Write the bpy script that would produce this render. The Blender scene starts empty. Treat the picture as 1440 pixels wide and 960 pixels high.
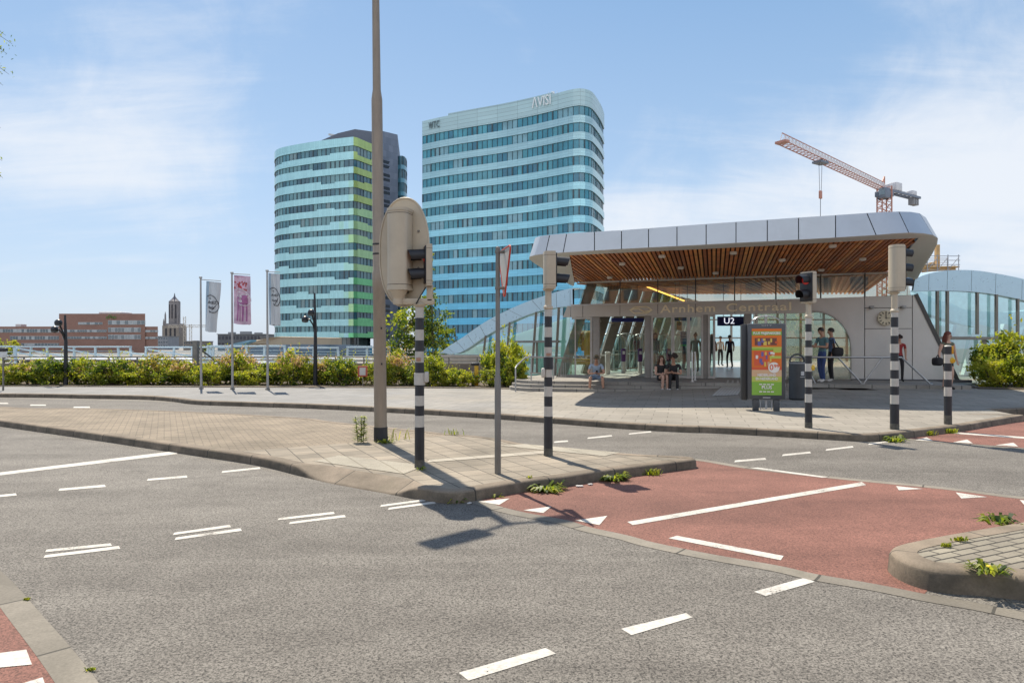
import bpy, bmesh, math, random
from mathutils import Vector, Matrix, noise
from mathutils.geometry import tessellate_polygon
random.seed(7)
R = math.radians
SC = bpy.context.scene
COL = SC.collection

# ------------------------------------------------------------------ camera, sky, sun, exposure
cam_data = bpy.data.cameras.new('camera')
cam = bpy.data.objects.new('camera', cam_data); COL.objects.link(cam)
cam.location = (0, 0, 1.6); cam.rotation_euler = (R(90), 0, 0)
cam_data.sensor_width = 36; cam_data.lens = 24.0; cam_data.shift_y = 6/1440
cam_data.clip_start = 0.1; cam_data.clip_end = 9000
SC.camera = cam
F, CX, HY, CZ = 960.0, 720.0, 486.0, 1.6

SUN_EL, SUN_AZ = 57.0, -25.0          # elevation, azimuth to the right of +Y
SUN_STRENGTH, SKY_STRENGTH = 3.5, 0.15
sd = Vector((math.sin(R(SUN_AZ))*math.cos(R(SUN_EL)), math.cos(R(SUN_AZ))*math.cos(R(SUN_EL)), math.sin(R(SUN_EL))))
sun_data = bpy.data.lights.new('sun', 'SUN'); sun_data.energy = SUN_STRENGTH; sun_data.angle = R(0.5)
sun_data.color = (1.0, 0.905, 0.76)
sun = bpy.data.objects.new('sun', sun_data); COL.objects.link(sun)
sun.rotation_euler = (-sd).to_track_quat('-Z', 'Y').to_euler(); sun.location = (-20, 40, 60)
SC.view_settings.view_transform = 'Standard'; SC.view_settings.look = 'None'
SC.view_settings.gamma = 1.0; SC.view_settings.use_curve_mapping = False
SC.view_settings.exposure = 1.0
SC.cycles.use_denoising = True
SC.cycles.max_bounces = 8; SC.cycles.transparent_max_bounces = 24
SC.cycles.sample_clamp_indirect = 6.0
SC.cycles.caustics_reflective = False; SC.cycles.caustics_refractive = False

world = bpy.data.worlds.new('World'); SC.world = world; world.use_nodes = True
def node(nt, kind, **kw):
    n = nt.nodes.new(kind)
    for k, v in kw.items():
        if k.startswith('i_'):
            key = k[2:]
            key = int(key) if key.isdigit() else key.replace('_', ' ')
            n.inputs[key].default_value = v
        else: setattr(n, k, v)
    return n
def mth(nt, op, a, b=None, c=None, clamp=False):
    n = nt.nodes.new('ShaderNodeMath'); n.operation = op; n.use_clamp = clamp
    for i, x in enumerate((a, b, c)):
        if x is None: continue
        if hasattr(x, 'is_linked') or hasattr(x, 'links'): nt.links.new(x, n.inputs[i])
        else: n.inputs[i].default_value = x
    return n.outputs[0]
def ramp(nt, fac, p0, p1, c0=(0,0,0,1), c1=(1,1,1,1), interp='LINEAR'):
    n = nt.nodes.new('ShaderNodeValToRGB'); n.color_ramp.interpolation = interp
    e = n.color_ramp.elements; e[0].position = p0; e[0].color = c0; e[1].position = p1; e[1].color = c1
    nt.links.new(fac, n.inputs[0]); return n.outputs[0]
def mixc(nt, fac, a, b, mode='MIX'):
    n = nt.nodes.new('ShaderNodeMix'); n.data_type = 'RGBA'; n.blend_type = mode
    for i, x in ((0, fac), (6, a), (7, b)):
        if hasattr(x, 'links'): nt.links.new(x, n.inputs[i])
        else: n.inputs[i].default_value = x if i == 0 else (tuple(x) + (1,))[:4]
    return n.outputs[2]
def build_world():
    nt = world.node_tree; nt.nodes.clear()
    out = node(nt, 'ShaderNodeOutputWorld'); bg = node(nt, 'ShaderNodeBackground')
    bg.inputs[1].default_value = SKY_STRENGTH
    sky = node(nt, 'ShaderNodeTexSky', sky_type='NISHITA', sun_disc=False, sun_elevation=R(SUN_EL), sun_rotation=R(SUN_AZ),
               altitude=0, air_density=1.0, dust_density=1.2, ozone_density=2.0)
    tc = node(nt, 'ShaderNodeTexCoord'); sep = node(nt, 'ShaderNodeSeparateXYZ')
    nt.links.new(tc.outputs['Generated'], sep.inputs[0])
    x, y, z = sep.outputs
    az = mth(nt, 'ARCTAN2', x, y); el = mth(nt, 'ARCSINE', z)
    def blob(a0, e0, ra, re):                                    # a soft patch of the sky around one bearing
        da = mth(nt, 'DIVIDE', mth(nt, 'SUBTRACT', az, R(a0)), R(ra)); de = mth(nt, 'DIVIDE', mth(nt, 'SUBTRACT', el, R(e0)), R(re))
        s = mth(nt, 'ADD', mth(nt, 'MULTIPLY', da, da), mth(nt, 'MULTIPLY', de, de))
        return mth(nt, 'EXPONENT', mth(nt, 'MULTIPLY', s, -1.0))
    # cloud layer seen on a plane overhead
    zz = mth(nt, 'ADD', z, 0.16)
    comb = node(nt, 'ShaderNodeCombineXYZ'); nt.links.new(mth(nt, 'DIVIDE', x, zz), comb.inputs[0]); nt.links.new(mth(nt, 'DIVIDE', y, zz), comb.inputs[1])
    mp = node(nt, 'ShaderNodeMapping'); mp.inputs['Rotation'].default_value = (0, 0, R(35)); mp.inputs['Scale'].default_value = (0.6, 2.2, 1)
    nt.links.new(comb.outputs[0], mp.inputs[0])
    n1 = node(nt, 'ShaderNodeTexNoise', i_Scale=1.3, i_Detail=9.0, i_Roughness=0.62, i_Distortion=0.5); nt.links.new(mp.outputs[0], n1.inputs['Vector'])
    n2 = node(nt, 'ShaderNodeTexNoise', i_Scale=7.0, i_Detail=8.0, i_Roughness=0.62, i_Distortion=0.5); nt.links.new(tc.outputs['Generated'], n2.inputs['Vector'])
    base = mth(nt, 'ADD', mth(nt, 'MULTIPLY', n1.outputs[0], 0.55), mth(nt, 'MULTIPLY', n2.outputs[0], 0.45))
    bl = None
    for a0, e0, ra, re, w in ((-34, 12.5, 12, 4.2, .34), (-27, 19, 7, 6, .27), (10, 8, 10, 5, .40), (33, 11, 15, 7.5, .42), (-20, 26, 10, 3, .10), (-42, 5, 12, 4, .1), (60, 12, 25, 14, .25), (-75, 12, 25, 12, .22), (150, 15, 60, 12, .22), (0, 35, 30, 6, .1)):
        t = mth(nt, 'MULTIPLY', blob(a0, e0, ra, re), w); bl = t if bl is None else mth(nt, 'ADD', bl, t)
    m = mth(nt, 'ADD', base, bl)
    mask = ramp(nt, m, 0.54, 1.02, interp='EASE')
    # the clear sky: the Nishita sky evened out towards a summer-day gradient, paler and hazier low down
    t = ramp(nt, mth(nt, 'DIVIDE', mth(nt, 'MAXIMUM', el, 0.0), R(60)), 0.0, 1.0, (2.02, 2.42, 3.0, 1), (.42, .86, 1.75, 1))
    rn = [n for n in nt.nodes if n.type == 'VALTORGB'][-1]; e = rn.color_ramp.elements.new(.46); e.color = (.80, 1.46, 2.42, 1); e = rn.color_ramp.elements.new(.20); e.color = (1.45, 2.05, 2.82, 1)
    clear = mixc(nt, .80, mixc(nt, 1.0, sky.outputs[0], (.55, .55, .55), 'MULTIPLY'), t)
    # unseen bright cloud banks behind the camera, added as fill light
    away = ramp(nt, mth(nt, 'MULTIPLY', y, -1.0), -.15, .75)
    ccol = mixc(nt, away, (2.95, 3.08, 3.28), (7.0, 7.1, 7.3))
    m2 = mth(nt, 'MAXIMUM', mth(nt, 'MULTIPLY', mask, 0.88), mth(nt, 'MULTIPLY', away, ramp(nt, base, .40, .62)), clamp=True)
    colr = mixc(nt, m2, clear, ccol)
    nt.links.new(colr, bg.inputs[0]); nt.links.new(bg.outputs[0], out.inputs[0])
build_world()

# ------------------------------------------------------------------ measuring helpers
def P(px, py, D): return Vector(((px-CX)/F*D, D, CZ+(HY-py)/F*D))          # a point at a measured distance
def G(px, py, z=0.0):                                                    # a point on the level z
    D = (CZ-z)*F/(py-HY); return Vector(((px-CX)/F*D, D, z))
def GX(px, D, z=0.0): return Vector(((px-CX)/F*D, D, z))
def smooth01(t): t = max(0.0, min(1.0, t)); return t*t*(3-2*t)
def lerp(a, b, t): return a + (b-a)*t
def catmull(pts, n=5, closed=False):
    out = []; L = len(pts); rng = range(L if closed else L-1)
    for i in rng:
        g = lambda k: pts[k % L] if closed else pts[max(0, min(L-1, k))]
        p0, p1, p2, p3 = g(i-1), g(i), g(i+1), g(i+2)
        for k in range(n):
            t = k/n
            out.append(0.5*((2*p1)+(p2-p0)*t+(2*p0-5*p1+4*p2-p3)*t*t+(3*p1-p0-3*p2+p3)*t**3))
    if not closed: out.append(pts[-1].copy())
    return out

# ------------------------------------------------------------------ mesh builder
ORG = {}
class MB:
    def __init__(s): s.v = []; s.f = []; s.m = []; s.s = []; s.uv = []
    def add(s, verts, faces, mi=0, sm=False, uvs=None):
        o = len(s.v); s.v += [Vector(v) for v in verts]
        for k, f in enumerate(faces):
            s.f.append([o+i for i in f]); s.m.append(mi); s.s.append(sm); s.uv.append(uvs[k] if uvs else None)
        return s
    def box(s, c, size, rot=None, mi=0, bev=0.0, seg=2):
        bm = bmesh.new(); bmesh.ops.create_cube(bm, size=1.0)
        for v in bm.verts: v.co = Vector((v.co.x*size[0], v.co.y*size[1], v.co.z*size[2]))
        if bev > 0: bmesh.ops.bevel(bm, geom=list(bm.edges), offset=bev, segments=seg, affect='EDGES', profile=0.5)
        M3 = rot if isinstance(rot, Matrix) else Matrix.Rotation(rot or 0.0, 3, 'Z')
        bm.verts.index_update(); c = Vector(c)
        s.add([c + M3 @ v.co for v in bm.verts], [[v.index for v in f.verts] for f in bm.faces], mi, bev > 0)
        bm.free(); return s
    def bar(s, a, b, w, h=None, mi=0, bev=0.0):                      # a square bar from a to b
        a, b = Vector(a), Vector(b); d = b-a; L = d.length
        z = d.normalized(); up = Vector((0, 0, 1)) if abs(z.z) < .95 else Vector((0, 1, 0))
        x = up.cross(z).normalized(); y = z.cross(x)
        return s.box((a+b)/2, (w, h or w, L), Matrix((x, y, z)).transposed(), mi, bev)
    def tube(s, pts, r, n=8, mi=0, caps=True, sm=True):
        pts = [Vector(p) for p in pts]; k = len(pts); rr = r if isinstance(r, (list, tuple)) else [r]*k
        rings = []; prev = None
        for i, p in enumerate(pts):
            d = (pts[min(i+1, k-1)]-pts[max(i-1, 0)]).normalized()
            if prev is None:
                u = d.orthogonal().normalized()
            else:
                u = (prev - d*prev.dot(d)); u = u.normalized() if u.length > 1e-6 else d.orthogonal().normalized()
            prev = u; w = d.cross(u)
            rings.append([p + (u*math.cos(2*math.pi*j/n)+w*math.sin(2*math.pi*j/n))*rr[i] for j in range(n)])
        vs = [v for q in rings for v in q]; fs = []
        for i in range(k-1):
            for j in range(n): fs.append([i*n+j, i*n+(j+1) % n, (i+1)*n+(j+1) % n, (i+1)*n+j])
        s.add(vs, fs, mi, sm)
        if caps: s.add(rings[0], [list(range(n))[::-1]], mi); s.add(rings[-1], [list(range(n))], mi)
        return s
    def lathe(s, prof, c=(0, 0, 0), n=16, mi=0, axis=None, mats=None, sx=1, sy=1):
        c = Vector(c); M3 = axis if axis else Matrix.Identity(3)
        for i in range(len(prof)-1):
            (r0, z0), (r1, z1) = prof[i], prof[i+1]; vs = []; fs = []
            for j in range(n):
                a = 2*math.pi*j/n; ca, sa = math.cos(a)*sx, math.sin(a)*sy
                vs += [c + M3 @ Vector((r0*ca, r0*sa, z0)), c + M3 @ Vector((r1*ca, r1*sa, z1))]
            for j in range(n): fs.append([2*j, (2*j+2) % (2*n), (2*j+3) % (2*n), 2*j+1])
            s.add(vs, fs, mats[i] if mats else mi, True)
        return s
    def fill(s, pts, mi=0, flip=False, uvs=None):
        pts = [Vector(p) for p in pts]; tr = tessellate_polygon([pts]); fs = []
        for t in tr:
            a, b, c = (pts[i] for i in t)
            nz = (b-a).cross(c-a)
            fs.append(list(t))
        if fs:                                                        # orient consistently up / along the polygon normal
            def nrm(t): return (pts[t[1]]-pts[t[0]]).cross(pts[t[2]]-pts[t[0]])
            want = Vector((0, 0, -1 if flip else 1))
            for t in fs:
                if nrm(t).dot(want) < 0: t.reverse()
        return s.add(pts, fs, mi)
    def plate(s, pts, vec, mi=0, mi_side=None, sm=False):                      # polygon given thickness along vec
        pts = [Vector(p) for p in pts]; vec = Vector(vec); n = len(pts); tr = [list(t) for t in tessellate_polygon([pts])]
        nn = Vector((0, 0, 0))
        for i in range(n): nn += pts[i].cross(pts[(i+1) % n])
        pos = nn.dot(vec) > 0
        for t in tr:
            a, b, c = (pts[i] for i in t)
            if ((b-a).cross(c-a)).dot(vec) > 0: t.reverse()
        s.add(pts, tr, mi); s.add([p+vec for p in pts], [t[::-1] for t in tr], mi)
        side = [[i, (i+1) % n, n+(i+1) % n, n+i] if pos else [(i+1) % n, i, n+i, n+(i+1) % n] for i in range(n)]
        return s.add(pts+[p+vec for p in pts], side, mi if mi_side is None else mi_side, sm)
    def prism(s, poly, z0, z1, mi=0, mi_side=None): return s.plate([Vector((p[0], p[1], z0)) for p in poly], (0, 0, z1-z0), mi, mi_side)
    def grid(s, rows, mi=0, sm=True, uv=None, closed=False):
        n = len(rows[0]); vs = [p for r in rows for p in r]; fs = []; us = []
        for i in range(len(rows)-1):
            for j in range(n if closed else n-1):
                j2 = (j+1) % n
                fs.append([i*n+j, i*n+j2, (i+1)*n+j2, (i+1)*n+j])
                if uv: us.append([uv[i][j], uv[i][j2], uv[i+1][j2], uv[i+1][j]])
        return s.add(vs, fs, mi, sm, us if uv else None)
    def ball(s, c, r, n=10, mi=0, sc=(1, 1, 1)):
        c = Vector(c); rows = []
        for i in range(n//2+1):
            t = math.pi*i/(n//2)
            rows.append([c+Vector((r*sc[0]*math.sin(t)*math.cos(2*math.pi*j/n), r*sc[1]*math.sin(t)*math.sin(2*math.pi*j/n), r*sc[2]*math.cos(t))) for j in range(n)])
        return s.grid(rows, mi, True, None, True)
    def build(s, name, mats, parent=None, sharp=35):
        me = bpy.data.meshes.new(name); org = ORG.get(parent.name, Vector()) if parent else Vector()
        me.from_pydata([v-org for v in s.v], [], s.f)
        mats = mats if isinstance(mats, (list, tuple)) else [mats]
        for m in mats: me.materials.append(m)
        me.polygons.foreach_set('material_index', s.m); me.polygons.foreach_set('use_smooth', s.s)
        if any(u for u in s.uv):
            l = me.uv_layers.new(name='UVMap'); i = 0; d = []
            for f, u in zip(s.f, s.uv):
                for k in range(len(f)): d += list(u[k]) if u else [0.0, 0.0]
            l.data.foreach_set('uv', d)
        me.validate(); me.update()
        if any(s.s): me.set_sharp_from_angle(angle=R(sharp))
        o = bpy.data.objects.new(name, me); COL.objects.link(o)
        if parent: o.parent = parent; ORG[o.name] = org
        return o

def tag(o, label=None, cat=None, group=None, kind=None):
    if label: o['label'] = label
    if cat: o['category'] = cat
    if group: o['group'] = group
    if kind: o['kind'] = kind
    return o
def thing(name, label, cat, loc, group=None):
    o = bpy.data.objects.new(name, None); COL.objects.link(o); o.location = Vector(loc); o.empty_display_size = 0.2
    ORG[o.name] = Vector(loc); return tag(o, label, cat, group)
def copy_tree(o, parent=None):
    c = o.copy(); COL.objects.link(c)
    if parent: c.parent = parent
    for ch in [x for x in bpy.data.objects if x.parent == o]: copy_tree(ch, c)
    return c
def dup(root, loc, rz=0.0, label=None, scale=None, group=None):
    c = copy_tree(root); c.location = Vector(loc); c.rotation_euler = (0, 0, rz)
    if label: c['label'] = label
    if group: c['group'] = group
    if scale: c.scale = scale if isinstance(scale, (tuple, list)) else (scale,)*3
    return c
def struct(o): o['kind'] = 'structure'; return o

def text_geo(txt, size=1.0, depth=0.0, spacing=1.0, bold=0.0):
    cu = bpy.data.curves.new('t', 'FONT'); cu.body = txt; cu.size = size; cu.extrude = depth; cu.align_x = 'CENTER'; cu.align_y = 'CENTER'; cu.space_character = spacing; cu.offset = bold; cu.resolution_u = 3
    o = bpy.data.objects.new('t', cu); COL.objects.link(o); bpy.context.view_layer.update()
    dg = bpy.context.evaluated_depsgraph_get(); me = bpy.data.meshes.new_from_object(o.evaluated_get(dg))
    vs = [v.co.copy() for v in me.vertices]; fs = [list(p.vertices) for p in me.polygons]
    bpy.data.objects.remove(o); bpy.data.meshes.remove(me); bpy.data.curves.remove(cu)
    return vs, fs
def text_on(mb, txt, size, org, right, up, depth=0.0, mi=0, width=None, spacing=1.0, bold=0.0, fn=None):
    vs, fs = text_geo(txt, size, depth, spacing, bold); org = Vector(org); right = Vector(right).normalized(); up = Vector(up).normalized(); nrm = right.cross(up)
    if width:
        w = max(v.x for v in vs)-min(v.x for v in vs); k = width/w
        for v in vs: v.x *= k
    if fn: mb.add([fn(v) for v in vs], fs, mi)
    else: mb.add([org+right*v.x+up*v.y+nrm*v.z for v in vs], fs, mi)
    return mb

# ------------------------------------------------------------------ materials
MATS = {}
def base_mat(name):
    m = bpy.data.materials.new(name); m.use_nodes = True; nt = m.node_tree
    return m, nt, nt.nodes['Principled BSDF'], nt.nodes['Material Output']
def pmat(name, col, rough=0.6, metal=0.0, var=0.12, scale=4.0, bump=0.0, bscale=60.0, spec=0.5, dirt=0.0, coat=0.0, stretch=None):
    if name in MATS: return MATS[name]
    m, nt, b, out = base_mat(name); L = nt.links
    tc = node(nt, 'ShaderNodeTexCoord'); vec = tc.outputs['Object']
    if stretch:
        mp = node(nt, 'ShaderNodeMapping'); mp.inputs['Scale'].default_value = stretch; L.new(vec, mp.inputs[0]); vec = mp.outputs[0]
    n1 = node(nt, 'ShaderNodeTexNoise', i_Scale=scale, i_Detail=6.0, i_Roughness=0.6); L.new(vec, n1.inputs['Vector'])
    lo = tuple(max(0, c*(1-var)) for c in col); hi = tuple(min(1, c*(1+var)) for c in col)
    c = mixc(nt, ramp(nt, n1.outputs[0], 0.3, 0.7), lo, hi)
    if dirt > 0:
        n2 = node(nt, 'ShaderNodeTexNoise', i_Scale=scale*0.35+0.6, i_Detail=8.0, i_Roughness=0.7, i_Distortion=0.6); L.new(tc.outputs['Object'], n2.inputs['Vector'])
        d = mth(nt, 'MULTIPLY', ramp(nt, n2.outputs[0], 0.48, 0.75), dirt)
        c = mixc(nt, d, c, (0.10, 0.085, 0.06))
    L.new(c, b.inputs['Base Color']); b.inputs['Roughness'].default_value = rough; b.inputs['Metallic'].default_value = metal
    b.inputs['Specular IOR Level'].default_value = spec; b.inputs['Coat Weight'].default_value = coat
    rn = mth(nt, 'ADD', mth(nt, 'MULTIPLY', n1.outputs[0], 0.2), rough-0.1, clamp=True); L.new(rn, b.inputs['Roughness'])
    if bump > 0:
        n3 = node(nt, 'ShaderNodeTexNoise', i_Scale=bscale, i_Detail=5.0); L.new(vec, n3.inputs['Vector'])
        bp = node(nt, 'ShaderNodeBump', i_Strength=bump, i_Distance=0.01); L.new(n3.outputs[0], bp.inputs['Height']); L.new(bp.outputs[0], b.inputs['Normal'])
    MATS[name] = m; return m
def glow(name, col, s):
    if name in MATS: return MATS[name]
    m, nt, b, out = base_mat(name); b.inputs['Base Color'].default_value = (*col, 1); b.inputs['Emission Color'].default_value = (*col, 1); b.inputs['Emission Strength'].default_value = s
    MATS[name] = m; return m
def glass(name, tint=(.8, .93, .9), refl=1.0, rough=0.0, base=0.04):           # thin clear pane
    if name in MATS: return MATS[name]
    m, nt, b, out = base_mat(name); nt.nodes.remove(b); L = nt.links
    t = node(nt, 'ShaderNodeBsdfTransparent'); t.inputs[0].default_value = (*tint, 1)
    g = node(nt, 'ShaderNodeBsdfGlossy'); g.inputs['Roughness'].default_value = rough; g.inputs[0].default_value = (.95, .98, 1, 1)
    mx = node(nt, 'ShaderNodeMixShader'); ge = node(nt, 'ShaderNodeNewGeometry'); dt = node(nt, 'ShaderNodeVectorMath', operation='DOT_PRODUCT')
    L.new(ge.outputs['Incoming'], dt.inputs[0]); L.new(ge.outputs['Normal'], dt.inputs[1])       # Schlick's rule, the same from both sides of a pane
    sch = mth(nt, 'POWER', mth(nt, 'SUBTRACT', 1.0, mth(nt, 'ABSOLUTE', dt.outputs['Value']), clamp=True), 5.0)
    f = mth(nt, 'ADD', mth(nt, 'MULTIPLY', mth(nt, 'ADD', mth(nt, 'MULTIPLY', sch, .96), .04), refl), base, clamp=True)
    L.new(f, mx.inputs[0]); L.new(t.outputs[0], mx.inputs[1]); L.new(g.outputs[0], mx.inputs[2]); L.new(mx.outputs[0], out.inputs[0])
    MATS[name] = m; return m
def winmat(name, col, rough=0.06, spec=0.8, var=.25):
    return pmat(name, col, rough=rough+.02, var=var, scale=.35, spec=spec)
def leafmat(name, col, col2, tr=0.5):
    if name in MATS: return MATS[name]
    m, nt, b, out = base_mat(name); nt.nodes.remove(b); L = nt.links
    tc = node(nt, 'ShaderNodeTexCoord'); n1 = node(nt, 'ShaderNodeTexNoise', i_Scale=5.0, i_Detail=4.0); L.new(tc.outputs['Object'], n1.inputs['Vector'])
    c = mixc(nt, ramp(nt, n1.outputs[0], 0.35, 0.65), col, col2)
    d = node(nt, 'ShaderNodeBsdfPrincipled', i_Roughness=0.45); L.new(c, d.inputs['Base Color']); d.inputs['Specular IOR Level'].default_value = .35
    t = node(nt, 'ShaderNodeBsdfTranslucent'); c2 = mixc(nt, 1.0, c, (1.5, 1.6, .7), 'MULTIPLY'); L.new(c2, t.inputs[0])
    mx = node(nt, 'ShaderNodeMixShader', i_0=tr); L.new(d.outputs[0], mx.inputs[1]); L.new(t.outputs[0], mx.inputs[2]); L.new(mx.outputs[0], out.inputs[0])
    MATS[name] = m; return m
def geo_xy(nt, rot=0.0, scale=(1, 1, 1), off=(0, 0, 0)):
    g = node(nt, 'ShaderNodeNewGeometry'); mp = node(nt, 'ShaderNodeMapping'); mp.inputs['Rotation'].default_value = (0, 0, rot); mp.inputs['Scale'].default_value = scale; mp.inputs['Location'].default_value = off
    nt.links.new(g.outputs['Position'], mp.inputs[0]); return mp.outputs[0], g.outputs['Position']
def asphalt(name, dark, lite, warm=0.0, grain=115.0, spots=(.04, .035, .03)):
    m, nt, b, out = base_mat(name); L = nt.links; _, pos = geo_xy(nt)
    v = node(nt, 'ShaderNodeTexVoronoi', i_Scale=grain, feature='F1'); L.new(pos, v.inputs['Vector'])
    n = node(nt, 'ShaderNodeTexNoise', i_Scale=grain*.95, i_Detail=2.0, i_Roughness=.6); L.new(pos, n.inputs['Vector'])
    sp = mth(nt, 'ADD', mth(nt, 'MULTIPLY', n.outputs[0], .62), mth(nt, 'MULTIPLY', node_sep(nt, v.outputs['Color']), .38))
    mid = tuple(.72*x+.28*y for x, y in zip(dark, lite))
    c = mixc(nt, ramp(nt, sp, .36, .64), mid, lite)
    nb = node(nt, 'ShaderNodeTexNoise', i_Scale=58.0, i_Detail=2.0, i_Roughness=.55); L.new(pos, nb.inputs['Vector'])         # open pores between the stones
    c = mixc(nt, ramp(nt, nb.outputs[0], .55, .63), c, dark)
    n5 = node(nt, 'ShaderNodeTexNoise', i_Scale=31.0, i_Detail=3.0, i_Roughness=.6); L.new(pos, n5.inputs['Vector'])
    c = mixc(nt, mth(nt, 'MULTIPLY', ramp(nt, n5.outputs[0], .62, .70), .8), c, spots)
    mp = node(nt, 'ShaderNodeMapping'); mp.inputs['Rotation'].default_value = (0, 0, R(37)); mp.inputs['Scale'].default_value = (.18, 1.1, 1); L.new(pos, mp.inputs[0])
    nl = node(nt, 'ShaderNodeTexNoise', i_Scale=.9, i_Detail=6.0, i_Roughness=.6, i_Distortion=.4); L.new(mp.outputs[0], nl.inputs['Vector'])
    c = mixc(nt, ramp(nt, nl.outputs[0], .36, .66), mixc(nt, 1.0, c, (.76, .745, .73), 'MULTIPLY'), mixc(nt, 1.0, c, (1.15, 1.14, 1.12), 'MULTIPLY'))
    nm = node(nt, 'ShaderNodeTexNoise', i_Scale=2.2, i_Detail=6.0, i_Roughness=.65); L.new(pos, nm.inputs['Vector'])
    c = mixc(nt, ramp(nt, nm.outputs[0], .35, .7), mixc(nt, 1.0, c, (.86, .85, .84), 'MULTIPLY'), mixc(nt, 1.0, c, (1.1, 1.1, 1.09), 'MULTIPLY'))
    ns = node(nt, 'ShaderNodeTexNoise', i_Scale=1.4, i_Detail=3.0, i_Roughness=.5, i_Distortion=.2); L.new(pos, ns.inputs['Vector'])
    vo = node(nt, 'ShaderNodeTexVoronoi', i_Scale=.9); L.new(pos, vo.inputs['Vector'])
    st = mth(nt, 'MULTIPLY', ramp(nt, vo.outputs['Distance'], .02, .16, (1, 1, 1, 1), (0, 0, 0, 1)), ramp(nt, ns.outputs[0], .5, .62)); c = mixc(nt, mth(nt, 'MULTIPLY', st, .5), c, spots)
    # hairline cracks
    vc = node(nt, 'ShaderNodeTexVoronoi', i_Scale=.42, feature='DISTANCE_TO_EDGE'); nw = node(nt, 'ShaderNodeTexNoise', i_Scale=2.5, i_Detail=6.0)
    L.new(pos, nw.inputs['Vector']); va = node(nt, 'ShaderNodeVectorMath', operation='ADD'); vs = node(nt, 'ShaderNodeVectorMath', operation='SCALE'); vs.inputs['Scale'].default_value = .9
    L.new(nw.outputs[1], vs.inputs[0]); L.new(pos, va.inputs[0]); L.new(vs.outputs[0], va.inputs[1]); L.new(va.outputs[0], vc.inputs['Vector'])
    c = mixc(nt, mth(nt, 'MULTIPLY', ramp(nt, vc.outputs['Distance'], .0, .013, (1, 1, 1, 1), (0, 0, 0, 1)), mth(nt, 'MULTIPLY', ramp(nt, nl.outputs[0], .5, .6), .35)), c, spots)
    L.new(c, b.inputs['Base Color']); b.inputs['Roughness'].default_value = .82; b.inputs['Specular IOR Level'].default_value = .35
    bp = node(nt, 'ShaderNodeBump', i_Strength=.3, i_Distance=.004); L.new(sp, bp.inputs['Height']); L.new(bp.outputs[0], b.inputs['Normal'])
    MATS[name] = m; return m
def node_sep(nt, colout):
    s = node(nt, 'ShaderNodeSeparateColor'); nt.links.new(colout, s.inputs[0]); return s.outputs[0]
def paving(nt, b, pos, specs):
    """specs: list of (rot, brickw, rowh, offset, c1, c2, mortar, mortarsize); returns colours"""
    L = nt.links; outs = []
    for rot, bw, rh, off, c1, c2, mo, ms in specs:
        mp = node(nt, 'ShaderNodeMapping'); mp.inputs['Rotation'].default_value = (0, 0, rot); L.new(pos, mp.inputs[0])
        br = node(nt, 'ShaderNodeTexBrick', offset=off, offset_frequency=2, squash=1.0); L.new(mp.outputs[0], br.inputs['Vector'])
        br.inputs['Color1'].default_value = (*c1, 1); br.inputs['Color2'].default_value = (*c2, 1); br.inputs['Mortar'].default_value = (*mo, 1)
        br.inputs['Scale'].default_value = 1.0; br.inputs['Mortar Size'].default_value = ms; br.inputs['Mortar Smooth'].default_value = .2; br.inputs['Brick Width'].default_value = bw; br.inputs['Row Height'].default_value = rh
        outs.append(br)
    return outs
def dirty(nt, c, pos, amt=.35, sc=.8, spots=True):
    L = nt.links
    n = node(nt, 'ShaderNodeTexNoise', i_Scale=sc, i_Detail=8.0, i_Roughness=.65, i_Distortion=.4); L.new(pos, n.inputs['Vector'])
    c = mixc(nt, ramp(nt, n.outputs[0], .3, .68), mixc(nt, 1.0, c, (1-amt, 1-amt, 1-amt*1.05), 'MULTIPLY'), mixc(nt, 1.0, c, (1+amt*.4,)*3, 'MULTIPLY'))
    if spots:
        n2 = node(nt, 'ShaderNodeTexNoise', i_Scale=60.0, i_Detail=3.0, i_Roughness=.7); L.new(pos, n2.inputs['Vector'])
        c = mixc(nt, ramp(nt, n2.outputs[0], .3, .7), mixc(nt, 1.0, c, (.82, .82, .81), 'MULTIPLY'), mixc(nt, 1.0, c, (1.12, 1.12, 1.12), 'MULTIPLY'))
        n3 = node(nt, 'ShaderNodeTexVoronoi', i_Scale=4.5, i_Randomness=1.0); L.new(pos, n3.inputs['Vector'])
        c = mixc(nt, mth(nt, 'MULTIPLY', ramp(nt, n3.outputs['Distance'], .05, .09, (1, 1, 1, 1), (0, 0, 0, 1)), .3), c, (.08, .075, .07))
    return c
def pave_mat(name, spec, amt=.35, rough=.8, sc=.8):
    m, nt, b, out = base_mat(name); _, pos = geo_xy(nt); br = paving(nt, b, pos, [spec])[0]
    c = dirty(nt, br.outputs[0], pos, amt, sc); nt.links.new(c, b.inputs['Base Color']); b.inputs['Roughness'].default_value = rough
    bp = node(nt, 'ShaderNodeBump', i_Strength=.5, i_Distance=.006, invert=True); nt.links.new(br.outputs['Fac'], bp.inputs['Height']); nt.links.new(bp.outputs[0], b.inputs['Normal'])
    MATS[name] = m; return m
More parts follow.
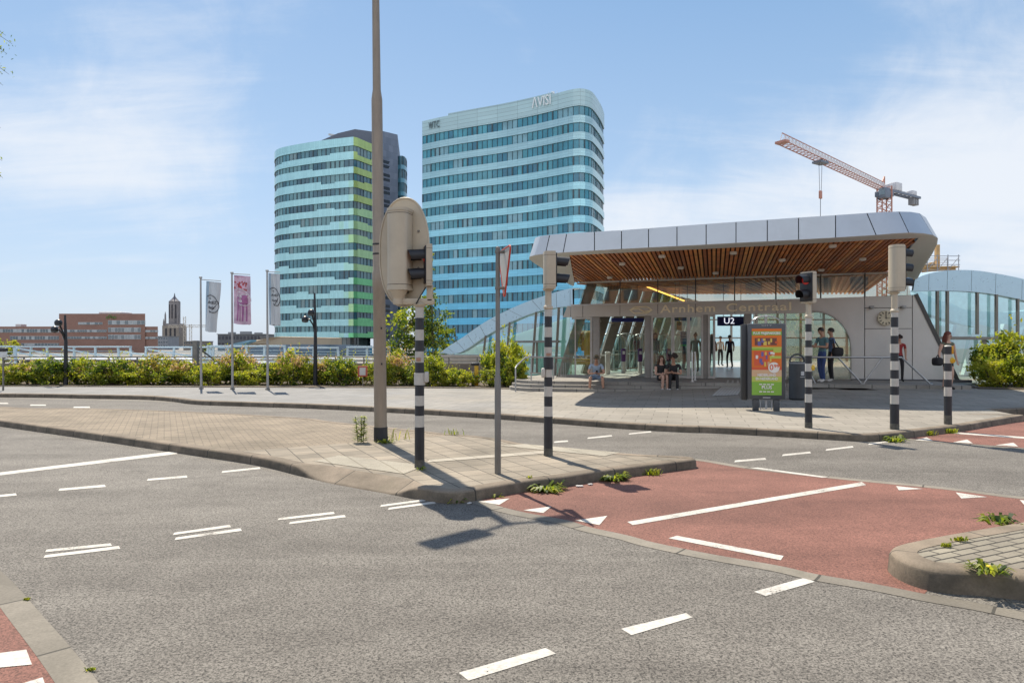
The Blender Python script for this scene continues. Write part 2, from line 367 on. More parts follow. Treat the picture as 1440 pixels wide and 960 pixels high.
def kerb_mat(name, col, seg=1.0, dark=(.03, .028, .022), amt=.35, grime=0.0):
    m, nt, b, out = base_mat(name); L = nt.links; _, pos = geo_xy(nt); uv = node(nt, 'ShaderNodeUVMap'); sp = node(nt, 'ShaderNodeSeparateXYZ'); L.new(uv.outputs[0], sp.inputs[0])
    fr = mth(nt, 'FRACT', mth(nt, 'DIVIDE', sp.outputs[0], seg)); fl = mth(nt, 'FLOOR', mth(nt, 'DIVIDE', sp.outputs[0], seg))
    wn = node(nt, 'ShaderNodeTexWhiteNoise', noise_dimensions='1D'); L.new(fl, wn.inputs['W'])
    c = mixc(nt, wn.outputs[0], tuple(x*.85 for x in col), tuple(x*1.12 for x in col)); c = dirty(nt, c, pos, amt, 1.6)
    gn = node(nt, 'ShaderNodeTexNoise', i_Scale=5.0, i_Detail=7.0, i_Roughness=.7); L.new(pos, gn.inputs['Vector'])
    gv = mth(nt, 'MULTIPLY', mth(nt, 'LESS_THAN', sp.outputs[1], .115), ramp(nt, gn.outputs[0], .34, .62)) if grime else 0.0
    c = mixc(nt, mth(nt, 'MULTIPLY', gv, grime) if grime else 0.0, c, (.045, .04, .028))
    mo = node(nt, 'ShaderNodeTexNoise', i_Scale=1.3, i_Detail=8.0, i_Roughness=.75); L.new(pos, mo.inputs['Vector']); c = mixc(nt, mth(nt, 'MULTIPLY', ramp(nt, mo.outputs[0], .56, .72), .45), c, (.09, .085, .05))
    j = mth(nt, 'LESS_THAN', fr, .018/seg); c = mixc(nt, mth(nt, 'MULTIPLY', j, .85), c, dark)
    L.new(c, b.inputs['Base Color']); b.inputs['Roughness'].default_value = .85
    n3 = node(nt, 'ShaderNodeTexNoise', i_Scale=70.0, i_Detail=4.0); L.new(pos, n3.inputs['Vector']); bp = node(nt, 'ShaderNodeBump', i_Strength=.35, i_Distance=.004); L.new(n3.outputs[0], bp.inputs['Height']); L.new(bp.outputs[0], b.inputs['Normal'])
    MATS[name] = m; return m
def panel_mat(name, col, pw, ph, rough=.3, metal=0.0, line=.03, var=.06, spec=.5, off=0.0):      # cladding with thin joints, from the mesh's UV in metres
    m, nt, b, out = base_mat(name); L = nt.links; uv = node(nt, 'ShaderNodeUVMap')
    br = node(nt, 'ShaderNodeTexBrick', offset=off, squash=1.0); L.new(uv.outputs[0], br.inputs['Vector'])
    br.inputs['Color1'].default_value = (*[c*(1-var) for c in col], 1); br.inputs['Color2'].default_value = (*[min(1, c*(1+var)) for c in col], 1); br.inputs['Mortar'].default_value = (*[c*.45 for c in col], 1)
    br.inputs['Scale'].default_value = 1; br.inputs['Mortar Size'].default_value = line; br.inputs['Brick Width'].default_value = pw; br.inputs['Row Height'].default_value = ph
    _, pos = geo_xy(nt); n = node(nt, 'ShaderNodeTexNoise', i_Scale=.15, i_Detail=5.0); L.new(pos, n.inputs['Vector'])
    c = mixc(nt, n.outputs[0], mixc(nt, 1.0, br.outputs[0], (.85, .87, .88), 'MULTIPLY'), mixc(nt, 1.0, br.outputs[0], (1.1, 1.08, 1.08), 'MULTIPLY'))
    L.new(c, b.inputs['Base Color']); b.inputs['Roughness'].default_value = rough; b.inputs['Metallic'].default_value = metal; b.inputs['Specular IOR Level'].default_value = spec
    MATS[name] = m; return m
# ================================================================== GROUND
ASPH = asphalt('asphalt', (.050, .046, .041), (.232, .216, .193))
RED = asphalt('red_asphalt', (.11, .052, .040), (.265, .122, .094), spots=(.09, .04, .03))
CONC = kerb_mat('concrete_strip', (.205, .182, .148), 1.0)
KERB = kerb_mat('kerb_concrete', (.225, .178, .13), 1.0, amt=.45, grime=.6)
PAINT = None
def paint_mat():
    m, nt, b, out = base_mat('road_paint'); L = nt.links; _, pos = geo_xy(nt)
    n = node(nt, 'ShaderNodeTexNoise', i_Scale=26.0, i_Detail=6.0, i_Roughness=.75); L.new(pos, n.inputs['Vector'])
    n2 = node(nt, 'ShaderNodeTexNoise', i_Scale=3.0, i_Detail=4.0); L.new(pos, n2.inputs['Vector'])
    k = mth(nt, 'ADD', mth(nt, 'MULTIPLY', n.outputs[0], .7), mth(nt, 'MULTIPLY', n2.outputs[0], .3)); w = ramp(nt, k, .36, .56)
    c = mixc(nt, w, (.34, .315, .275), (.54, .515, .465)); L.new(c, b.inputs['Base Color']); b.inputs['Roughness'].default_value = .75
    n3 = node(nt, 'ShaderNodeTexNoise', i_Scale=55.0, i_Detail=5.0, i_Roughness=.7); L.new(pos, n3.inputs['Vector'])              # chips worn through to the asphalt
    chip = mth(nt, 'LESS_THAN', mth(nt, 'ADD', mth(nt, 'MULTIPLY', n3.outputs[0], .6), mth(nt, 'MULTIPLY', n2.outputs[0], .4)), .385)
    tr = node(nt, 'ShaderNodeBsdfTransparent'); mx = node(nt, 'ShaderNodeMixShader'); L.new(chip, mx.inputs[0]); L.new(b.outputs[0], mx.inputs[1]); L.new(tr.outputs[0], mx.inputs[2]); L.new(mx.outputs[0], out.inputs[0]); return m
PAINT = paint_mat()
DIRT = pmat('soil', (.10, .075, .05), .95, var=.35, scale=9, bump=.6, bscale=30)
FARG = pmat('far_ground', (.20, .19, .17), .9, var=.2, scale=.02)

# the ground: one sheet to the horizon, a street level below the junction, with the junction plateau on it
S = 6000
struct(MB().add([(-S, -60, -.95), (S, -60, -.95), (S, S, -.95), (-S, S, -.95)], [[0, 1, 2, 3]]).build('ground', FARG))
struct(MB().prism([(-70, -12), (70, -12), (70, 75), (1.0, 75), (.5, 31), (-70, 31)], -1.0, -.006).build('embankment', pmat('retaining_concrete', (.30, .28, .25), .9, var=.15, scale=.8)))
struct(MB().add([(-68, -11, 0), (68, -11, 0), (68, 28, 0), (-68, 28, 0)], [[0, 1, 2, 3]]).build('road', ASPH))

def sheet(name, pts, z, m):
    return struct(MB().fill([Vector((p.x, p.y, z)) for p in pts]).build(name, m))
def px(lst, z=0.0): return [G(a, b, z) for a, b in lst]

# red cycle crossing through the traffic islands
near_edge = px([(655, 697), (673, 702), (707, 713), (743, 721.5), (798, 731.5), (829, 741), (884, 753), (921, 763), (1000, 779), (1093, 795), (1147, 807), (1230, 821), (1300, 835)])
far_edge = px([(1600, 713), (1440, 702), (1327, 688), (1167, 672.5), (1050, 659), (987, 648.5), (960, 646)])
red_poly = near_edge + px([(1330, 800), (1440, 780), (1560, 750), (1700, 722)]) + far_edge + px([(860, 655), (760, 668), (680, 685)])
sheet('cycle_path', red_poly, .002, RED)
# flush concrete strips along the edges of the red surface
def strip(name, pts, w, z, m, side=-1, n=4):
    pts = catmull(pts, n); rows = []; uv = []; s = 0
    for i, p in enumerate(pts):
        d = (pts[min(i+1, len(pts)-1)]-pts[max(i-1, 0)]); nn = Vector((d.y, -d.x, 0)).normalized()*side
        if i: s += (p-pts[i-1]).length
        rows.append([Vector((p.x, p.y, z)), Vector((p.x, p.y, z))+nn*w]); uv.append([(s, 0), (s, w)])
    mb = MB().grid(rows, 0, False, uv); 
    for k, f in enumerate(mb.f):
        a, b, c = (mb.v[i] for i in f[:3])
        if (b-a).cross(c-a).z < 0: mb.f[k] = f[::-1]; mb.uv[k] = mb.uv[k][::-1]
    return struct(mb.build(name, m))
strip('edge_strip', px([(612, 694), (645, 698)]) + near_edge[1:] + px([(1370, 847), (1440, 861), (1560, 885)]), .15, .0034, CONC, side=1)
strip('edge_strip', px([(955, 646), (987, 648.5), (1050, 659), (1167, 672.5), (1327, 688), (1440, 702), (1600, 713), (1700, 718)]), .14, .0034, CONC, side=-1)
# bottom left: red path behind a flush concrete band
bl = px([(-160, 690), (-80, 745), (0, 802), (60, 866), (105, 917), (140, 962), (190, 1040)])
strip('edge_strip', bl, .15, .0034, CONC, side=1)
sheet('cycle_path', px([(-160, 705), (-80, 775), (-20, 825), (30, 880), (86, 962), (120, 1040), (-300, 1040), (-500, 800)]), .002, RED)
# band of lighter concrete beside the far kerb on the left
strip('gutter_strip', px([(-160, 556), (0, 559), (120, 561), (240, 564), (330, 569), (430, 573), (560, 578.5), (700, 587)]), .22, .002, CONC, side=1)

# traffic islands --------------------------------------------------
def kerb_ring(name, pts, z, w, m, closed=True, drop=None, r=.03, n=5, sub=True):
    """kerb stones round an outline of outer top edge points (CCW from above = outside on the right)"""
    pts = [Vector((p.x, p.y, 0)) for p in pts]
    if sub: pts = catmull(pts, n, closed)
    L = len(pts); rows = []; uv = []; inner = []; s = 0
    for i, p in enumerate(pts):
        a = pts[(i-1) % L] if closed else pts[max(i-1, 0)]; b = pts[(i+1) % L] if closed else pts[min(i+1, L-1)]
        d = b-a; nn = Vector((d.y, -d.x, 0)).normalized()
        if i: s += (p-pts[i-1]).length
        k = drop(p) if drop else 0.0
        zt = z(p) if callable(z) else z; zo = lerp(zt, .02, k); ww = lerp(w, .30, k)
        sec = [p+nn*.018+Vector((0, 0, -.05)), p+nn*.004+Vector((0, 0, zo-r)), p-nn*r*.35+Vector((0, 0, zo-r*.3)), p-nn*r+Vector((0, 0, zo)), p-nn*ww+Vector((0, 0, zt)), p-nn*ww+Vector((0, 0, zt-.02))]
        rows.append(sec); uv.append([(s, 0), (s, .1), (s, .13), (s, .15), (s, .3), (s, .32)]); inner.append(p-nn*(ww-.002)+Vector((0, 0, zt-.004)))
    if closed: rows.append(rows[0]); uv.append([(s+.5, q[1]) for q in uv[0]])
    mb = MB().grid(rows, 0, True, uv)
    f0 = mb.f[2]; a, b, c = (mb.v[i] for i in f0[:3])
    o = struct(mb.build(name, m, sharp=50)); return o, inner
def island_mat():
    m, nt, b, out = base_mat('island_paving'); L = nt.links; _, pos = geo_xy(nt)
    cob, til = paving(nt, b, pos, [(R(-27), .21, .07, .5, (.30, .24, .17), (.22, .175, .125), (.11, .09, .065), .008),
                                   (R(-26.5), .30, .30, 0.0, (.30, .252, .192), (.22, .188, .145), (.07, .06, .045), .007)])
    sp = node(nt, 'ShaderNodeSeparateXYZ'); L.new(pos, sp.inputs[0])
    a = G(400, 629, .12); q = G(640, 611, .12); d = (q-a).normalized()        # the line where the clinkers meet the tiles
    side = mth(nt, 'SUBTRACT', mth(nt, 'MULTIPLY', mth(nt, 'SUBTRACT', sp.outputs[1], a.y), d.x), mth(nt, 'MULTIPLY', mth(nt, 'SUBTRACT', sp.outputs[0], a.x), d.y))
    k = mth(nt, 'GREATER_THAN', side, 0.0)
    c = mixc(nt, k, til.outputs[0], cob.outputs[0]); f = mth(nt, 'ADD', mth(nt, 'MULTIPLY', cob.outputs['Fac'], k), mth(nt, 'MULTIPLY', til.outputs['Fac'], mth(nt, 'SUBTRACT', 1.0, k)))
    c = dirty(nt, c, pos, .38, .9)
    L.new(c, b.inputs['Base Color']); b.inputs['Roughness'].default_value = .85
    bp = node(nt, 'ShaderNodeBump', i_Strength=.6, i_Distance=.006, invert=True); L.new(f, bp.inputs['Height']); L.new(bp.outputs[0], b.inputs['Normal'])
    return m
ISL = island_mat()
isl = [Vector((-22, 21.2, .12))] + px([(0, 590.5), (130, 608), (270, 628), (360, 641), (410, 652), (455, 663), (505, 672), (560, 681), (595, 686), (625, 690.5), (655, 689.5), (684, 684.5), (743, 675), (792, 669.5), (847, 661), (884, 656.5), (927, 651.5), (960, 647.5), (975, 645.5), (978, 644), (970, 641.5), (945, 640), (900, 638), (832, 633), (761, 626), (730, 622), (711, 618), (678, 613), (630, 609), (595, 605), (555, 601), (467, 592), (420, 586.5), (262, 578), (117, 573.5), (0, 571)], .12) + [Vector((-22.5, 21.9, .12))]
da, db, dc = G(412, 652, .12), G(445, 661, .12), G(585, 684, .12)
def isl_drop(p):
    if p.y > 9.6 or p.x < -3.6 or p.x > -.9: return 0.0
    front = p.y < lerp(db.y, dc.y, (p.x-db.x)/(dc.x-db.x))+.35
    return (smooth01((p.x-da.x)/.45)*smooth01((-.98-p.x)/.35)) if front else 0.0
o, inner = kerb_ring('kerb', isl, .12, .15, KERB, drop=isl_drop)
struct(MB().fill(inner).build('traffic_island', ISL))
RIB = pave_mat('ribbed_tiles', (R(-26.5), .30, .05, 0.0, (.44, .40, .33), (.38, .35, .28), (.22, .19, .14), .012), .25)
PALE = pave_mat('pale_tiles', (R(-26.5), .30, .30, 0.0, (.40, .36, .29), (.35, .31, .25), (.14, .12, .09), .006), .25)
z1 = .1215
for q in ([(442, 648), (476, 640), (598, 654), (568, 666)], [(700, 626), (738, 624), (872, 636), (850, 641)], [(600, 650), (604, 646), (768, 633), (772, 637)]):
    sheet('tactile_paving' if q[0][0] != 600 else 'guide_strip', px(q, .12), z1, RIB if q[0][0] != 600 else PALE)
# manhole cover in the clinkers
# small island at the right edge
isr = px([(1900, 880), (1700, 850), (1560, 828), (1440, 810), (1375, 803.5), (1333, 801), (1300, 796), (1270, 786), (1254, 776), (1252, 769), (1264, 763), (1290, 757), (1327, 750), (1380, 741), (1440, 731), (1560, 712), (1700, 694), (1900, 676)], .15)
isr.reverse() if sum((isr[i].x*isr[(i+1) % len(isr)].y-isr[(i+1) % len(isr)].x*isr[i].y) for i in range(len(isr))) < 0 else None
o, inner = kerb_ring('kerb', isr, .15, .17, KERB, r=.04)
BRK = pave_mat('grey_brick_paving', (R(-25), .22, .085, .5, (.31, .275, .21), (.23, .20, .155), (.05, .042, .03), .009), .35)
struct(MB().fill(inner).build('traffic_island', BRK))

# the station pavement ---------------------------------------------
def zp(x, y): return .12 + .19*smooth01((x-2.0)/6.0)*smooth01((y-13.5)/6.0)
fk = [Vector((-60, 27, 0)), Vector((-30, 22.6, 0))] + px([(0, 553), (110, 554.5), (200, 556), (245, 559), (285, 563), (430, 567.5), (560, 573.5), (700, 581.5), (860, 593), (960, 598.5), (1000, 599.5), (1100, 604.5), (1170, 608.5), (1215, 610.5), (1250, 609), (1290, 604.3), (1350, 597.5), (1400, 589.5), (1440, 584), (1520, 575)], .12) + [Vector((60, 24, 0))]
o, inner = kerb_ring('kerb', fk, lambda p: zp(p.x, p.y), .15, KERB, closed=False)
PAVE = None
def pave_station():
    m, nt, b, out = base_mat('station_paving'); L = nt.links; _, pos = geo_xy(nt)
    a, c2 = paving(nt, b, pos, [(R(14), .60, .40, .5, (.30, .272, .23), (.245, .222, .188), (.13, .115, .095), .008), (R(14), .30, .30, 0.0, (.215, .21, .205), (.18, .178, .175), (.10, .098, .09), .008)])
    sp = node(nt, 'ShaderNodeSeparateXYZ'); L.new(pos, sp.inputs[0]); nk = node(nt, 'ShaderNodeTexNoise', i_Scale=.5); L.new(pos, nk.inputs['Vector']); k = ramp(nt, mth(nt, 'ADD', mth(nt, 'MULTIPLY', sp.outputs[0], .1), mth(nt, 'ADD', nk.outputs[0], .35)), .35, 1.0)
    c = mixc(nt, k, c2.outputs[0], a.outputs[0]); c = dirty(nt, c, pos, .26, .55); L.new(c, b.inputs['Base Color']); b.inputs['Roughness'].default_value = .75
    bp = node(nt, 'ShaderNodeBump', i_Strength=.4, i_Distance=.005, invert=True); L.new(a.outputs['Fac'], bp.inputs['Height']); L.new(bp.outputs[0], b.inputs['Normal']); return m
PAVE = pave_station()
rows = []
for p in inner:
    far = 30.5 if p.x < 1 else 40.0
    rows.append([Vector((p.x, lerp(p.y, far, t), zp(p.x, lerp(p.y, far, t))-.004)) for t in [i/14 for i in range(15)]])
mbp = MB().grid(rows, 0, True)
for k, f in enumerate(mbp.f):
    a, b, c = (mbp.v[i] for i in f[:3])
    if (b-a).cross(c-a).z < 0: mbp.f[k] = f[::-1]
struct(mbp.build('pavement', PAVE))
# red cycle path along the kerb at the right
sheet('cycle_path', px([(1268, 615.5), (1300, 609), (1350, 598), (1400, 590.5), (1440, 586), (1520, 577), (1700, 560), (1700, 655), (1440, 629.5), (1340, 622)]), .002, RED)
strip('edge_strip', px([(1268, 616.5), (1340, 623), (1440, 630.5), (1600, 642)]), .12, .0034, CONC, side=1)

# painted markings -------------------------------------------------
def mark(name, quad, z=None): sheet(name, px(quad), z or (.0052 if name in ('cycle_path_line', 'yield_triangle') or quad[0][1] > 910 and quad[0][0] < 60 else .003), PAINT)
def dash(x1, y1, x2, y2, h, name='road_marking'): mark(name, [(x1, y1-h/2), (x2, y2-h/2), (x2+h*.6, y2+h/2), (x1-h*.6, y1+h/2)])
dash(-120, 681, 247, 636, 4.2, 'stop_line')
for q in ((-60, 703, 22, 695, 3), (84, 688.5, 147, 683, 3.2), (208, 674.5, 262, 670, 2.8), (313, 663.5, 365, 658, 2.6)): dash(*q)
for q in ((65.5, 774.5, 155.5, 765.5, 3.6), (63.5, 782.5, 167, 769.5, 4.0), (245, 750.5, 323, 739.5, 3.3), (247.5, 757.5, 338, 744.5, 3.6), (392, 730, 469, 721, 3.0), (408, 735.5, 484.5, 725.5, 3.2), (536, 711.3, 597, 703, 2.7), (547, 715.3, 611, 706.3, 2.8)): dash(*q)
for q in ([(645, 946), (767, 911), (782, 919), (659, 957)], [(873, 884), (965, 862), (974, 868), (888, 893)], [(1060, 832), (1132, 812), (1146, 818), (1077, 838)]): mark('road_marking', q)
mark('cycle_path_line', [(882, 734), (1212, 678), (1218, 682), (890, 738.5)]); mark('cycle_path_line', [(940, 757), (952, 753.5), (1102, 782), (1098, 788)]); mark('cycle_path_line', [(1055, 658), (1066, 657.5), (1166, 671), (1156, 671.8)])
for q in ([(673, 705.5), (716.5, 701), (702, 710)], [(736, 717.5), (776, 712), (764, 721.5)], [(809, 732), (854, 725.5), (843, 738.5)], [(1260, 683.5), (1298, 687.5), (1264, 689.5)], [(1344, 692.5), (1388, 699), (1352, 701)], [(1434, 703), (1475, 709), (1442, 712)]): mark('yield_triangle', q)
for q in ([(1287, 619), (1303, 615), (1313, 620.2)], [(1340, 622), (1360, 618), (1368, 623.5)], [(1400, 626), (1425, 622.5), (1432, 628)]): mark('yield_triangle', q)
mark('cycle_path_line', [(1310, 607.5), (1324, 606.5), (1480, 617), (1480, 619.5)])
for q in ((798, 620, 780, 621.5, 2), (827, 616, 860, 612.5, 2), (885, 610, 915, 607, 1.8), (940, 606, 968, 602.5, 1.7), (1034, 648.5, 1076, 645, 2.6), (1101, 640, 1139, 636, 2.4), (1162, 632.5, 1199, 628, 2.2), (1222, 624.5, 1254, 620, 2.0), (-12, 567, 11, 567, 1.6), (43, 569.5, 64, 569.5, 1.7), (104, 572.5, 126, 572.5, 1.8)):
    dash(*(q if q[0] < q[2] else (q[2], q[3], q[0], q[1], q[4])))
mark('road_marking', [(-10, 920), (37, 914), (45, 935), (-10, 940)]); mark('road_marking', [(30, 962), (60, 953), (64, 965), (34, 985)])
# ================================================================== THE TWO GLASS TOWERS
MULL = pmat('dark_mullion', (.05, .075, .085), .5)
WIN_R = [winmat('tower_glass_a', (.045, .24, .32)), winmat('tower_glass_b', (.07, .29, .36)), winmat('tower_glass_c', (.03, .17, .25)), winmat('tower_glass_d', (.18, .36, .42), .12)]
def arc(pts):
    s = [0.0]
    for i in range(1, len(pts)): s.append(s[-1]+(pts[i]-pts[i-1]).length)
    return s
def resample(pts, step):
    s = arc(pts); n = max(2, round(s[-1]/step)); out = []; j = 0
    for k in range(n+1):
        t = s[-1]*k/n
        while j < len(pts)-2 and s[j+1] < t: j += 1
        out.append(pts[j].lerp(pts[j+1], (t-s[j])/max(1e-6, s[j+1]-s[j])))
    return out
def normals(pts):
    ns = []
    for i in range(len(pts)):
        d = pts[min(i+1, len(pts)-1)]-pts[max(i-1, 0)]; ns.append(Vector((d.y, -d.x, 0)).normalized())      # outward: right of travel
    return ns
def band(mb, pts, ns, s, z0, z1, out, mi=0, depth=.28):
    """a strip of cladding standing `out` proud, closed above and below; z0, z1 may vary per segment"""
    for i in range(len(pts)-1):
        a0, a1 = (z0[i], z1[i]) if isinstance(z0, list) else (z0, z1)
        m = mi[i] if isinstance(mi, list) else mi
        A, B = pts[i]+ns[i]*out, pts[i+1]+ns[i+1]*out; A2, B2 = pts[i]-ns[i]*(depth-out), pts[i+1]-ns[i+1]*(depth-out)
        v = lambda p, z: Vector((p.x, p.y, z))
        mb.add([v(A, a0), v(B, a0), v(B, a1), v(A, a1)], [[0, 1, 2, 3]], m, False, [[(s[i], a0), (s[i+1], a0), (s[i+1], a1), (s[i], a1)]])
        mb.add([v(A, a0), v(B, a0), v(B2, a0), v(A2, a0)], [[3, 2, 1, 0]], m); mb.add([v(A, a1), v(B, a1), v(B2, a1), v(A2, a1)], [[0, 1, 2, 3]], m)
def windows(mb, pts, ns, z0, z1, mats, inset=.18, every=1, mw=.09, dark=None):
    run = 0; mi = 0
    for i in range(len(pts)-1):
        if run <= 0: mi = random.choices(range(len(mats)), [4, 3, 2.4, 1.3][:len(mats)])[0]; run = random.choice((1, 1, 2, 3))
        run -= 1
        A, B = pts[i]-ns[i]*inset, pts[i+1]-ns[i+1]*inset; v = lambda p, z: Vector((p.x, p.y, z))
        tl = [random.uniform(-.012, .012) for _ in range(2)]
        mb.add([v(A, z0), v(B, z0), v(B+ns[i]*tl[0], z1), v(A+ns[i]*tl[0], z1)], [[0, 1, 2, 3]], mi)
        p = pts[i]-ns[i]*(inset-.05); q = p+ns[i]*.07; t = (pts[i+1]-pts[i]).normalized()*mw*(1.9 if random.random() < .16 else .55)
        mb.add([v(p-t, z0), v(q-t, z0), v(q+t, z0), v(p+t, z0), v(p-t, z1), v(q-t, z1), v(q+t, z1), v(p+t, z1)], [[0, 1, 5, 4], [1, 2, 6, 5], [2, 3, 7, 6]], len(mats))

def right_tower():
    plan = catmull([GX(a, d) for a, d in ((594, 170), (622, 166.6), (660, 163), (700, 159.6), (740, 155.8), (775, 152), (800, 149.2), (815, 148.2), (828, 149.2), (835, 151.5), (845, 158.6), (849.5, 164.5))], 8)
    plan = [Vector((p.x, p.y, 0)) for p in plan]; back = [plan[-1]+Vector((-8, 22, 0)), plan[0]+Vector((6, 24, 0))]
    t = thing('office_tower', 'tall glass office tower with pale blue bands turning bright blue towards the ground', 'building', (0, 155, -.95))
    fine = resample(plan, 1.35); ns = normals(fine); s = arc(fine)
    pitch, H = 3.62, 57.4
    tops = H-3.7
    cols = []
    n = 15
    for k in range(n):
        zt = tops-k*pitch; zb = zt-2.02
        if zt < 0: break
        w = MB(); windows(w, fine, ns, zb-.05, zt+.05, WIN_R); w.build('window_band', WIN_R+[MULL], t)
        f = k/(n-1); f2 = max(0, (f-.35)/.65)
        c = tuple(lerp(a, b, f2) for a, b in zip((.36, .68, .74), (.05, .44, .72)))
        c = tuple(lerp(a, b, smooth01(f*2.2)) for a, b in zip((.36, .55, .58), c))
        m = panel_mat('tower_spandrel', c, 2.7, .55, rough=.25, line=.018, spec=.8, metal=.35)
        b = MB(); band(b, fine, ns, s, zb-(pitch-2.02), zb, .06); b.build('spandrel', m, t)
    top = MB(); band(top, fine, ns, s, tops, H, .06); top.build('parapet', panel_mat('tower_parapet', (.42, .58, .60), 5.4, .9, rough=.3, line=.03), t)
    core = MB(); loop = [p-n_*.6 for p, n_ in zip(fine, ns)]+back; core.prism([(p.x, p.y) for p in loop], -.95, H-.8); core.build('core', pmat('tower_core', (.05, .08, .10), .5), t)
    up = MB(); cut = [i for i, p in enumerate(fine) if p.x/p.y*F+CX > 628]
    band(up, [fine[i] for i in cut if fine[i].x/fine[i].y*F+CX < 780], [ns[i] for i in cut if fine[i].x/fine[i].y*F+CX < 780], [s[i] for i in cut if fine[i].x/fine[i].y*F+CX < 780], H, H+.5, .05); up.build('upper_parapet', panel_mat('tower_parapet_top', (.36, .5, .52), 5.4, .9, rough=.35), t)
    def at(u, z, out=.35):
        L = [p for p in range(len(fine)-1) if (fine[p].x/fine[p].y*F+CX-u)*(fine[p+1].x/fine[p+1].y*F+CX-u) <= 0][0]
        return fine[L]+ns[L]*out+Vector((0, 0, z)), (fine[L+1]-fine[L]).normalized()
    LET = pmat('white_letters', (.75, .78, .78), .4); GLET = pmat('grey_letters', (.12, .16, .17), .5)
    o_, r_ = at(769.5, H-1.15); mb = MB(); text_on(mb, '\u039bVISI', 3.2, o_, r_, (0, 0, 1), .12, width=5.0, bold=.0); mb.build('lettering', LET, t)
    o_, r_ = at(616, H-1.7); mb = MB(); text_on(mb, 'WTC', 2.4, o_, r_, (0, 0, 1), .1, width=3.3, spacing=1.2); mb.build('lettering', GLET, t)
    an = MB(); c, _ = at(772, H, -2)
    for dx in (-.8, -.2, .5, 1.1): an.tube([c+Vector((dx, 0, 0)), c+Vector((dx, 0, 1.3+.5*random.random()))], .05, 5)
    an.tube([c+Vector((-1, 0, .9)), c+Vector((1.4, 0, .9))], .05, 5); an.box(c+Vector((.2, 0, 1.3)), (.5, .3, .5)); an.build('roof_antenna', LET, t)
right_tower()

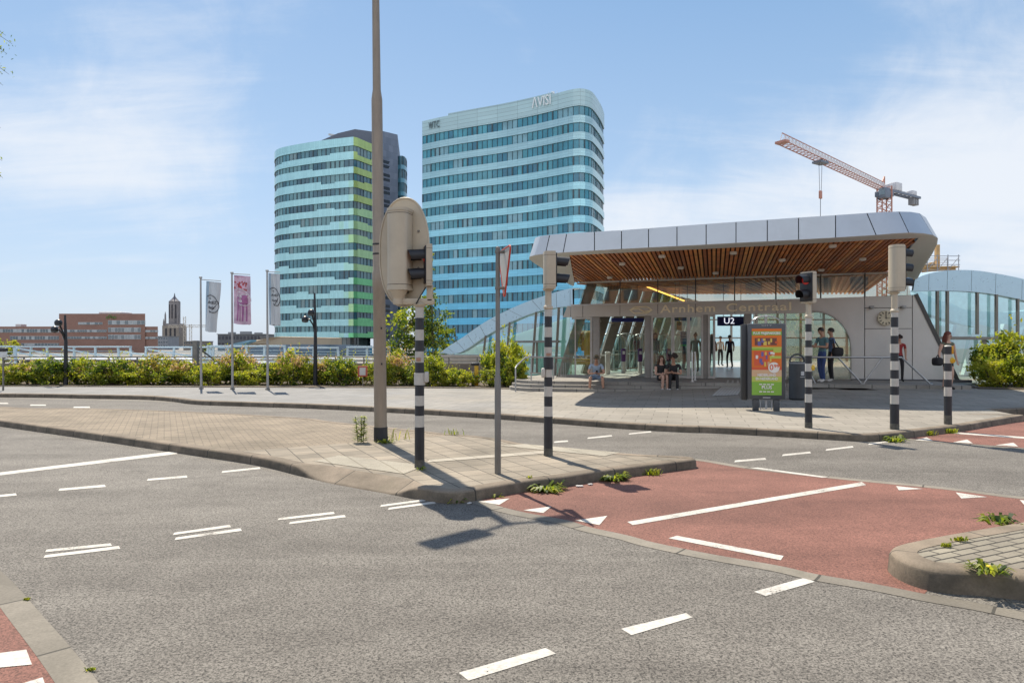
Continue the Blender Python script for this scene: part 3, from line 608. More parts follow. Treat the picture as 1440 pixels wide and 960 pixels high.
def left_tower():
    front = catmull([GX(a, d) for a, d in ((391, 206), (386.3, 201), (387.5, 196.5), (395, 193.5), (415, 190.5), (445, 187.2), (475, 184.7), (497, 183.2), (501, 183.6))], 6)
    side = [GX(501, 183.6), GX(515, 187.5), GX(531, 191.8)]
    plan = [Vector((p.x, p.y, 0)) for p in front[:-1]+side]
    t = thing('office_tower', 'round-ended tower with teal and lime green stepped bands and a dark stone flank', 'building', (-55, 190, -.95))
    fine = resample(plan, 1.45); ns = normals(fine); s = arc(fine); N_ = len(fine)-1
    xc = [fine[i].x/fine[i].y*F+CX for i in range(N_)]
    corner = next(i for i in range(N_) if xc[i] > 496)
    H = 57.6; pitch = 3.72
    WL = [winmat('bay_glass_a', (.08, .21, .25)), winmat('bay_glass_b', (.13, .28, .30)), winmat('bay_glass_c', (.04, .12, .16)), winmat('bay_glass_d', (.16, .25, .26), .12)]
    G1 = [panel_mat('teal_panels', (.42, .70, .71), .6, 4, rough=.25, metal=.3, line=.012), panel_mat('lime_panels', (.46, .60, .20), .6, 4, rough=.25, metal=.3, line=.012), panel_mat('green_panels', (.20, .62, .28), .6, 4, rough=.25, metal=.3, line=.012), panel_mat('aqua_panels', (.14, .55, .62), .6, 4, rough=.25, metal=.3, line=.012), panel_mat('mint_panels', (.42, .70, .60), .6, 4, rough=.25, metal=.3, line=.012), panel_mat('pale_green_panels', (.42, .66, .34), .6, 4, rough=.25, metal=.3, line=.012)]
    tops = H-2.3; n = 15
    for k in range(n):
        zt = tops-k*pitch; zb = zt-1.55
        if zb < 4.5: break
        w = MB(); windows(w, fine, ns, zb-.75, zt+.05, WL, inset=.2); w.build('window_band', WL+[MULL], t)
        z0 = []; z1 = []; st = 0; run = 0; mats = []
        zt_next = zt-pitch; last = k == n-1 or zt_next-1.55 < 4.5
        for i in range(N_):
            if run <= 0: st = random.choice((0, .0, .38, .75)) if st == 0 else random.choice((0, .38)); run = random.choice((3, 4, 5, 6, 7))
            run -= 1
            z0.append(zt_next+.02 if not last else zt_next+.6); z1.append(zb-st)
            f = k/(n-1.0)
            if xc[i] > 497: mats.append(1 if f < .28 else (5 if f < .58 else 2))
            elif xc[i] > 490 and f > .1: mats.append(random.choice((5, 4, 4)) if f < .7 else random.choice((2, 4, 5)))
            elif xc[i] > 472 and random.random() < .30: mats.append(4)
            else: mats.append(0)
        for i in range(1, N_):
            if random.random() < .6 and mats[i] in (1, 2, 3) and mats[i-1] in (1, 2, 3): mats[i] = mats[i-1]
        b = MB(); band(b, fine, ns, s, z0, z1, .07, mats); b.build('spandrel', G1, t)
        zlow = zt_next
    b = MB(); band(b, fine, ns, s, [tops]*N_, [H]*N_, .07, [1 if x > 497 else 0 for x in xc]); b.build('parapet', G1, t)
    # recessed ground floors of dark glass
    low = [p-n_*(1.2 if x < 485 else 2.5) for p, n_, x in zip(fine, ns, xc+[530])]
    w = MB(); windows(w, low, normals(low), -.95, zlow+.8, [winmat('lobby_glass_a', (.05, .09, .10)), winmat('lobby_glass_b', (.10, .14, .14)), winmat('lobby_glass_c', (.02, .04, .05))], inset=.05); w.build('lobby_glazing', [MATS['lobby_glass_a'], MATS['lobby_glass_b'], MATS['lobby_glass_c'], MULL], t)
    loop = [p-n_*.7 for p, n_ in zip(fine, ns)]+[GX(531, 195), GX(545, 215), GX(395, 225)]
    c = MB(); c.prism([(p.x, p.y) for p in loop], zlow+.6, H-.6); c.build('core', pmat('tower_core_dark', (.04, .06, .07), .5), t)
    # dark stone slab with slots, sloping roof crest
    ST = pave_wall('dark_stone', (.20, .23, .29), (.15, .18, .235), 2.4, 1.9)
    a, b2, c2, d2 = GX(526, 190.4), GX(559, 197.5), GX(563, 222), GX(528, 216)
    zl, zr = 62.0, 62.6
    m = MB(); m.add([a+Vector((0, 0, -.95)), b2+Vector((0, 0, -.95)), c2+Vector((0, 0, -.95)), d2+Vector((0, 0, -.95)), a+Vector((0, 0, zl)), b2+Vector((0, 0, zr)), c2+Vector((0, 0, zr)), d2+Vector((0, 0, zl))], [[0, 1, 5, 4], [1, 2, 6, 5], [2, 3, 7, 6], [3, 0, 4, 7], [4, 5, 6, 7]]); m.build('stone_flank', ST, t)
    e = (b2-a).normalized(); nn = Vector((e.y, -e.x, 0)); L_ = (b2-a).length
    sl = MB()
    for k in range(15):
        z = 52-k*pitch
        if z < 1: break
        for q in (0, 1):
            p = a+e*(L_*.36)+Vector((0, 0, z+q*1.3)); sl.add([p+nn*.03, p+e*2.7*(1 if k else .8)+nn*.03, p+e*2.7+nn*.03+Vector((0, 0, .85)), p+nn*.03+Vector((0, 0, .85))], [[0, 1, 2, 3]])
    sl.build('slot_windows', pmat('slot_dark', (.012, .016, .022), .2), t)
    # crest on the roof: dark sloping plates from the left end up to the flank
    cr = MB(); f0 = [(430, H+.2), (432, H+.9), (445, H+2.3), (478, H+4.6), (503, H+5.4), (527, H+4.4), (527, H-.2), (503, H-.2), (470, H-.2)]
    pl = [Vector(((u-CX)/F*197, 197-(u-430)*.045, z)) for u, z in f0]; cr.plate(pl, (2, 18, 0)); cr.build('roof_crest', pmat('crest_metal', (.11, .125, .16), .55), t)
    # round-cornered glass tail behind
    tail = catmull([GX(559, 201.5), GX(566, 201.2), GX(571, 203.5), GX(572.5, 208), GX(571, 214)], 4); tail = [Vector((p.x, p.y, 0)) for p in tail]; tn = normals(tail); ts = arc(tail)
    WIN_T = [winmat('tail_glass_a', (.14, .36, .46)), winmat('tail_glass_b', (.22, .45, .54))]
    for k in range(14):
        zt = 57.5-k*3.9
        if zt < 2: break
        w = MB(); windows(w, tail, tn, zt-2.6, zt+.05, WIN_T, inset=.15); w.build('window_band', WIN_T+[MULL], t)
        b = MB(); band(b, tail, tn, ts, zt-3.9, zt-2.6, .05); b.build('spandrel', panel_mat('tail_panels', (.16, .40, .50), .8, 4, rough=.2), t)
    cam_ = MB(); c = GX(470, 196, H+2.6); cam_.tube([c, c+Vector((0, 0, 1.7))], .12, 6); cam_.bar(c+Vector((-1.6, 0, 2.0)), c+Vector((1.4, 0, 1.5)), .35, .5); cam_.build('roof_crane', pmat('roof_gear', (.5, .5, .5), .5), t)
def pave_wall(name, c1, c2, bw, bh, mo=None, ms=.03):
    m, nt, b, out = base_mat(name); L = nt.links; g = node(nt, 'ShaderNodeNewGeometry'); sp = node(nt, 'ShaderNodeSeparateXYZ'); L.new(g.outputs['Position'], sp.inputs[0])
    cb = node(nt, 'ShaderNodeCombineXYZ'); L.new(mth(nt, 'ADD', sp.outputs[0], sp.outputs[1]), cb.inputs[0]); L.new(sp.outputs[2], cb.inputs[1])
    br = node(nt, 'ShaderNodeTexBrick', offset=.5); L.new(cb.outputs[0], br.inputs['Vector']); br.inputs['Scale'].default_value = 1
    br.inputs['Color1'].default_value = (*c1, 1); br.inputs['Color2'].default_value = (*c2, 1); br.inputs['Mortar'].default_value = (*(mo or tuple(x*.6 for x in c1)), 1); br.inputs['Mortar Size'].default_value = ms; br.inputs['Brick Width'].default_value = bw; br.inputs['Row Height'].default_value = bh
    n = node(nt, 'ShaderNodeTexNoise', i_Scale=.25, i_Detail=8.0, i_Roughness=.7); L.new(g.outputs['Position'], n.inputs['Vector'])
    c = mixc(nt, n.outputs[0], mixc(nt, 1.0, br.outputs[0], (.75, .75, .75), 'MULTIPLY'), mixc(nt, 1.0, br.outputs[0], (1.25, 1.25, 1.25), 'MULTIPLY'))
    L.new(c, b.inputs['Base Color']); b.inputs['Roughness'].default_value = .7; return m
left_tower()

# ================================================================== FAR BUILDINGS ON THE LEFT
def brick_office():
    D = 250.0; t = thing('brick_office', 'long red brick office block with ribbon windows and a taller middle part', 'building', GX(110, D, -.95))
    BR = pave_wall('red_brick', (.30, .165, .125), (.26, .14, .105), .6, .2, ms=.02); GLS = winmat('office_pane', (.06, .09, .11)); LT = winmat('office_blind', (.32, .35, .36), .4); FR = pmat('office_frame', (.5, .5, .5), .6)
    z = lambda py: CZ+(HY-py)/F*D
    X = lambda u, d=D: (u-CX)/F*d
    Xb = lambda u: (u-CX)/F*(D+18)
    w = MB(); w.prism([(X(-60), D), (X(222), D), (Xb(221), D+18), (Xb(-60), D+18)], -.95, z(459)); w.build('wall', BR, t)
    w = MB(); w.prism([(X(84), D-.4), (X(205), D-.4), (Xb(204), D+17), (Xb(86), D+17)], -.95, z(441)); w.build('tall_wall', BR, t)
    r = MB(); r.box(((X(130)+X(160))/2, D+8, z(439.6)), (X(162)-X(130), 8, 1.2), bev=.4); r.box((X(13), D+6, z(457.5)), (2, 3, 1.2)); r.build('roof_plant', FR, t)
    def rib(u0, u1, p0, p1, y, n):
        m = MB(); m.box(((X(u0, y)+X(u1, y))/2, y+.1, (z(p0)+z(p1))/2), (X(u1, y)-X(u0, y), .3, z(p0)-z(p1)), mi=2)
        dx = (X(u1, y)-X(u0, y))/n
        for i in range(n):
            k = random.choice((0, 0, 1)); m.box((X(u0, y)+dx*(i+.5), y-.07, (z(p0)+z(p1))/2), (dx*.86, .06, (z(p0)-z(p1))*.86), mi=k)
        m.build('ribbon_window', [GLS, LT, FR], t)
    for u0, u1, p0, p1, n in ((0, 83, 462.5, 467.5, 22), (88, 150, 463.5, 467, 18), (152, 198, 460.5, 467, 10), (200, 222, 464, 467, 6), (14, 83, 472.5, 477.5, 18), (88, 150, 473, 476.5, 16), (152, 198, 470.5, 477, 10), (200, 222, 473.5, 476.5, 6), (30, 150, 482.5, 486, 26), (110, 144, 453, 456.5, 6), (152, 204, 450.5, 456.5, 9)):
        rib(u0, u1, p0, p1, D-.55 if u0 > 83 and u1 < 204.5 else D-.15, n)
    s = MB(); 
    for k, (dx, h) in enumerate(((0, 1.1), (.9, 1.5), (1.8, 1.1), (2.7, 1.1))): s.lathe([(.45, 0), (.45, .3)], (X(152.5)+dx, D-.45, z(446.5)+.5*(k == 1)), 10, axis=Matrix.Rotation(R(90), 3, 'X'))
    s.build('roof_logo', pmat('sign_green', (.05, .55, .06), .5), t)
brick_office()
def church():
    D = 1000.0; t = thing('church_tower', 'tall gothic stone church tower with pointed spire on the skyline', 'church tower', GX(245, D, -.95))
    ST = pave_wall('church_stone', (.25, .225, .22), (.20, .18, .18), 3, 1.5); SL = pmat('church_slate', (.09, .09, .11), .6); DK = pmat('church_louvre', (.035, .033, .04), .8); TN = pave_wall('church_sandstone', (.25, .21, .175), (.21, .175, .15), 3, 1.5)
    z = lambda py: CZ+(HY-py)/F*D; c = GX(245.5, D)
    def oct_(r, z0, z1, r2=None, n=8, mb=None): mb.lathe([(r, z0), (r2 or r, z1)], c, n)
    b = MB(); b.box(c+Vector((0, 0, (z(458)-.95)/2)), (24, 24, z(458)+.95)); b.build('lower_stage', TN, t)
    b = MB(); b.box(c+Vector((0, 0, (z(458)+z(455))/2)), (20, 20, z(455)-z(458))); b.build('middle_stage', ST, t)
    b = MB()
    b.prism([(c.x+7.8*math.cos(R(22.5+45*i)), c.y+7.8*math.sin(R(22.5+45*i))) for i in range(8)], z(455.5), z(424.5)); b.build('octagon', ST, t)
    b = MB(); pr = [(7.9, z(424.6)), (8.2, z(424)), (4.2, z(420.5)), (1.2, z(417)), (.3, z(412))]; b.lathe(pr, c, 8); b.build('spire', SL, t)
    for s in (-1, 1):
        for py0, py1, off in ((468, 448, 11.4), (458, 438, 9)):
            b = MB(); b.lathe([(1.5, z(py0)), (1.2, z(py1+5)), (.1, z(py1))], c+Vector((s*off, -9, 0)), 6); b.build('pinnacle', ST, t)
    for k in (-1, 0, 1):
        b = MB(); b.box(c+Vector((k*4.6, -7.4 if k == 0 else -6.2, z(438))), (1.5, .6, 20)); b.build('louvre_window', DK, t)
        b = MB(); b.box(c+Vector((k*6.4, -12.1, z(469))), (2.4, .4, 15)); b.build('louvre_window', DK, t)
church()
def plain_block(label, u0, u1, ptop, D, col, rows, bay, pbot=489, depth=14, name='city_building', bits=()):
    t = thing(name, label, 'building', GX((u0+u1)/2, D, -.95)); z = lambda py: CZ+(HY-py)/F*D; X = lambda u: (u-CX)/F*D
    w = MB(); w.box(((X(u0)+X(u1))/2, D+depth/2, (z(ptop)-.95)/2), (X(u1)-X(u0), depth, z(ptop)+.95)); w.build('wall', pmat('wall_%d' % int(u0), col, .8, var=.15, scale=.3), t)
    g = winmat('block_pane', (.05, .07, .09))
    n = max(1, int((u1-u0)/bay)); hh = (ptop-pbot)/-rows
    for r in range(rows):
        m = MB()
        for i in range(n): m.box((X(u0+(i+.5)*(u1-u0)/n), D-.06, z(ptop+(r+.5)*hh)), (abs(X(u0+bay*.62)-X(u0)), .12, hh*.5/F*D))
        m.build('window_row', g, t)
    m = MB(); m.box(((X(u0)+X(u1))/2, D+depth/2, z(ptop)+.2/F*D), (X(u1)-X(u0)+.6, depth+.6, .4/F*D+.2)); m.build('roof_edge', pmat('roof_edge', (.2, .2, .2), .7), t)
    for (u, p, w_) in bits:
        m = MB(); m.box((X(u), D+depth/2, (z(ptop)+z(p))/2), (w_/F*D, 3, z(p)-z(ptop))); m.build('roof_plant', pmat('roof_plant', (.25, .26, .27), .7), t)
    return t
plain_block('low grey building at the foot of the church tower', 222, 236, 473, 420, (.24, .25, .27), 3, 3)
plain_block('dark grey flat-roofed hall behind the purple flag', 306, 372, 470, 330, (.13, .14, .15), 2, 5, bits=((318, 466.5, 8), (338, 465.5, 14), (356, 467, 9)))
plain_block('small dark shed-roofed block left of the teal tower base', 366, 388, 473.5, 300, (.17, .165, .16), 2, 5)
plain_block('low brown building between the flagpoles in the distance', 258, 284, 480, 380, (.22, .19, .16), 2, 3)
# light tower cranes in the haze between church and flags
def far_mast(u, ptop, D, label, jib=None):
    t = thing('construction_crane', label, 'crane', GX(u, D, -.95)); z = lambda py: CZ+(HY-py)/F*D
    m = MB(); b = GX(u, D)
    for dx in (-.9, .9):
        m.tube([b+Vector((dx, 0, -.9)), b+Vector((dx, 0, z(ptop)))], .22, 4)
    n = 12
    for i in range(n): m.tube([b+Vector((-.9 if i % 2 else .9, 0, z(ptop)*i/n)), b+Vector((.9 if i % 2 else -.9, 0, z(ptop)*(i+1)/n))], .14, 4)
    m.build('mast', pmat('far_crane', (.45, .40, .33), .6), t)
    if jib:
        m = MB(); a = Vector(((jib[0]-CX)/F*D, D, z(jib[2]))); c = Vector(((jib[1]-CX)/F*D, D, z(jib[2])))
        for dz in (0, 1.6): m.tube([a+Vector((0, 0, dz)), c+Vector((0, 0, dz))], .22, 4)
        for i in range(16): m.tube([a.lerp(c, i/16)+Vector((0, 0, 1.6*(i % 2))), a.lerp(c, (i+1)/16)+Vector((0, 0, 1.6*((i+1) % 2)))], .14, 4)
        m.build('jib', MATS['far_crane'], t)
far_mast(259.5, 445, 520, 'thin pale mast right of the church tower'); far_mast(268, 456, 520, 'pale construction crane with long flat jib beside the church tower', (236, 290, 460))
# sand coloured sloping concrete roof between the flags
def ramp_roof():
    t = thing('sloping_roof', 'sand coloured sloping concrete roof rising to the teal tower', 'building', GX(350, 120, -.95)); D = 120.0
    a = [P(318, 489.5, D), P(340, 483, D), P(362, 477.5, D+4), P(388, 473.5, D+8), P(396, 473, D+10), P(396, 500, D+10), P(318, 500, D)]
    m = MB(); m.plate(a, (6, 22, 0)); m.build('roof_shell', pmat('sand_concrete', (.52, .42, .31), .8, var=.1, scale=.3), t)
    m = MB(); m.plate([P(306, 490, D-2), P(330, 482.5, D-2), P(352, 478, D), P(352, 479.8, D), P(326, 490, D-2)], (.5, 1.5, 0)); m.build('glazed_edge', winmat('blue_glazing', (.22, .42, .55)), t)
    m = MB(); m.plate([P(352, 489.5, D-6), P(378, 485, D-6), P(420, 484, D-6), P(480, 484.5, D-6), P(520, 486, D-6), P(520, 499, D-6), P(352, 499, D-6)], (0, 2, 0)); m.build('dark_glazing', winmat('ramp_glass', (.03, .08, .14)), t)
ramp_roof()

# ================================================================== TOWER CRANE AND SCAFFOLD
def crane():
    D0, D1, D2 = 150.0, 115.0, 158.5; base = GX(1243.5, D0, -.95)
    t = thing('tower_crane', 'red and white tower crane with long lattice jib above the station roof', 'crane', base)
    RD = pmat('crane_red', (.46, .21, .15), .5, var=.15); WH = pmat('crane_white', (.62, .60, .60), .5); GR = pmat('crane_grey', (.16, .18, .22), .5); RO = pmat('steel_rope', (.12, .12, .13), .5)
    zj = CZ+(HY-263)/F*D0
    def lattice(a, b, w, h, n, mats, name, tri=True, r=.10):
        a, b = Vector(a), Vector(b); d = (b-a).normalized(); up = Vector((0, 0, 1)) if abs(d.z) < .9 else Vector((0, 1, 0)); sx = d.cross(up).normalized(); sy = sx.cross(d)
        ch = [sx*w/2, -sx*w/2, sy*h] if tri else [sx*w/2+sy*h/2, -sx*w/2+sy*h/2, -sx*w/2-sy*h/2, sx*w/2-sy*h/2]
        m = MB()
        for q in ch: m.tube([a+q, b+q], r, 5, mi=0)
        L = len(ch)
        for i in range(n):
            p, q = a.lerp(b, i/n), a.lerp(b, (i+1)/n)
            for k in range(L):
                u, v = ch[k], ch[(k+1) % L]
                mi = 1 if (tri and k > 0) else 0
                m.tube([p+u, (p+q)/2+v], r*.55, 4, mi=mi); m.tube([(p+q)/2+v, q+u], r*.55, 4, mi=mi)
        return m.build(name, mats, t)
    lattice(base, base+Vector((0, 0, zj+.95)), 2.1, 2.1, 26, [RD, RD], 'mast', False, .16)
    p0 = base+Vector((0, 0, zj+.25)); tip = P(1100, 201, D1); end = P(1289, 275, D2)
    tip.z = p0.z; end.z = p0.z
    lattice(p0, tip, 1.7, 1.65, 36, [RD, WH], 'jib')
    d = (end-p0).normalized(); sx = Vector((-d.y, d.x, 0))
    m = MB(); 
    for q in (-.8, .8): m.bar(p0+sx*q, end+sx*q, .35, .5)
    for i in range(9): c = p0.lerp(end, i/8); m.bar(c-sx*.8, c+sx*.8, .2, .2)
    for i in range(9): c = p0.lerp(end, i/8)+sx*.9; m.tube([c, c+Vector((0, 0, 1.2))], .05, 4)
    m.tube([p0+sx*.9+Vector((0, 0, 1.2)), end+sx*.9+Vector((0, 0, 1.2))], .05, 4); m.build('counter_jib', RD if False else GR, t)
    m = MB(); rz = math.atan2(d.y, d.x)
    for k in range(3): m.box(end-d*(.6+k*.9)+Vector((0, 0, -.9)), (.6, 1.3, 1.7), rz, bev=.06)
    m.build('counterweight', pmat('counterweight', (.28, .28, .29), .8), t)
    m = MB(); m.box(p0+d*5.0+Vector((0, 0, 1.3)), (2.6, 1.7, 1.8), rz, bev=.1); m.box(p0+d*2.2+Vector((0, 0, .9)), (1.6, 1.2, 1.2), rz, bev=.1); m.box(p0+d*12.5+Vector((0, 0, .9)), (2.0, 1.4, 1.0), rz, bev=.1); m.build('winch_housing', WH, t)
    m = MB(); m.box(p0+Vector((0, 0, -.9)), (2.8, 2.8, 1.2), rz, bev=.1); m.lathe([(1.3, 0), (1.3, .6)], p0+Vector((0, 0, -1.9)), 14); m.build('slewing_platform', GR, t)
    m = MB(); c = p0-d*3.4-sx*1.7+Vector((0, 0, -1.4)); m.box(c, (2.0, 1.5, 2.2), rz, bev=.18); m.build('cab', GR, t)
    m = MB(); m.box(c-d*.95+Vector((0, 0, .2)), (.2, 1.2, 1.3), rz); m.build('cab_window', winmat('cab_glass', (.25, .32, .36)), t)
    L = (tip-p0).length; c = p0.lerp(tip, .685)
    m = MB(); m.box(c+Vector((0, 0, -.4)), (2.6, 1.8, .35), rz)
    for q in (-.8, .8): m.tube([c+d*q+sx*.9+Vector((0, 0, -.4)), c+d*q-sx*.9+Vector((0, 0, -.2))], .22, 8)
    m.build('trolley', GR, t)
    m = MB(); zk = -6.0
    for q in (-.5, .5): m.tube([c+d*q+Vector((0, 0, -.5)), c+d*q*.5+Vector((0, 0, zk))], .045, 5)
    m.tube([c+Vector((0, 0, zk-1)), c+Vector((0, 0, -29))], .06, 5); m.build('hoist_rope', RO, t)
    m = MB(); m.box(c+Vector((0, 0, zk-.3)), (.7, .4, 1.5), rz, bev=.12); m.build('hook_block', RD, t)
    m = MB(); q = p0.lerp(tip, .02)
    m.bar(p0+Vector((0, 0, 0)), p0+Vector((0, 0, 3.0)), .25); m.bar(p0-d*2+Vector((0, 0, 0)), p0+Vector((0, 0, 3)), .18); m.build('apex_frame', RD, t)
    m = MB(); m.box(tip+Vector((0, 0, .1)), (1.2, 2.0, .4), rz); m.build('jib_tip', RD, t)
crane()
def scaffold():
    D = 62.0; t = thing('scaffold', 'scaffold tower with timber platforms rising behind the station roof', 'scaffold', GX(1325, D, -.95)); X = lambda u, d=D: (u-CX)/F*d; z = lambda p: CZ+(HY-p)/F*D
    ST = pmat('scaffold_steel', (.33, .34, .36), .45, metal=.5); WD = pmat('scaffold_boards', (.46, .30, .14), .8, var=.25, scale=2)
    us = (1290, 1304, 1318, 1333, 1348); m = MB()
    for u in us:
        for dy in (0, 1.6): m.tube([Vector((X(u), D+dy, -.9)), Vector((X(u), D+dy, z(358)))], .04, 5)
    m.build('standards', ST, t); m = MB()
    for p in (360, 366, 372, 380, 392):
        for dy in (0, 1.6): m.tube([Vector((X(1288), D+dy, z(p))), Vector((X(1350), D+dy, z(p)))], .03, 5)
    for a, b in zip(us, us[1:]): m.tube([Vector((X(a), D, z(380))), Vector((X(b), D, z(362)))], .03, 5)
    m.build('ledgers', ST, t)
    for p in (375, 390):
        m = MB(); m.box(((X(1288)+X(1350))/2, D+.8, z(p)), (X(1350)-X(1288), 1.5, .12)); m.build('platform', WD, t)
    m = MB(); m.bar((X(1327.5), D+1, z(385)), (X(1327.5), D+1, z(342)), .32); m.bar((X(1290), D+.2, z(379)), (X(1316), D+.2, z(370)), .2, .35); m.bar((X(1300), D+.3, z(381)), (X(1346), D+.3, z(377)), .2, .5); m.build('timber_post', WD, t)
scaffold()
# ================================================================== THE STATION
FA, FB = Vector((2.15, 25.7, 0)), Vector((14.6, 23.0, 0))
FE = (FB-FA).normalized(); FN = Vector((FE.y, -FE.x, 0))                     # along the front, and out of it
def fac(u, v, z): return FA+FE*u+FN*v+Vector((0, 0, z))
def UP(px_, v=0.0):                                                          # distance along the front seen at one bearing
    s = (px_-CX)/F; o = FA+FN*v
    return (s*o.y-o.x)/(FE.x-s*FE.y)
def FP(px_, py_, v=0.0):
    p = fac(UP(px_, v), v, 0); p.z = CZ+(HY-py_)/F*p.y; return p
FL = .42
MET = pmat('fascia_metal', (.50, .53, .56), .34, metal=.3, var=.07, scale=.6, dirt=.14); LIP = pmat('lip_metal', (.62, .61, .58), .5, var=.05)
WOODS = [pmat('wood_slat_a', (.60, .19, .040), .55, var=.5, scale=2.5, stretch=(1, 1, 1)), pmat('wood_slat_b', (.40, .115, .025), .55, var=.35, scale=2.5), pmat('wood_slat_c', (.74, .30, .075), .55, var=.3, scale=2.5)]
JOINT = pmat('dark_joint', (.03, .03, .032), .7); STEELF = pmat('door_frame_metal', (.46, .44, .41), .4, metal=.3); DARKF = pmat('dark_frame', (.06, .058, .056), .5)
BAND = pmat('band_metal', (.47, .445, .405), .35, metal=.3, var=.06, scale=.5); WALLP = pmat('wall_panel', (.62, .61, .58), .16, var=.07, scale=.7, spec=.7, coat=.3, dirt=.08)
POSTM = pmat('slanted_post_metal', (.20, .18, .155), .55, var=.15); COLM = pmat('column_concrete', (.30, .28, .255), .6, var=.1); GLZ = glass('clear_glass', (.86, .94, .92), .9, 0.0, .03); GLT = glass('teal_glass', (.66, .86, .83), 1.8, 0.0, .24); GLU = glass('upper_glass', (.85, .86, .80), 1.6, 0.0, .06)
station = thing('station_hall', 'station entrance hall with timber soffit canopy and curved glass wings', 'station', fac(7, 0, FL))

def canopy():
    S = [((a, b, d), (a2, b2, d+(.1 if a < 1200 else .4))) for a, b, a2, b2, d in ((806,402,812,376,26.2),(786,392,790,362,24.3),(768,381,773,349,22.3),(752,370.5,759,341,20.5),(744,364.5,752,336.5,19.6),(744.5,361,753.5,334,19.25),(752,358.8,760,332,19.05),(767,356.8,773,330.3,18.97),(792,355,797,328.2,18.9),(836,352.3,836,326,18.8),(874,350,874,323.8,18.7),(912,348,912,321,18.6),(952,346,952,318,18.5),(993,343.8,993,315,18.4),(1035,341.5,1035,312,18.28),(1079,339.3,1079,309,18.15),(1123,337,1123,306,18.02),(1175,334,1175,302.6,17.85),(1232,330.5,1219,299.6,17.65),(1256,328.3,1242,298.2,17.6),(1278,327.2,1264,297.6,17.65),(1298,328,1281,298,17.8),(1312,330.5,1293,300,18.15),(1319,335,1302,306,18.8),(1318,343,1304,315,19.6),(1311,357,1299,329,20.8),(1300,374,1290,348,22.2),(1290,392,1282,368,24.0))]
    bot = [P(*a) for a, b in S]; top = [P(*b) for a, b in S]
    joints = [0, 2, 4, 7, 8, 9, 10, 11, 12, 13, 14, 15, 16, 17, 18, 20, 22, 24, 27]
    ns = normals(bot)
    for a, b in zip(joints, joints[1:]):
        m = MB(); bb = bot[a:b+1]; tt = top[a:b+1]
        def cut(L):                                                          # leave a dark open joint at both ends
            L = [p.copy() for p in L]; L[0] += (L[1]-L[0]).normalized()*.012; L[-1] += (L[-2]-L[-1]).normalized()*.012; return L
        bb, tt = cut(bb), cut(tt); nb = ns[a:b+1]
        rows = [[p-n*.06+Vector((0, 0, .0)) for p, n in zip(bb, nb)], bb, tt, [q-n*.25+Vector((0, 0, .02)) for q, n in zip(tt, nb)]]
        m.grid(rows, 0, True); m.build('fascia_panel', MET, station, sharp=30)
    m = MB(); m.grid([[p-n*.03+Vector((0, 0, .02)) for p, n in zip(bot, ns)], [q-n*.04-Vector((0, 0, .02)) for q, n in zip(top, ns)]]); m.build('fascia_backing', JOINT, station)
    # underside lip, broad at the two ends
    def soff(u): return 3.98+.012*u                                           # soffit height at the glass
    uv = [((p-FA).dot(FE), (p-FA).dot(FN)) for p in bot]; v8, v19 = uv[8][1]-.62, uv[19][1]-.62
    inn = []
    for i, (u, v) in enumerate(uv):
        if i < 8: vv = lerp(-.25, v8, smooth01(i/8.5)); inn.append((.2+.1*vv, vv))
        elif i <= 19: vv = v-.62; inn.append((max(.2+.1*vv, min(u, 11.0-.17*vv)), vv))
        else: vv = lerp(v19, -.25, smooth01((i-19.5)/7.5)); inn.append((11.0-.17*vv, vv))
    def zs(u, v): f = max(0.0, min(1.0, v/6.1)); return lerp(soff(u), 4.15+.033*u, f)
    innp = [fac(u, v, zs(u, v)) for u, v in inn]
    mid = [p.lerp(q, .12)+Vector((0, 0, -.03)) for p, q in zip(bot, innp)]
    m = MB(); m.grid([bot, mid, innp], 0, True); m.build('soffit_lip', LIP, station)
    # timber slats running from the lip to the glass
    front = [fac(*inn[i], 0) for i in range(8, 20)]
    fu = [inn[i] for i in range(8, 20)]
    def vfront(u):
        for (a, va), (b, vb) in zip(fu, fu[1:]):
            if a <= u <= b and b-a > 1e-6: return lerp(va, vb, (u-a)/(b-a))
        return fu[0][1] if u < fu[0][0] else fu[-1][1]
    m = MB(); u = -.20
    while u < 10.5:                                                              # parallel slats, cut by the lip at both ends
        vf = min(vfront(max(.84, min(u, 9.9))), (u+.25)/.1738, (10.52-u)/.0962)
        if vf > .05:
            a, b = fac(u+.45*(1-vf/6.1), vf, 0), fac(u+.47, -.25, 0); a.z = zs(u, vf)+.035; b.z = zs(u+.45, -.25)+.035
            m.bar(a, b, .082, .045, mi=random.choice((0, 0, 1, 1, 2)))
        u += .128
    m.build('timber_slats', WOODS, station)
    m = MB(); m.fill([p+Vector((0, 0, .09)) for p in innp[1:-1]]+[fac(11.2, -.4, 4.22), fac(.1, -.4, 4.09)], 0, True); m.build('soffit_backing', pmat('soffit_dark', (.05, .022, .01), .9), station)
    LD = pmat('lamp_ring', (.75, .73, .68), .4)
    for u, v in ((1.6, 1.2), (2.2, 4.2), (4.0, 2.8), (5.4, 5.1), (5.2, 1.3), (7.0, 3.4), (8.6, 1.1), (8.0, 5.3), (9.4, 2.9), (3.4, 5.2)):
        m = MB(); m.lathe([(0, -.045), (.085, -.045), (.10, -.03), (.10, .03)], fac(u, v, zs(u, v)-.02), 14); m.build('downlight', LD, station)
    # roof deck
    m = MB(); back = [Vector((20.5, 50, 5.6)), Vector((30, 52, 5.6)), Vector((34, 36, 5.4)), Vector((16, 26.0, 5.3))]
    pts = [p-n*.2+Vector((0, 0, .015)) for p, n in zip(top, ns)]
    m.fill(pts+[Vector((15.5, 30, 5.2)), Vector((21, 41, 5.5)), Vector((9, 41, 5.5)), Vector((4.6, 33, 5.2))]); m.build('roof_deck', pmat('roof_membrane', (.34, .35, .36), .7), station)
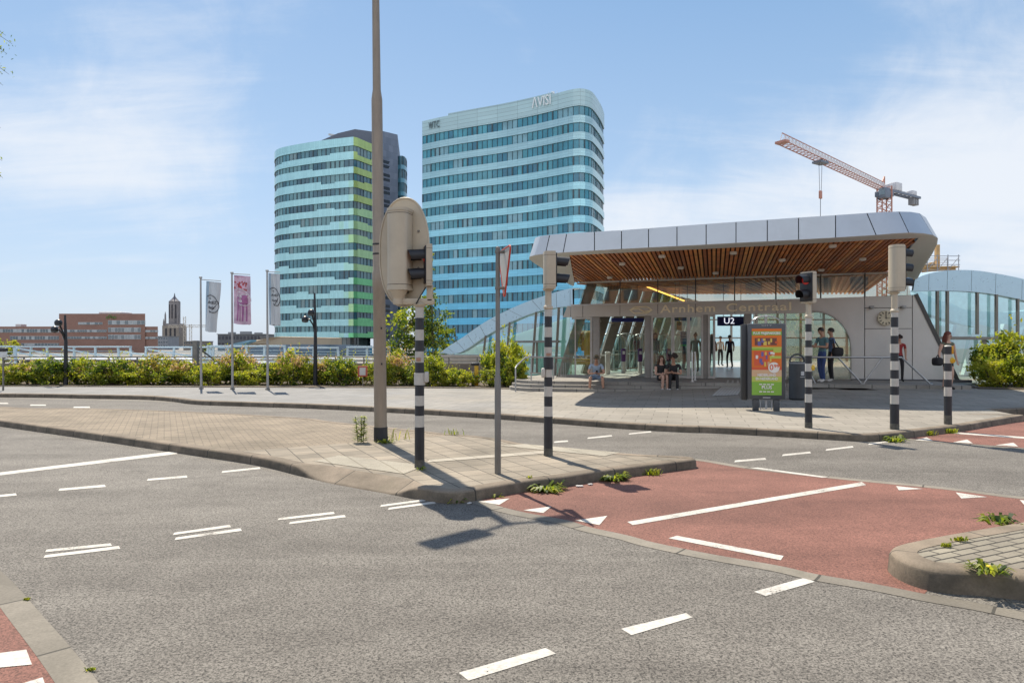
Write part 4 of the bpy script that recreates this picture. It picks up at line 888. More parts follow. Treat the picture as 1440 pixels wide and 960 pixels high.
canopy()

def front_wall():
    zb0, zb1 = lambda p: 0, 0
    def zt(u): return 3.09+.011*u                                             # top of the name band
    def zl(u): return 2.67+.009*u                                             # bottom of it
    def sf(u): return 3.98+.012*u
    cuts = [796, 803, 820, 872, 925, 978, 1033, 1091, 1143]
    for a, b in zip(cuts, cuts[1:]):
        ua, ub = UP(a)+.01, UP(b)-.01; m = MB()
        lean = -.12 if a == 796 else 0
        m.plate([fac(ua+lean, .10, zl(ua)), fac(ub, .10, zl(ub)), fac(ub, .10, zt(ub)), fac(ua-lean*.5, .10, zt(ua))], -FN*.22); m.build('band_panel', BAND, station)
    m = MB(); m.box(fac(UP(970), -.02, (zt(6)+zl(6))/2), (UP(1143)-UP(800), .1, .34), math.atan2(FE.y, FE.x)); m.build('band_backing', JOINT, station)
    LET = pmat('gold_lettering', (.95, .82, .58), .5)
    def tx(txt, p0, p1, size):
        u0, u1 = UP(p0), UP(p1); um = (u0+u1)/2; m = MB(); text_on(m, txt, size, fac(um, .112, (zt(um)+zl(um))/2+.01), FE+Vector((0, 0, .010)), (0, 0, 1), .006, width=u1-u0, spacing=1.12, bold=.006); m.build('lettering', LET, station)
    tx('Arnhem', 929, 1006, .40); tx('Centraal', 1021, 1112, .40)
    # the railway emblem: two crossed arrows with a swung middle
    m = MB(); u0, u1 = UP(886), UP(917); um = (u0+u1)/2; w = (u1-u0)/2; zc = (zt(um)+zl(um))/2; h = .115
    def E(pts): m.tube([fac(um+a*w, .118, zc+b*h) for a, b in pts], .026, 6)
    E([(-.55, 1), (.45, 1), (.62, .9), (1.0, 0.0), (.62, -.9), (.50, -.95)]); E([(.55, -1), (-.45, -1), (-.62, -.9), (-1.0, 0), (-.62, .9), (-.5, .95)])
    E([(-1, 0), (-.55, .42), (-.25, .45), (.0, .0), (.25, -.45), (.55, -.42), (1, 0)]); m.build('emblem', LET, station)
    # upper glazing
    cu = [812, 872, 925, 978, 1033, 1091, 1154, 1216, 1276]
    for a, b in zip(cu, cu[1:]):
        ua, ub = UP(a)+.02, UP(b)-.02; m = MB(); dl = .32 if a == 812 else 0; dr = .28 if b == 1276 else 0
        m.plate([fac(ua, .0, zt(ua)), fac(ub+dr*.5, .0, zt(ub)), fac(ub, .0, sf(ub)), fac(ua+dl, .0, sf(ua))], -FN*.02); m.build('upper_pane', GLU, station)
    for c in cu[1:-1]:
        u = UP(c); m = MB(); m.box(fac(u, .01, (zt(u)+sf(u))/2), (.035, .06, sf(u)-zt(u)), math.atan2(FE.y, FE.x)); m.build('mullion', DARKF, station)
    m = MB(); m.bar(fac(UP(815), 0, sf(0)-.02), fac(UP(1280), 0, sf(12)-.02), .05, .06); m.bar(fac(UP(803), 0.03, zt(0)+.025), fac(UP(1160), 0.03, zt(10)+.025), .06, .06); m.build('glazing_rail', LIP, station)
    # wall panels with the quarter-round opening and the slanted right edge
    arch = [(1143, 437.5)]+[(1143+54*math.sin(R(a)), 490-52.5*math.cos(R(a))) for a in range(10, 91, 10)]+[(1197, 533)]
    def panel(pl, col=WALLP):
        m = MB(); m.plate([FP(a, b, .07) for a, b in pl], -FN*.12); m.build('wall_panel', col, station)
    panel([(1143.6, 419.5)]+arch[:-1]+[(1197, 533), (1215.4, 533.5), (1215.4, 417.2)])
    panel([(1216.6, 417.2), (1282.4, 415), (1282.4, 432), (1216.6, 432.6)]); panel([(1216.6, 433.4), (1282.4, 432.8), (1282.4, 461.5), (1216.6, 461.7)]); panel([(1216.6, 462.5), (1282.4, 462.3), (1282.4, 534.5), (1216.6, 534)])
    panel([(1283.6, 415), (1287, 414.8), (1345, 535.5), (1283.6, 534.6)])
    m = MB(); m.plate([FP(a, b, -.06) for a, b in ((1214, 417), (1287, 414.5), (1344, 535), (1214, 533))], -FN*.1); m.build('wall_backing', JOINT, station)
    m = MB(); m.bar(FP(1287.6, 413.5, .06), FP(1347, 536, .06), .07, .12); m.build('edge_trim', DARKF, station)
    m = MB(); pts = [FP(a, b, .10) for a, b in arch]
    m.tube(pts, .025, 6); m.build('arch_trim', STEELF, station)
    m = MB(); m.plate([FP(a, b, .0) for a, b in [(1062, 437.5)]+arch+[(1062, 532)]], -FN*.02); m.build('arch_pane', glass('arch_glass', (.70, .68, .60), 2.0, 0.0, .08), station)
    for c, b in ((1226, 432), (1271, 431.5)):
        m = MB(); m.box(FP(c, b, .16), (.13, .16, .10), math.atan2(FE.y, FE.x), bev=.02); m.build('spotlight', pmat('fitting_grey', (.32, .32, .32), .5), station)
    # posts, doors and panes under the band
    for c, w in ((838, .27), (911, .24), (992, .22), (1052, .24)):
        u = UP(c); m = MB(); m.box(fac(u, -.12, (FL+zl(u))/2), (w, .3, zl(u)-FL), math.atan2(FE.y, FE.x), bev=.015); m.build('column', COLM, station)
    for a, b in ((787, 832), (916, 946), (946, 968), (968, 988), (996, 1005)):
        ua, ub = UP(a, .03)+.02, UP(b, .03)-.02; m = MB(); m.plate([fac(ua, .03, FL+.06), fac(ub, .03, FL+.06), fac(ub, .03, zl(ub)-.03), fac(ua+(.5 if a == 787 else 0), .03, zl(ua)-.03)], -FN*.016); p_ = m.build('door_pane', GLZ, station)
        fr = MB()
        if a != 787: fr.bar(fac(ua, .03, FL), fac(ua, .03, zl(ua)), .07, .07)
        fr.bar(fac(ub, .03, FL), fac(ub, .03, zl(ub)), .07, .07); fr.bar(fac(ua, .03, FL+.05), fac(ub, .03, FL+.05), .07, .08); fr.bar(fac(ua+(.45 if a == 787 else 0), .03, zl(ua)-.04), fac(ub, .03, zl(ub)-.04), .07, .07); fr.build('door_frame', STEELF, station)
    m = MB(); m.bar(FP(809, 527, .05), FP(809, 448, .05), .05); m.build('glazing_bar', STEELF, station)
    # slanted outer mullion at the left end
    m = MB(); m.bar(FP(786, 541, -.1), FP(833, 398, -.1), .20, .34); m.build('slanted_post', POSTM, station)
    # windows behind the advertising column
    m = MB()
    for c in (1064, 1104): m.bar(fac(UP(c), .03, FL), fac(UP(c), .03, zl(8)), .06)
    m.build('door_frame', STEELF, station)
    # low base under glazing at left and right
    m = MB(); m.box(fac(UP(812), .05, FL+.04), (UP(832)-UP(790), .16, .10), math.atan2(FE.y, FE.x)); m.build('base_rail', COLM, station)
    m = MB(); m.bar(FP(1197, 534.5, .1), FP(1366, 536, .1), .12, .10); m.build('base_rail', pmat('base_dark', (.10, .10, .105), .6), station)
front_wall()

def hall_inside():
    # floor, left wall of slanted posts, back glazing, timber ceiling
    left = catmull([Vector((2.2, 25.7, 0)), Vector((4.6, 32, 0)), Vector((8.0, 40, 0)), Vector((13.5, 52, 0))], 6)
    fl = [fac(0.1, -.1, FL-.004), fac(12.3, -.1, FL-.004), Vector((27, 46, FL-.004)), Vector((28, 54, FL-.004)), Vector((13.0, 54, FL-.004))]
    m = MB(); m.fill(fl); struct(m.build('hall_floor', pmat('hall_stone', (.48, .46, .42), .3, var=.1, scale=1.2)))
    lp = resample(left, 2.35); 
    for i, p in enumerate(lp[1:], 1):
        f = i/len(lp); m = MB(); top = p+Vector((1.25+.3*f, .3, 4.3+.6*f)); m.bar(p+Vector((0, 0, FL)), top, .24, .42); m.build('slanted_post', POSTM, station)
    m = MB(); rows = [[p+Vector((-.15, 0, FL)) for p in lp], [p+Vector((1.1+.3*i/len(lp), .3, 4.3+.6*i/len(lp))) for i, p in enumerate(lp)]]
    m.grid(rows, 0, False); m.build('side_glazing', glass('side_glass', (.82, .96, .94), .6, 0.0, .03), station)
    m = MB()
    for z in (1.2, 2.6): m.tube([p+Vector((.35+.1*z, 0, z)) for p in lp], .03, 5)
    m.build('side_rail', STEELF, station)
    a, b = Vector((13.3, 52.5, 0)), Vector((27.5, 52.5, 0)); m = MB(); m.plate([a+Vector((0, 0, FL)), b+Vector((0, 0, FL)), b+Vector((0, 0, 5)), a+Vector((0, 0, 5))], (0, .03, 0)); m.build('back_glazing', glass('back_glass', (.84, .95, .94), .6, 0.0, .03), station)
    m = MB()
    for i in range(9): q = a.lerp(b, i/8); m.bar(q+Vector((0, -.05, FL)), q+Vector((0, -.05, 5)), .14)
    for z in (2.2, 3.6): m.bar(a+Vector((0, -.05, z)), b+Vector((0, -.05, z)), .1)
    m.build('back_frame', POSTM, station)
    c = [fac(.3, -.3, 4.02), fac(11.1, -.3, 4.15), Vector((20.5, 40, 4.7)), Vector((9.2, 40, 4.7)), Vector((5.9, 32, 4.4))]
    m = MB(); m.fill(c, 0, True); m.build('hall_ceiling', pmat('ceiling_timber', (.36, .20, .10), .7, var=.4, scale=1.5, stretch=(6, .4, 1)), station)
    m = MB()
    for k in range(46):
        t = k/45; p, q = c[0].lerp(c[1], t), c[3].lerp(c[2], t); m.bar(p+Vector((0, 0, -.06)), q+Vector((0, 0, -.06)), .09, .05, mi=k % 3)
    m.build('ceiling_slats', WOODS, station)
    # right side inner wall
    m = MB(); m.plate([fac(11.2, -.5, FL), Vector((25.6, 46, FL)), Vector((25.6, 46, 5)), fac(11.2, -.5, 4.15)], (.2, -.1, 0)); m.build('inner_wall', pmat('plaster', (.68, .66, .62), .8), station)
    # yellow strip lamp under the ceiling
    m = MB(); m.bar(P(899, 399, 29), P(962, 423, 33.5), .06, .05); m.build('strip_lamp', glow('strip_light', (1.0, .55, .12), 1.5), station)
    # bright ceiling lamps of the hall (they show through the doors)
    NV = pmat('navy_sign', (.03, .05, .30), .4); WHT = pmat('sign_white', (.75, .76, .78), .5)
    def sign(u0, u1, y0, y1, D, label, text=None):
        t = thing('hanging_sign', label, 'sign', P((u0+u1)/2, y0, D), 'navy signs hanging in the hall'); m = MB(); a, b = P(u0, y0, D), P(u1, y1, D)
        m.box((a+b)/2, (b.x-a.x, .12, a.z-b.z), bev=.01); m.build('sign_box', NV, t)
        m = MB()
        for q in (.2, .8): x = lerp(a.x, b.x, q); m.tube([Vector((x, D, a.z)), Vector((x, D, 4.3))], .012, 5)
        m.build('hanger', DARKF, t)
        if text:
            m = MB(); w = (b.x-a.x)*.35; text_on(m, text, .34, (a+b)/2+Vector((-.12*(b.x-a.x), -.066, 0)), (1, 0, 0), (0, 0, 1), .002, width=w); m.build('sign_text', glow('lit_letters', (.85, .87, .92), .55), t)
    sign(860, 905, 447, 452.5, 27.2, 'narrow navy sign hanging over the ticket gates'); sign(944, 972, 446, 451, 27.0, 'short navy sign hanging behind the glass doors'); sign(1009, 1050, 445, 458, 27.6, 'large navy sign with white letter and digit over the open doorway', 'U2')
    # ticket gates: tall arched glass frames and card posts
    GF = pmat('gate_frame', (.45, .46, .46), .3, metal=.6); PU = pmat('gate_purple', (.08, .02, .13), .4); WB = pmat('gate_body', (.55, .53, .50), .4)
    first = None
    def gate():
        t = thing('ticket_gate', '', 'gate', (0, 0, 0), 'tall glass ticket gates')
        m = MB(); w, h = .62, 1.75; pts = [Vector((-w, 0, 0)), Vector((-w, 0, h-.35))]+[Vector((-w*math.cos(R(a)), 0, h-.35+.35*math.sin(R(a)))) for a in (20, 45, 70, 90, 110, 135, 160)]+[Vector((w, 0, h-.35)), Vector((w, 0, 0))]
        m.tube(pts, .03, 6); m.tube([Vector((0, 0, .1)), Vector((0, 0, h))], .018, 5)
        for x in (-.3, .3): m.tube([Vector((x, 0, .1)), Vector((x, 0, h-.05))], .012, 5)
        m.tube([Vector((-w, 0, .12)), Vector((w, 0, .12))], .025, 5); m.tube([Vector((-w, 0, .95)), Vector((w, 0, .95))], .016, 5); m.build('frame', GF, t)
        m = MB(); m.plate([p*.97 for p in pts], (0, .012, 0)); m.build('pane', GLZ, t); return t
    for lab, (u, D) in (('leftmost tall arched ticket gate, beside the slanted posts', (861, 31)), ('second ticket gate from the left, under the navy sign', (882, 32)), ('ticket gate beside the grey column left of the glass doors', (904, 33)), ('ticket gate seen through the left door pane', (930, 34)), ('ticket gate behind the seated couple', (952, 35))):
        if first is None: first = gate(); first['label'] = lab; first.location = GX(u, D, FL)
        else: dup(first, GX(u, D, FL), .0, lab)
    firstp = None
    for lab, (u, D) in (('purple topped card reader post in the middle of the ticket gates', (876.5, 29.5)), ('purple topped card reader post beside the grey column', (900, 29.5)), ('purple topped card reader post seen through the doors', (940, 30.5))):
        if firstp is None:
            t = thing('card_reader', lab, 'card reader', GX(u, D, FL), 'card reader posts'); m = MB(); b = GX(u, D, FL); m.box(b+Vector((0, 0, .25)), (.16, .2, .5), bev=.02); m.build('post', WB, t); m = MB(); m.box(b+Vector((0, 0, .78)), (.18, .22, .56), bev=.03); m.build('reader', PU, t); m = MB(); m.box(b+Vector((0, -.115, .88)), (.10, .012, .14)); m.build('screen', pmat('screen_white', (.6, .6, .65), .3), t); firstp = t
        else: dup(firstp, GX(u, D, FL), 0, lab)
    t = thing('ticket_validator', 'pale free standing validator box left of the ticket gates', 'validator', GX(854.5, 28.5, FL)); b = GX(854.5, 28.5, FL)
    m = MB(); m.box(b+Vector((0, 0, .42)), (.19, .25, .84), bev=.02); m.build('box', WB, t); m = MB(); m.box(b+Vector((0, -.03, .89)), (.21, .27, .09), bev=.03); m.build('lid', pmat('lid_white', (.8, .8, .78), .3), t)
    # yellow rack with hanging cloths behind the left window
    t = thing('display_rack', 'yellow display rack with hanging orange bags behind the left window', 'rack', GX(818, 27.2, FL)); Y = pmat('rack_yellow', (.62, .33, .02), .5, var=.2); O = pmat('rack_orange', (.55, .22, .02), .7, var=.3)
    m = MB(); a, b = GX(803, 27.4, FL), GX(832, 27.2, FL)
    for q in (a, b):
        m.tube([q, q+Vector((0, 0, 1.75))], .025, 6)
    m.tube([a+Vector((0, 0, 1.75)), b+Vector((0, 0, 1.75))], .025, 6); m.box((a+b)/2+Vector((0, 0, .62)), ((b-a).length, .35, .07)); m.box((a+b)/2+Vector((0, 0, .5)), ((b-a).length*.9, .3, .14)); m.build('frame', Y, t)
    for i, (f, w, h) in enumerate(((.05, .20, .95), (.24, .13, .8), (.40, .12, .6), (.56, .14, .75), (.80, .28, 1.0))):
        m = MB(); c = a.lerp(b, f)+Vector((0, -.05, 1.72-h/2)); m.box(c, (w, .16, h), random.uniform(-.3, .3), bev=.05, seg=3); m.build('hanging_bag', O if i % 2 else Y, t)
    # information panel with green foot, and yellow departures poster
    t = thing('information_panel', 'blue information panel with green foot behind the glass doors', 'sign', GX(963, 26.6, FL)); D = 26.6
    m = MB(); a, b = P(957, 466, D), P(969, 484, D); m.box((a+b)/2, (b.x-a.x, .05, a.z-b.z), bev=.01); m.build('panel', pmat('panel_blue', (.03, .09, .20), .4), t); m = MB(); a, b = P(957, 484.3, D), P(969, 486.5, D); m.box((a+b)/2, (b.x-a.x, .05, a.z-b.z)); m.build('panel_foot', pmat('panel_green', (.05, .5, .12), .4), t)
    m = MB(); x = P(963, 480, D).x
    for q in (-.1, .1): m.tube([Vector((x+q, D+.04, FL)), Vector((x+q, D+.04, P(0, 468, D).z))], .015, 6)
    m.build('stand', GF, t)
    m = MB()
    for i in range(6): m.box(P(963, 468.5+i*2.2, D-.03), (.24, .01, .02))
    m.build('text_lines', pmat('line_white', (.5, .55, .6), .5), t)
    t = thing('platform_sign', 'small orange and black sign with a clock symbol above the door', 'sign', P(955, 456, 26.2)); m = MB(); c = P(955, 458, 26.2); m.box(c, (.20, .06, .34), bev=.02); m.build('plate', pmat('sign_orange', (.5, .28, .12), .5), t); m = MB(); m.lathe([(0, 0), (.075, 0), (.075, .02)], c+Vector((0, -.05, .08)), 12, axis=Matrix.Rotation(R(90), 3, 'X')); m.build('disc', DARKF, t); m = MB(); m.tube([c+Vector((0, .0, .17)), c+Vector((0, 0, 2.0))], .012, 5); m.build('hanger', DARKF, t)
    # slim white posts before the doors
    for u0, y0, y1, lab in ((973.5, 508, 546, 'slim white post on the step before the doors'), (977.5, 506, 537, 'slim white post just behind its twin before the doors')):
        D = 22.4 if u0 < 975 else 23.2; t = thing('slim_post', lab, 'post', GX(u0, D, FL), 'slim white posts at the entrance'); m = MB(); b = GX(u0, D, FL); m.tube([b, b+Vector((0, 0, .98))], .025, 8); m.lathe([(.06, 0), (.06, .015), (.025, .02)], b, 12); m.build('tube', pmat('post_white', (.7, .69, .66), .4), t)
hall_inside()

def steps():
    CONCS = pave_mat('step_stone', (R(-12), 1.2, .5, .3, (.30, .28, .25), (.26, .24, .215), (.12, .11, .10), .008), .25)
    for k, (vz, z) in enumerate(((3.72, .22), (3.36, .32), (3.0, .42))):
        uL = UP((707, 711, 716)[k], vz)+.0; r = 1.1
        pts = [fac(uL+.25, -1.5, 0), fac(uL, vz-2.0, 0)]+[fac(uL+r-r*math.cos(R(a)), vz-r+r*math.sin(R(a)), 0) for a in range(0, 91, 15)]
        uR = UP(1366, vz) if k == 2 else UP(1120 if k == 1 else 1050, vz)
        pts += [fac(uR, vz, 0), fac(uR, -.2, 0)]
        m = MB(); m.prism([(p.x, p.y) for p in pts[::-1]], -.05, z); struct(m.build('entrance_step', CONCS))
        if k == 2:
            m = MB()
    z = FL+.0015; m = MB()
    for i in range(7):
        a = fac(UP(1012)+i*.16, 2.9, z); b = fac(UP(1020)+i*.16, 1.0, z); d = (b-a).normalized(); n = Vector((d.y, -d.x, 0))*.03; m.add([a-n, a+n, b+n, b-n], [[0, 1, 2, 3]])
    struct(m.build('tactile_paving', pmat('tactile_pale', (.42, .41, .38), .7)))
    m = MB()
    for i in range(8):
        g0 = GX(1003+i*4.6, 18.6); g1 = GX(1016+i*4.0, 21.6); q = lambda p: Vector((p.x, p.y, zp(p.x, p.y)+.004))
        a, b = q(g0), q(g1); d = (b-a).normalized(); n = Vector((d.y, -d.x, 0))*.035
        n_ = 8
        for j in range(n_): p0, p1 = q(a.lerp(b, j/n_)), q(a.lerp(b, (j+1)/n_)); m.add([p0-n, p0+n, p1+n, p1-n], [[0, 1, 2, 3]])
    struct(m.build('tactile_paving', MATS['tactile_pale']))
steps()

def frosted(name, col):
    m, nt, b, out = base_mat(name); nt.nodes.remove(b); a = node(nt, 'ShaderNodeBsdfDiffuse'); t = node(nt, 'ShaderNodeBsdfTranslucent'); a.inputs[0].default_value = (*col, 1)
    g, pos = geo_xy(nt); n = node(nt, 'ShaderNodeTexNoise', i_Scale=.6, i_Detail=4.0); nt.links.new(pos, n.inputs['Vector']); c = mixc(nt, n.outputs[0], tuple(x*.75 for x in col), tuple(min(1, x*1.1) for x in col)); nt.links.new(c, t.inputs[0])
    x = node(nt, 'ShaderNodeMixShader', i_0=.6); nt.links.new(a.outputs[0], x.inputs[1]); nt.links.new(t.outputs[0], x.inputs[2]); nt.links.new(x.outputs[0], out.inputs[0]); return m
def wings():
    FROST = frosted('frosted_glass', (.62, .84, .80))
    PAN = pmat('wing_panel', (.50, .66, .75), .3, metal=.3, var=.04); CON = pmat('wing_concrete', (.36, .32, .27), .85, var=.15, scale=1.2, dirt=.3)
    # left wing: fascia sweeping down to the ground
    dl = lambda p: 26.1+(806-p)/186*8.5
    tops = catmull([P(a, b, dl(a)) for a, b in ((618, 496.5), (634, 485), (652, 473.5), (675, 457.5), (697, 444.5), (737, 426), (783, 410.5), (806, 405))], 4)
    bots = catmull([P(a, b, dl(a)) for a, b in ((626, 497), (645, 496.2), (662, 487), (683, 472.5), (717, 453.5), (753, 439), (783, 432.5), (806, 430))], 4)
    nrm = normals(tops); n = len(tops); k = 0
    while k < n-1:
        j = min(n-1, k+3); m = MB(); a, b = tops[k:j+1], bots[k:j+1]; a = [p.copy() for p in a]; b = [p.copy() for p in b]; a[-1] += (a[-2]-a[-1]).normalized()*.02; b[-1] += (b[-2]-b[-1]).normalized()*.02
        q = nrm[k:j+1]; m.grid([[p-x*.3 for p, x in zip(b, q)], b, [p+x*.02 for p, x in zip(a, q)], [p-x*.5+Vector((0, 0, .02)) for p, x in zip(a, q)]], 0, True); m.build('wing_panel', PAN, station, sharp=30); k = j
    m = MB(); m.grid([[p-x*.05+Vector((0, 0, .03)) for p, x in zip(bots, nrm)], [p-x*.05-Vector((0, 0, .03)) for p, x in zip(tops, nrm)]]); m.build('wing_backing', JOINT, station)
    # glass under it
    m = MB(); gb = [Vector((p.x, p.y, min(p.z, max(.3, 1.15*smooth01((30.5-0-p.x*0-p.y)*-.5)) if p.y > 30 else .34))) for p in bots]
    m.grid([[p-x*.12 for p, x in zip(bots, nrm)], [Vector((p.x, p.y, min(p.z-.01, 1.15 if p.y > 31.2 else .3)))-x*.12 for p, x in zip(bots, nrm)]], 0, True); m.build('wing_glazing', GLT, station)
    def on(u, off=.02): D = dl(u); p = GX(u, D); return p
    for ua, ya, ub, yb in ((683, 472, 680, 497), (717, 453, 712, 506), (754, 438.5, 748, 524), (786, 432, 781, 527)):
        m = MB(); m.bar(P(ua, ya, dl(ua)-.05), P(ub, yb, dl(ub)-.05), .10, .12); m.build('wing_mullion', POSTM, station)
    m = MB(); m.bar(P(714, 480.5, dl(714)-.06), P(786, 480, dl(786)-.06), .07, .09); m.bar(P(755, 480.5, dl(755)-.06), P(755, 525, dl(755)-.06), .09); m.build('wing_rail', POSTM, station)
    m = MB(); m.plate([P(616, 498.5, 34.8), P(690, 498.5, 31.6), P(712, 500, 30.6), P(712, 545, 30.6), P(616, 545, 34.8)], (.1, .35, 0)); m.build('concrete_base', CON, station)
    # frosted panes added behind both wings, passing daylight to brighten the glass
    m = MB(); m.plate([P(640, 494, 37.0), P(712, 474, 34), P(800, 446, 31), P(800, 528, 31), P(640, 528, 37)], (.05, .02, 0)); m.build('added_frosted_pane', FROST, station)
    # right wing
    dr = lambda p: 24.0+(p-1286)/150*2.6
    tops = catmull([P(a, b, dr(a)) for a, b in ((1286, 392), (1306, 384.5), (1332, 380.5), (1366, 380), (1400, 384.5), (1437, 392), (1480, 404), (1530, 421), (1590, 445))], 3)
    bots = catmull([P(a, b, dr(a)) for a, b in ((1284, 409.5), (1306, 409), (1332, 408.8), (1366, 410), (1400, 414), (1437, 421.5), (1480, 433), (1530, 449), (1590, 470))], 3)
    nrm = normals(tops); n = len(tops); k = 0
    while k < n-1:
        j = min(n-1, k+3); m = MB(); a = [p.copy() for p in tops[k:j+1]]; b = [p.copy() for p in bots[k:j+1]]; a[-1] += (a[-2]-a[-1]).normalized()*.02; b[-1] += (b[-2]-b[-1]).normalized()*.02
        q = nrm[k:j+1]; m.grid([[p-x*.3 for p, x in zip(b, q)], b, [p+x*.02 for p, x in zip(a, q)], [p-x*.6+Vector((0, 0, .02)) for p, x in zip(a, q)]], 0, True); m.build('wing_panel', PAN, station, sharp=30); k = j
    m = MB(); m.grid([[p-x*.05+Vector((0, 0, .03)) for p, x in zip(bots, nrm)], [p-x*.05-Vector((0, 0, .03)) for p, x in zip(tops, nrm)]]); m.build('wing_backing', JOINT, station)
    m = MB(); m.grid([[p-x*.12 for p, x in zip(bots, nrm)], [Vector((p.x, p.y, .35))-x*.12 for p, x in zip(bots, nrm)]], 0, True); m.build('wing_glazing', GLT, station)
    for u, y0, y1 in ((1318, 409, 474), (1332, 409, 476), (1374, 411, 470), (1401, 414, 476), (1431, 420, 476), (1462, 428, 478)):
        m = MB(); m.bar(P(u, y0, dr(u)-.03), P(u, y1, dr(u)-.03), .08, .10); m.build('wing_mullion', POSTM, station)
    m = MB(); m.bar(P(1312, 475, dr(1312)-.05), P(1590, 477, dr(1590)-.05), .09, .11); m.bar(P(1384, 475, dr(1384)-.05), P(1384, 535, dr(1384)-.05), .12); m.build('wing_rail', POSTM, station)
    # inner curved ramp with blue panels and slanted pale columns
    di = 31.0
    it = catmull([P(a, b, di) for a, b in ((1290, 408), (1317, 421), (1340, 427), (1357, 435), (1402, 438.5), (1440, 437), (1500, 430))], 4); ib = catmull([P(a, b, di) for a, b in ((1290, 436), (1317, 445), (1340, 452), (1360, 457.5), (1402, 461.5), (1440, 459.5), (1500, 454))], 4)
    m = MB(); m.grid([it, ib, [p+Vector((0, .6, 0)) for p in ib]], 0, True); m.grid([it, [p+Vector((0, .6, .02)) for p in it]], 0, True); m.build('ramp_panel', pmat('ramp_blue', (.50, .78, .85), .35), station)
    for ua, ub in ((1322, 1308), (1352, 1334), (1382, 1358), (1418, 1392), (1452, 1428)):
        m = MB(); m.bar(P(ua, 458, di-.5), P(ub, 540, di-.5), .55, .25); m.build('slanted_column', pmat('column_pale', (.65, .80, .78), .5), station)
    m = MB(); m.plate([P(1295, 470, 35), P(1600, 470, 35), P(1600, 536, 35), P(1295, 536, 35)], (0, .02, 0)); m.build('added_frosted_pane', frosted('frosted_teal', (.42, .66, .64)), station)
    m = MB(); m.plate([P(1285, 405, 36), P(1600, 430, 36), P(1600, 470, 36), P(1285, 470, 36)], (0, .2, 0)); m.build('inner_wall', pmat('inner_blue', (.62, .82, .85), .6), station)
wings()

def wall_clock():
    c = FP(1246, 447, .16); t = thing('wall_clock', 'round cream station clock on the pale wall panel', 'clock', c); rot = Matrix((FE, Vector((0, 0, 1)), FN)).transposed()
    r = .235; m = MB(); m.lathe([(0, .0), (r, .0), (r+.02, -.01), (r+.02, -.09), (0, -.09)], c, 28, axis=rot); m.build('face', pmat('clock_face', (.58, .52, .38), .4), t)
    K = pmat('clock_black', (.02, .02, .02), .5); m = MB()
    for i in range(12):
        a = R(30*i); q = c+FE*math.sin(a)*r*.82+Vector((0, 0, math.cos(a)*r*.82))+FN*.006; d = (FE*math.sin(a)+Vector((0, 0, math.cos(a)))); s = FE*math.cos(a)-Vector((0, 0, math.sin(a)))
        w, l = (.016, .035); m.add([q-d*l-s*w, q-d*l+s*w, q+d*l+s*w, q+d*l-s*w], [[0, 1, 2, 3]])
    m.build('hour_marks', K, t)
    m = MB(); m.bar(c+FN*.012-Vector((0, 0, .03)), c+FN*.012+Vector((0, 0, .17)), .022, .006); m.build('hand', K, t); m = MB(); m.bar(c+FN*.016-FE*.03, c+FN*.016+FE*.13, .026, .006); m.build('hand', K, t)
wall_clock()

def rails():
    ST = pmat('rail_steel', (.40, .40, .40), .35, metal=.7)
    t = thing('handrail', 'grey steel handrail with crossed struts in front of the clock wall', 'handrail', fac(UP(1213, 2.6), 2.6, FL))
    a, b = FP(1104, 503, 2.6), FP(1268, 503.5, 2.6); a.z = b.z = 1.24
    m = MB(); m.tube([a, b], .03, 8); m.build('rail', ST, t)
    for p0, p1 in ((1178, 1212), (1241, 1214), (1268, 1309), (1128, 1146), (1140, 1122)):
        q = fac(UP(p0, 2.6), 2.6, 1.24); w = fac(UP(p1, 2.6), 2.6, FL); m = MB(); m.tube([q, w], .026, 8); m.build('strut', ST, t)
    m = MB()
    for p0 in (1213, 1309): w = fac(UP(p0, 2.6), 2.6, FL); m.lathe([(.07, 0), (.07, .03), (.03, .05)], w, 10)
    m.build('foot_plate', ST, t)
    t = thing('handrail', 'curved steel handrail climbing the round end of the steps', 'handrail', GX(725, 21.9, .14))
    m = MB(); z0 = .13
    A = GX(725, 21.9, z0); B = P(725, 517, 21.9); C = P(739, 502.5, 22.9); E = P(800, 503.5, 24.3)
    m.tube([A, B, B.lerp(C, .15)+Vector((0, 0, .03)), C, C+Vector((.15, .05, .02)), E], .026, 8); m.build('rail', ST, t)
    for u, D in ((747, 23.3), (778, 23.9)):
        m = MB(); b_ = GX(u, D, FL); m.tube([b_, Vector((b_.x, b_.y, E.z))], .022, 8); m.build('post', ST, t)
    m = MB(); m.tube([P(745, 524, 23.2), P(772, 525, 23.8)], .02, 6); m.build('lower_rail', ST, t)
    t = thing('handrail', 'row of thin upright bars behind the left station window', 'handrail', GX(790, 25.2, FL)); m = MB()
    for i in range(7): q = GX(776+i*3.2, 25.0+.05*i, FL); m.tube([q, q+Vector((0, 0, .55))], .012, 5)
    m.build('bars', ST, t)
rails()
# ================================================================== STREET FURNITURE
BLK = pmat('pole_black', (.022, .024, .03), .45, var=.2, scale=6, dirt=.15); WHTB = pmat('pole_white', (.50, .475, .43), .5, var=.08, scale=5, dirt=.28); BEI = pmat('signal_beige', (.50, .43, .325), .45, var=.06, scale=3, dirt=.18); VIS = pmat('visor_black', (.014, .014, .017), .5)
GALV = pmat('galvanised', (.20, .185, .165), .5, metal=.35, var=.15, scale=5, dirt=.2); GALV2 = pmat('galvanised_warm', (.30, .245, .19), .6, metal=.1, var=.15, scale=3, dirt=.3, stretch=(3, 3, .5))
LENS = pmat('lens_dark', (.03, .02, .02), .15); LRED = glow('lens_red', (.45, .02, .015), .12); STK = pmat('sticker', (.35, .20, .14), .6); BTN = pmat('button_yellow', (.60, .38, .03), .4); SMUDGE = pmat('base_grime', (.10, .095, .08), .8, var=.5, scale=14)

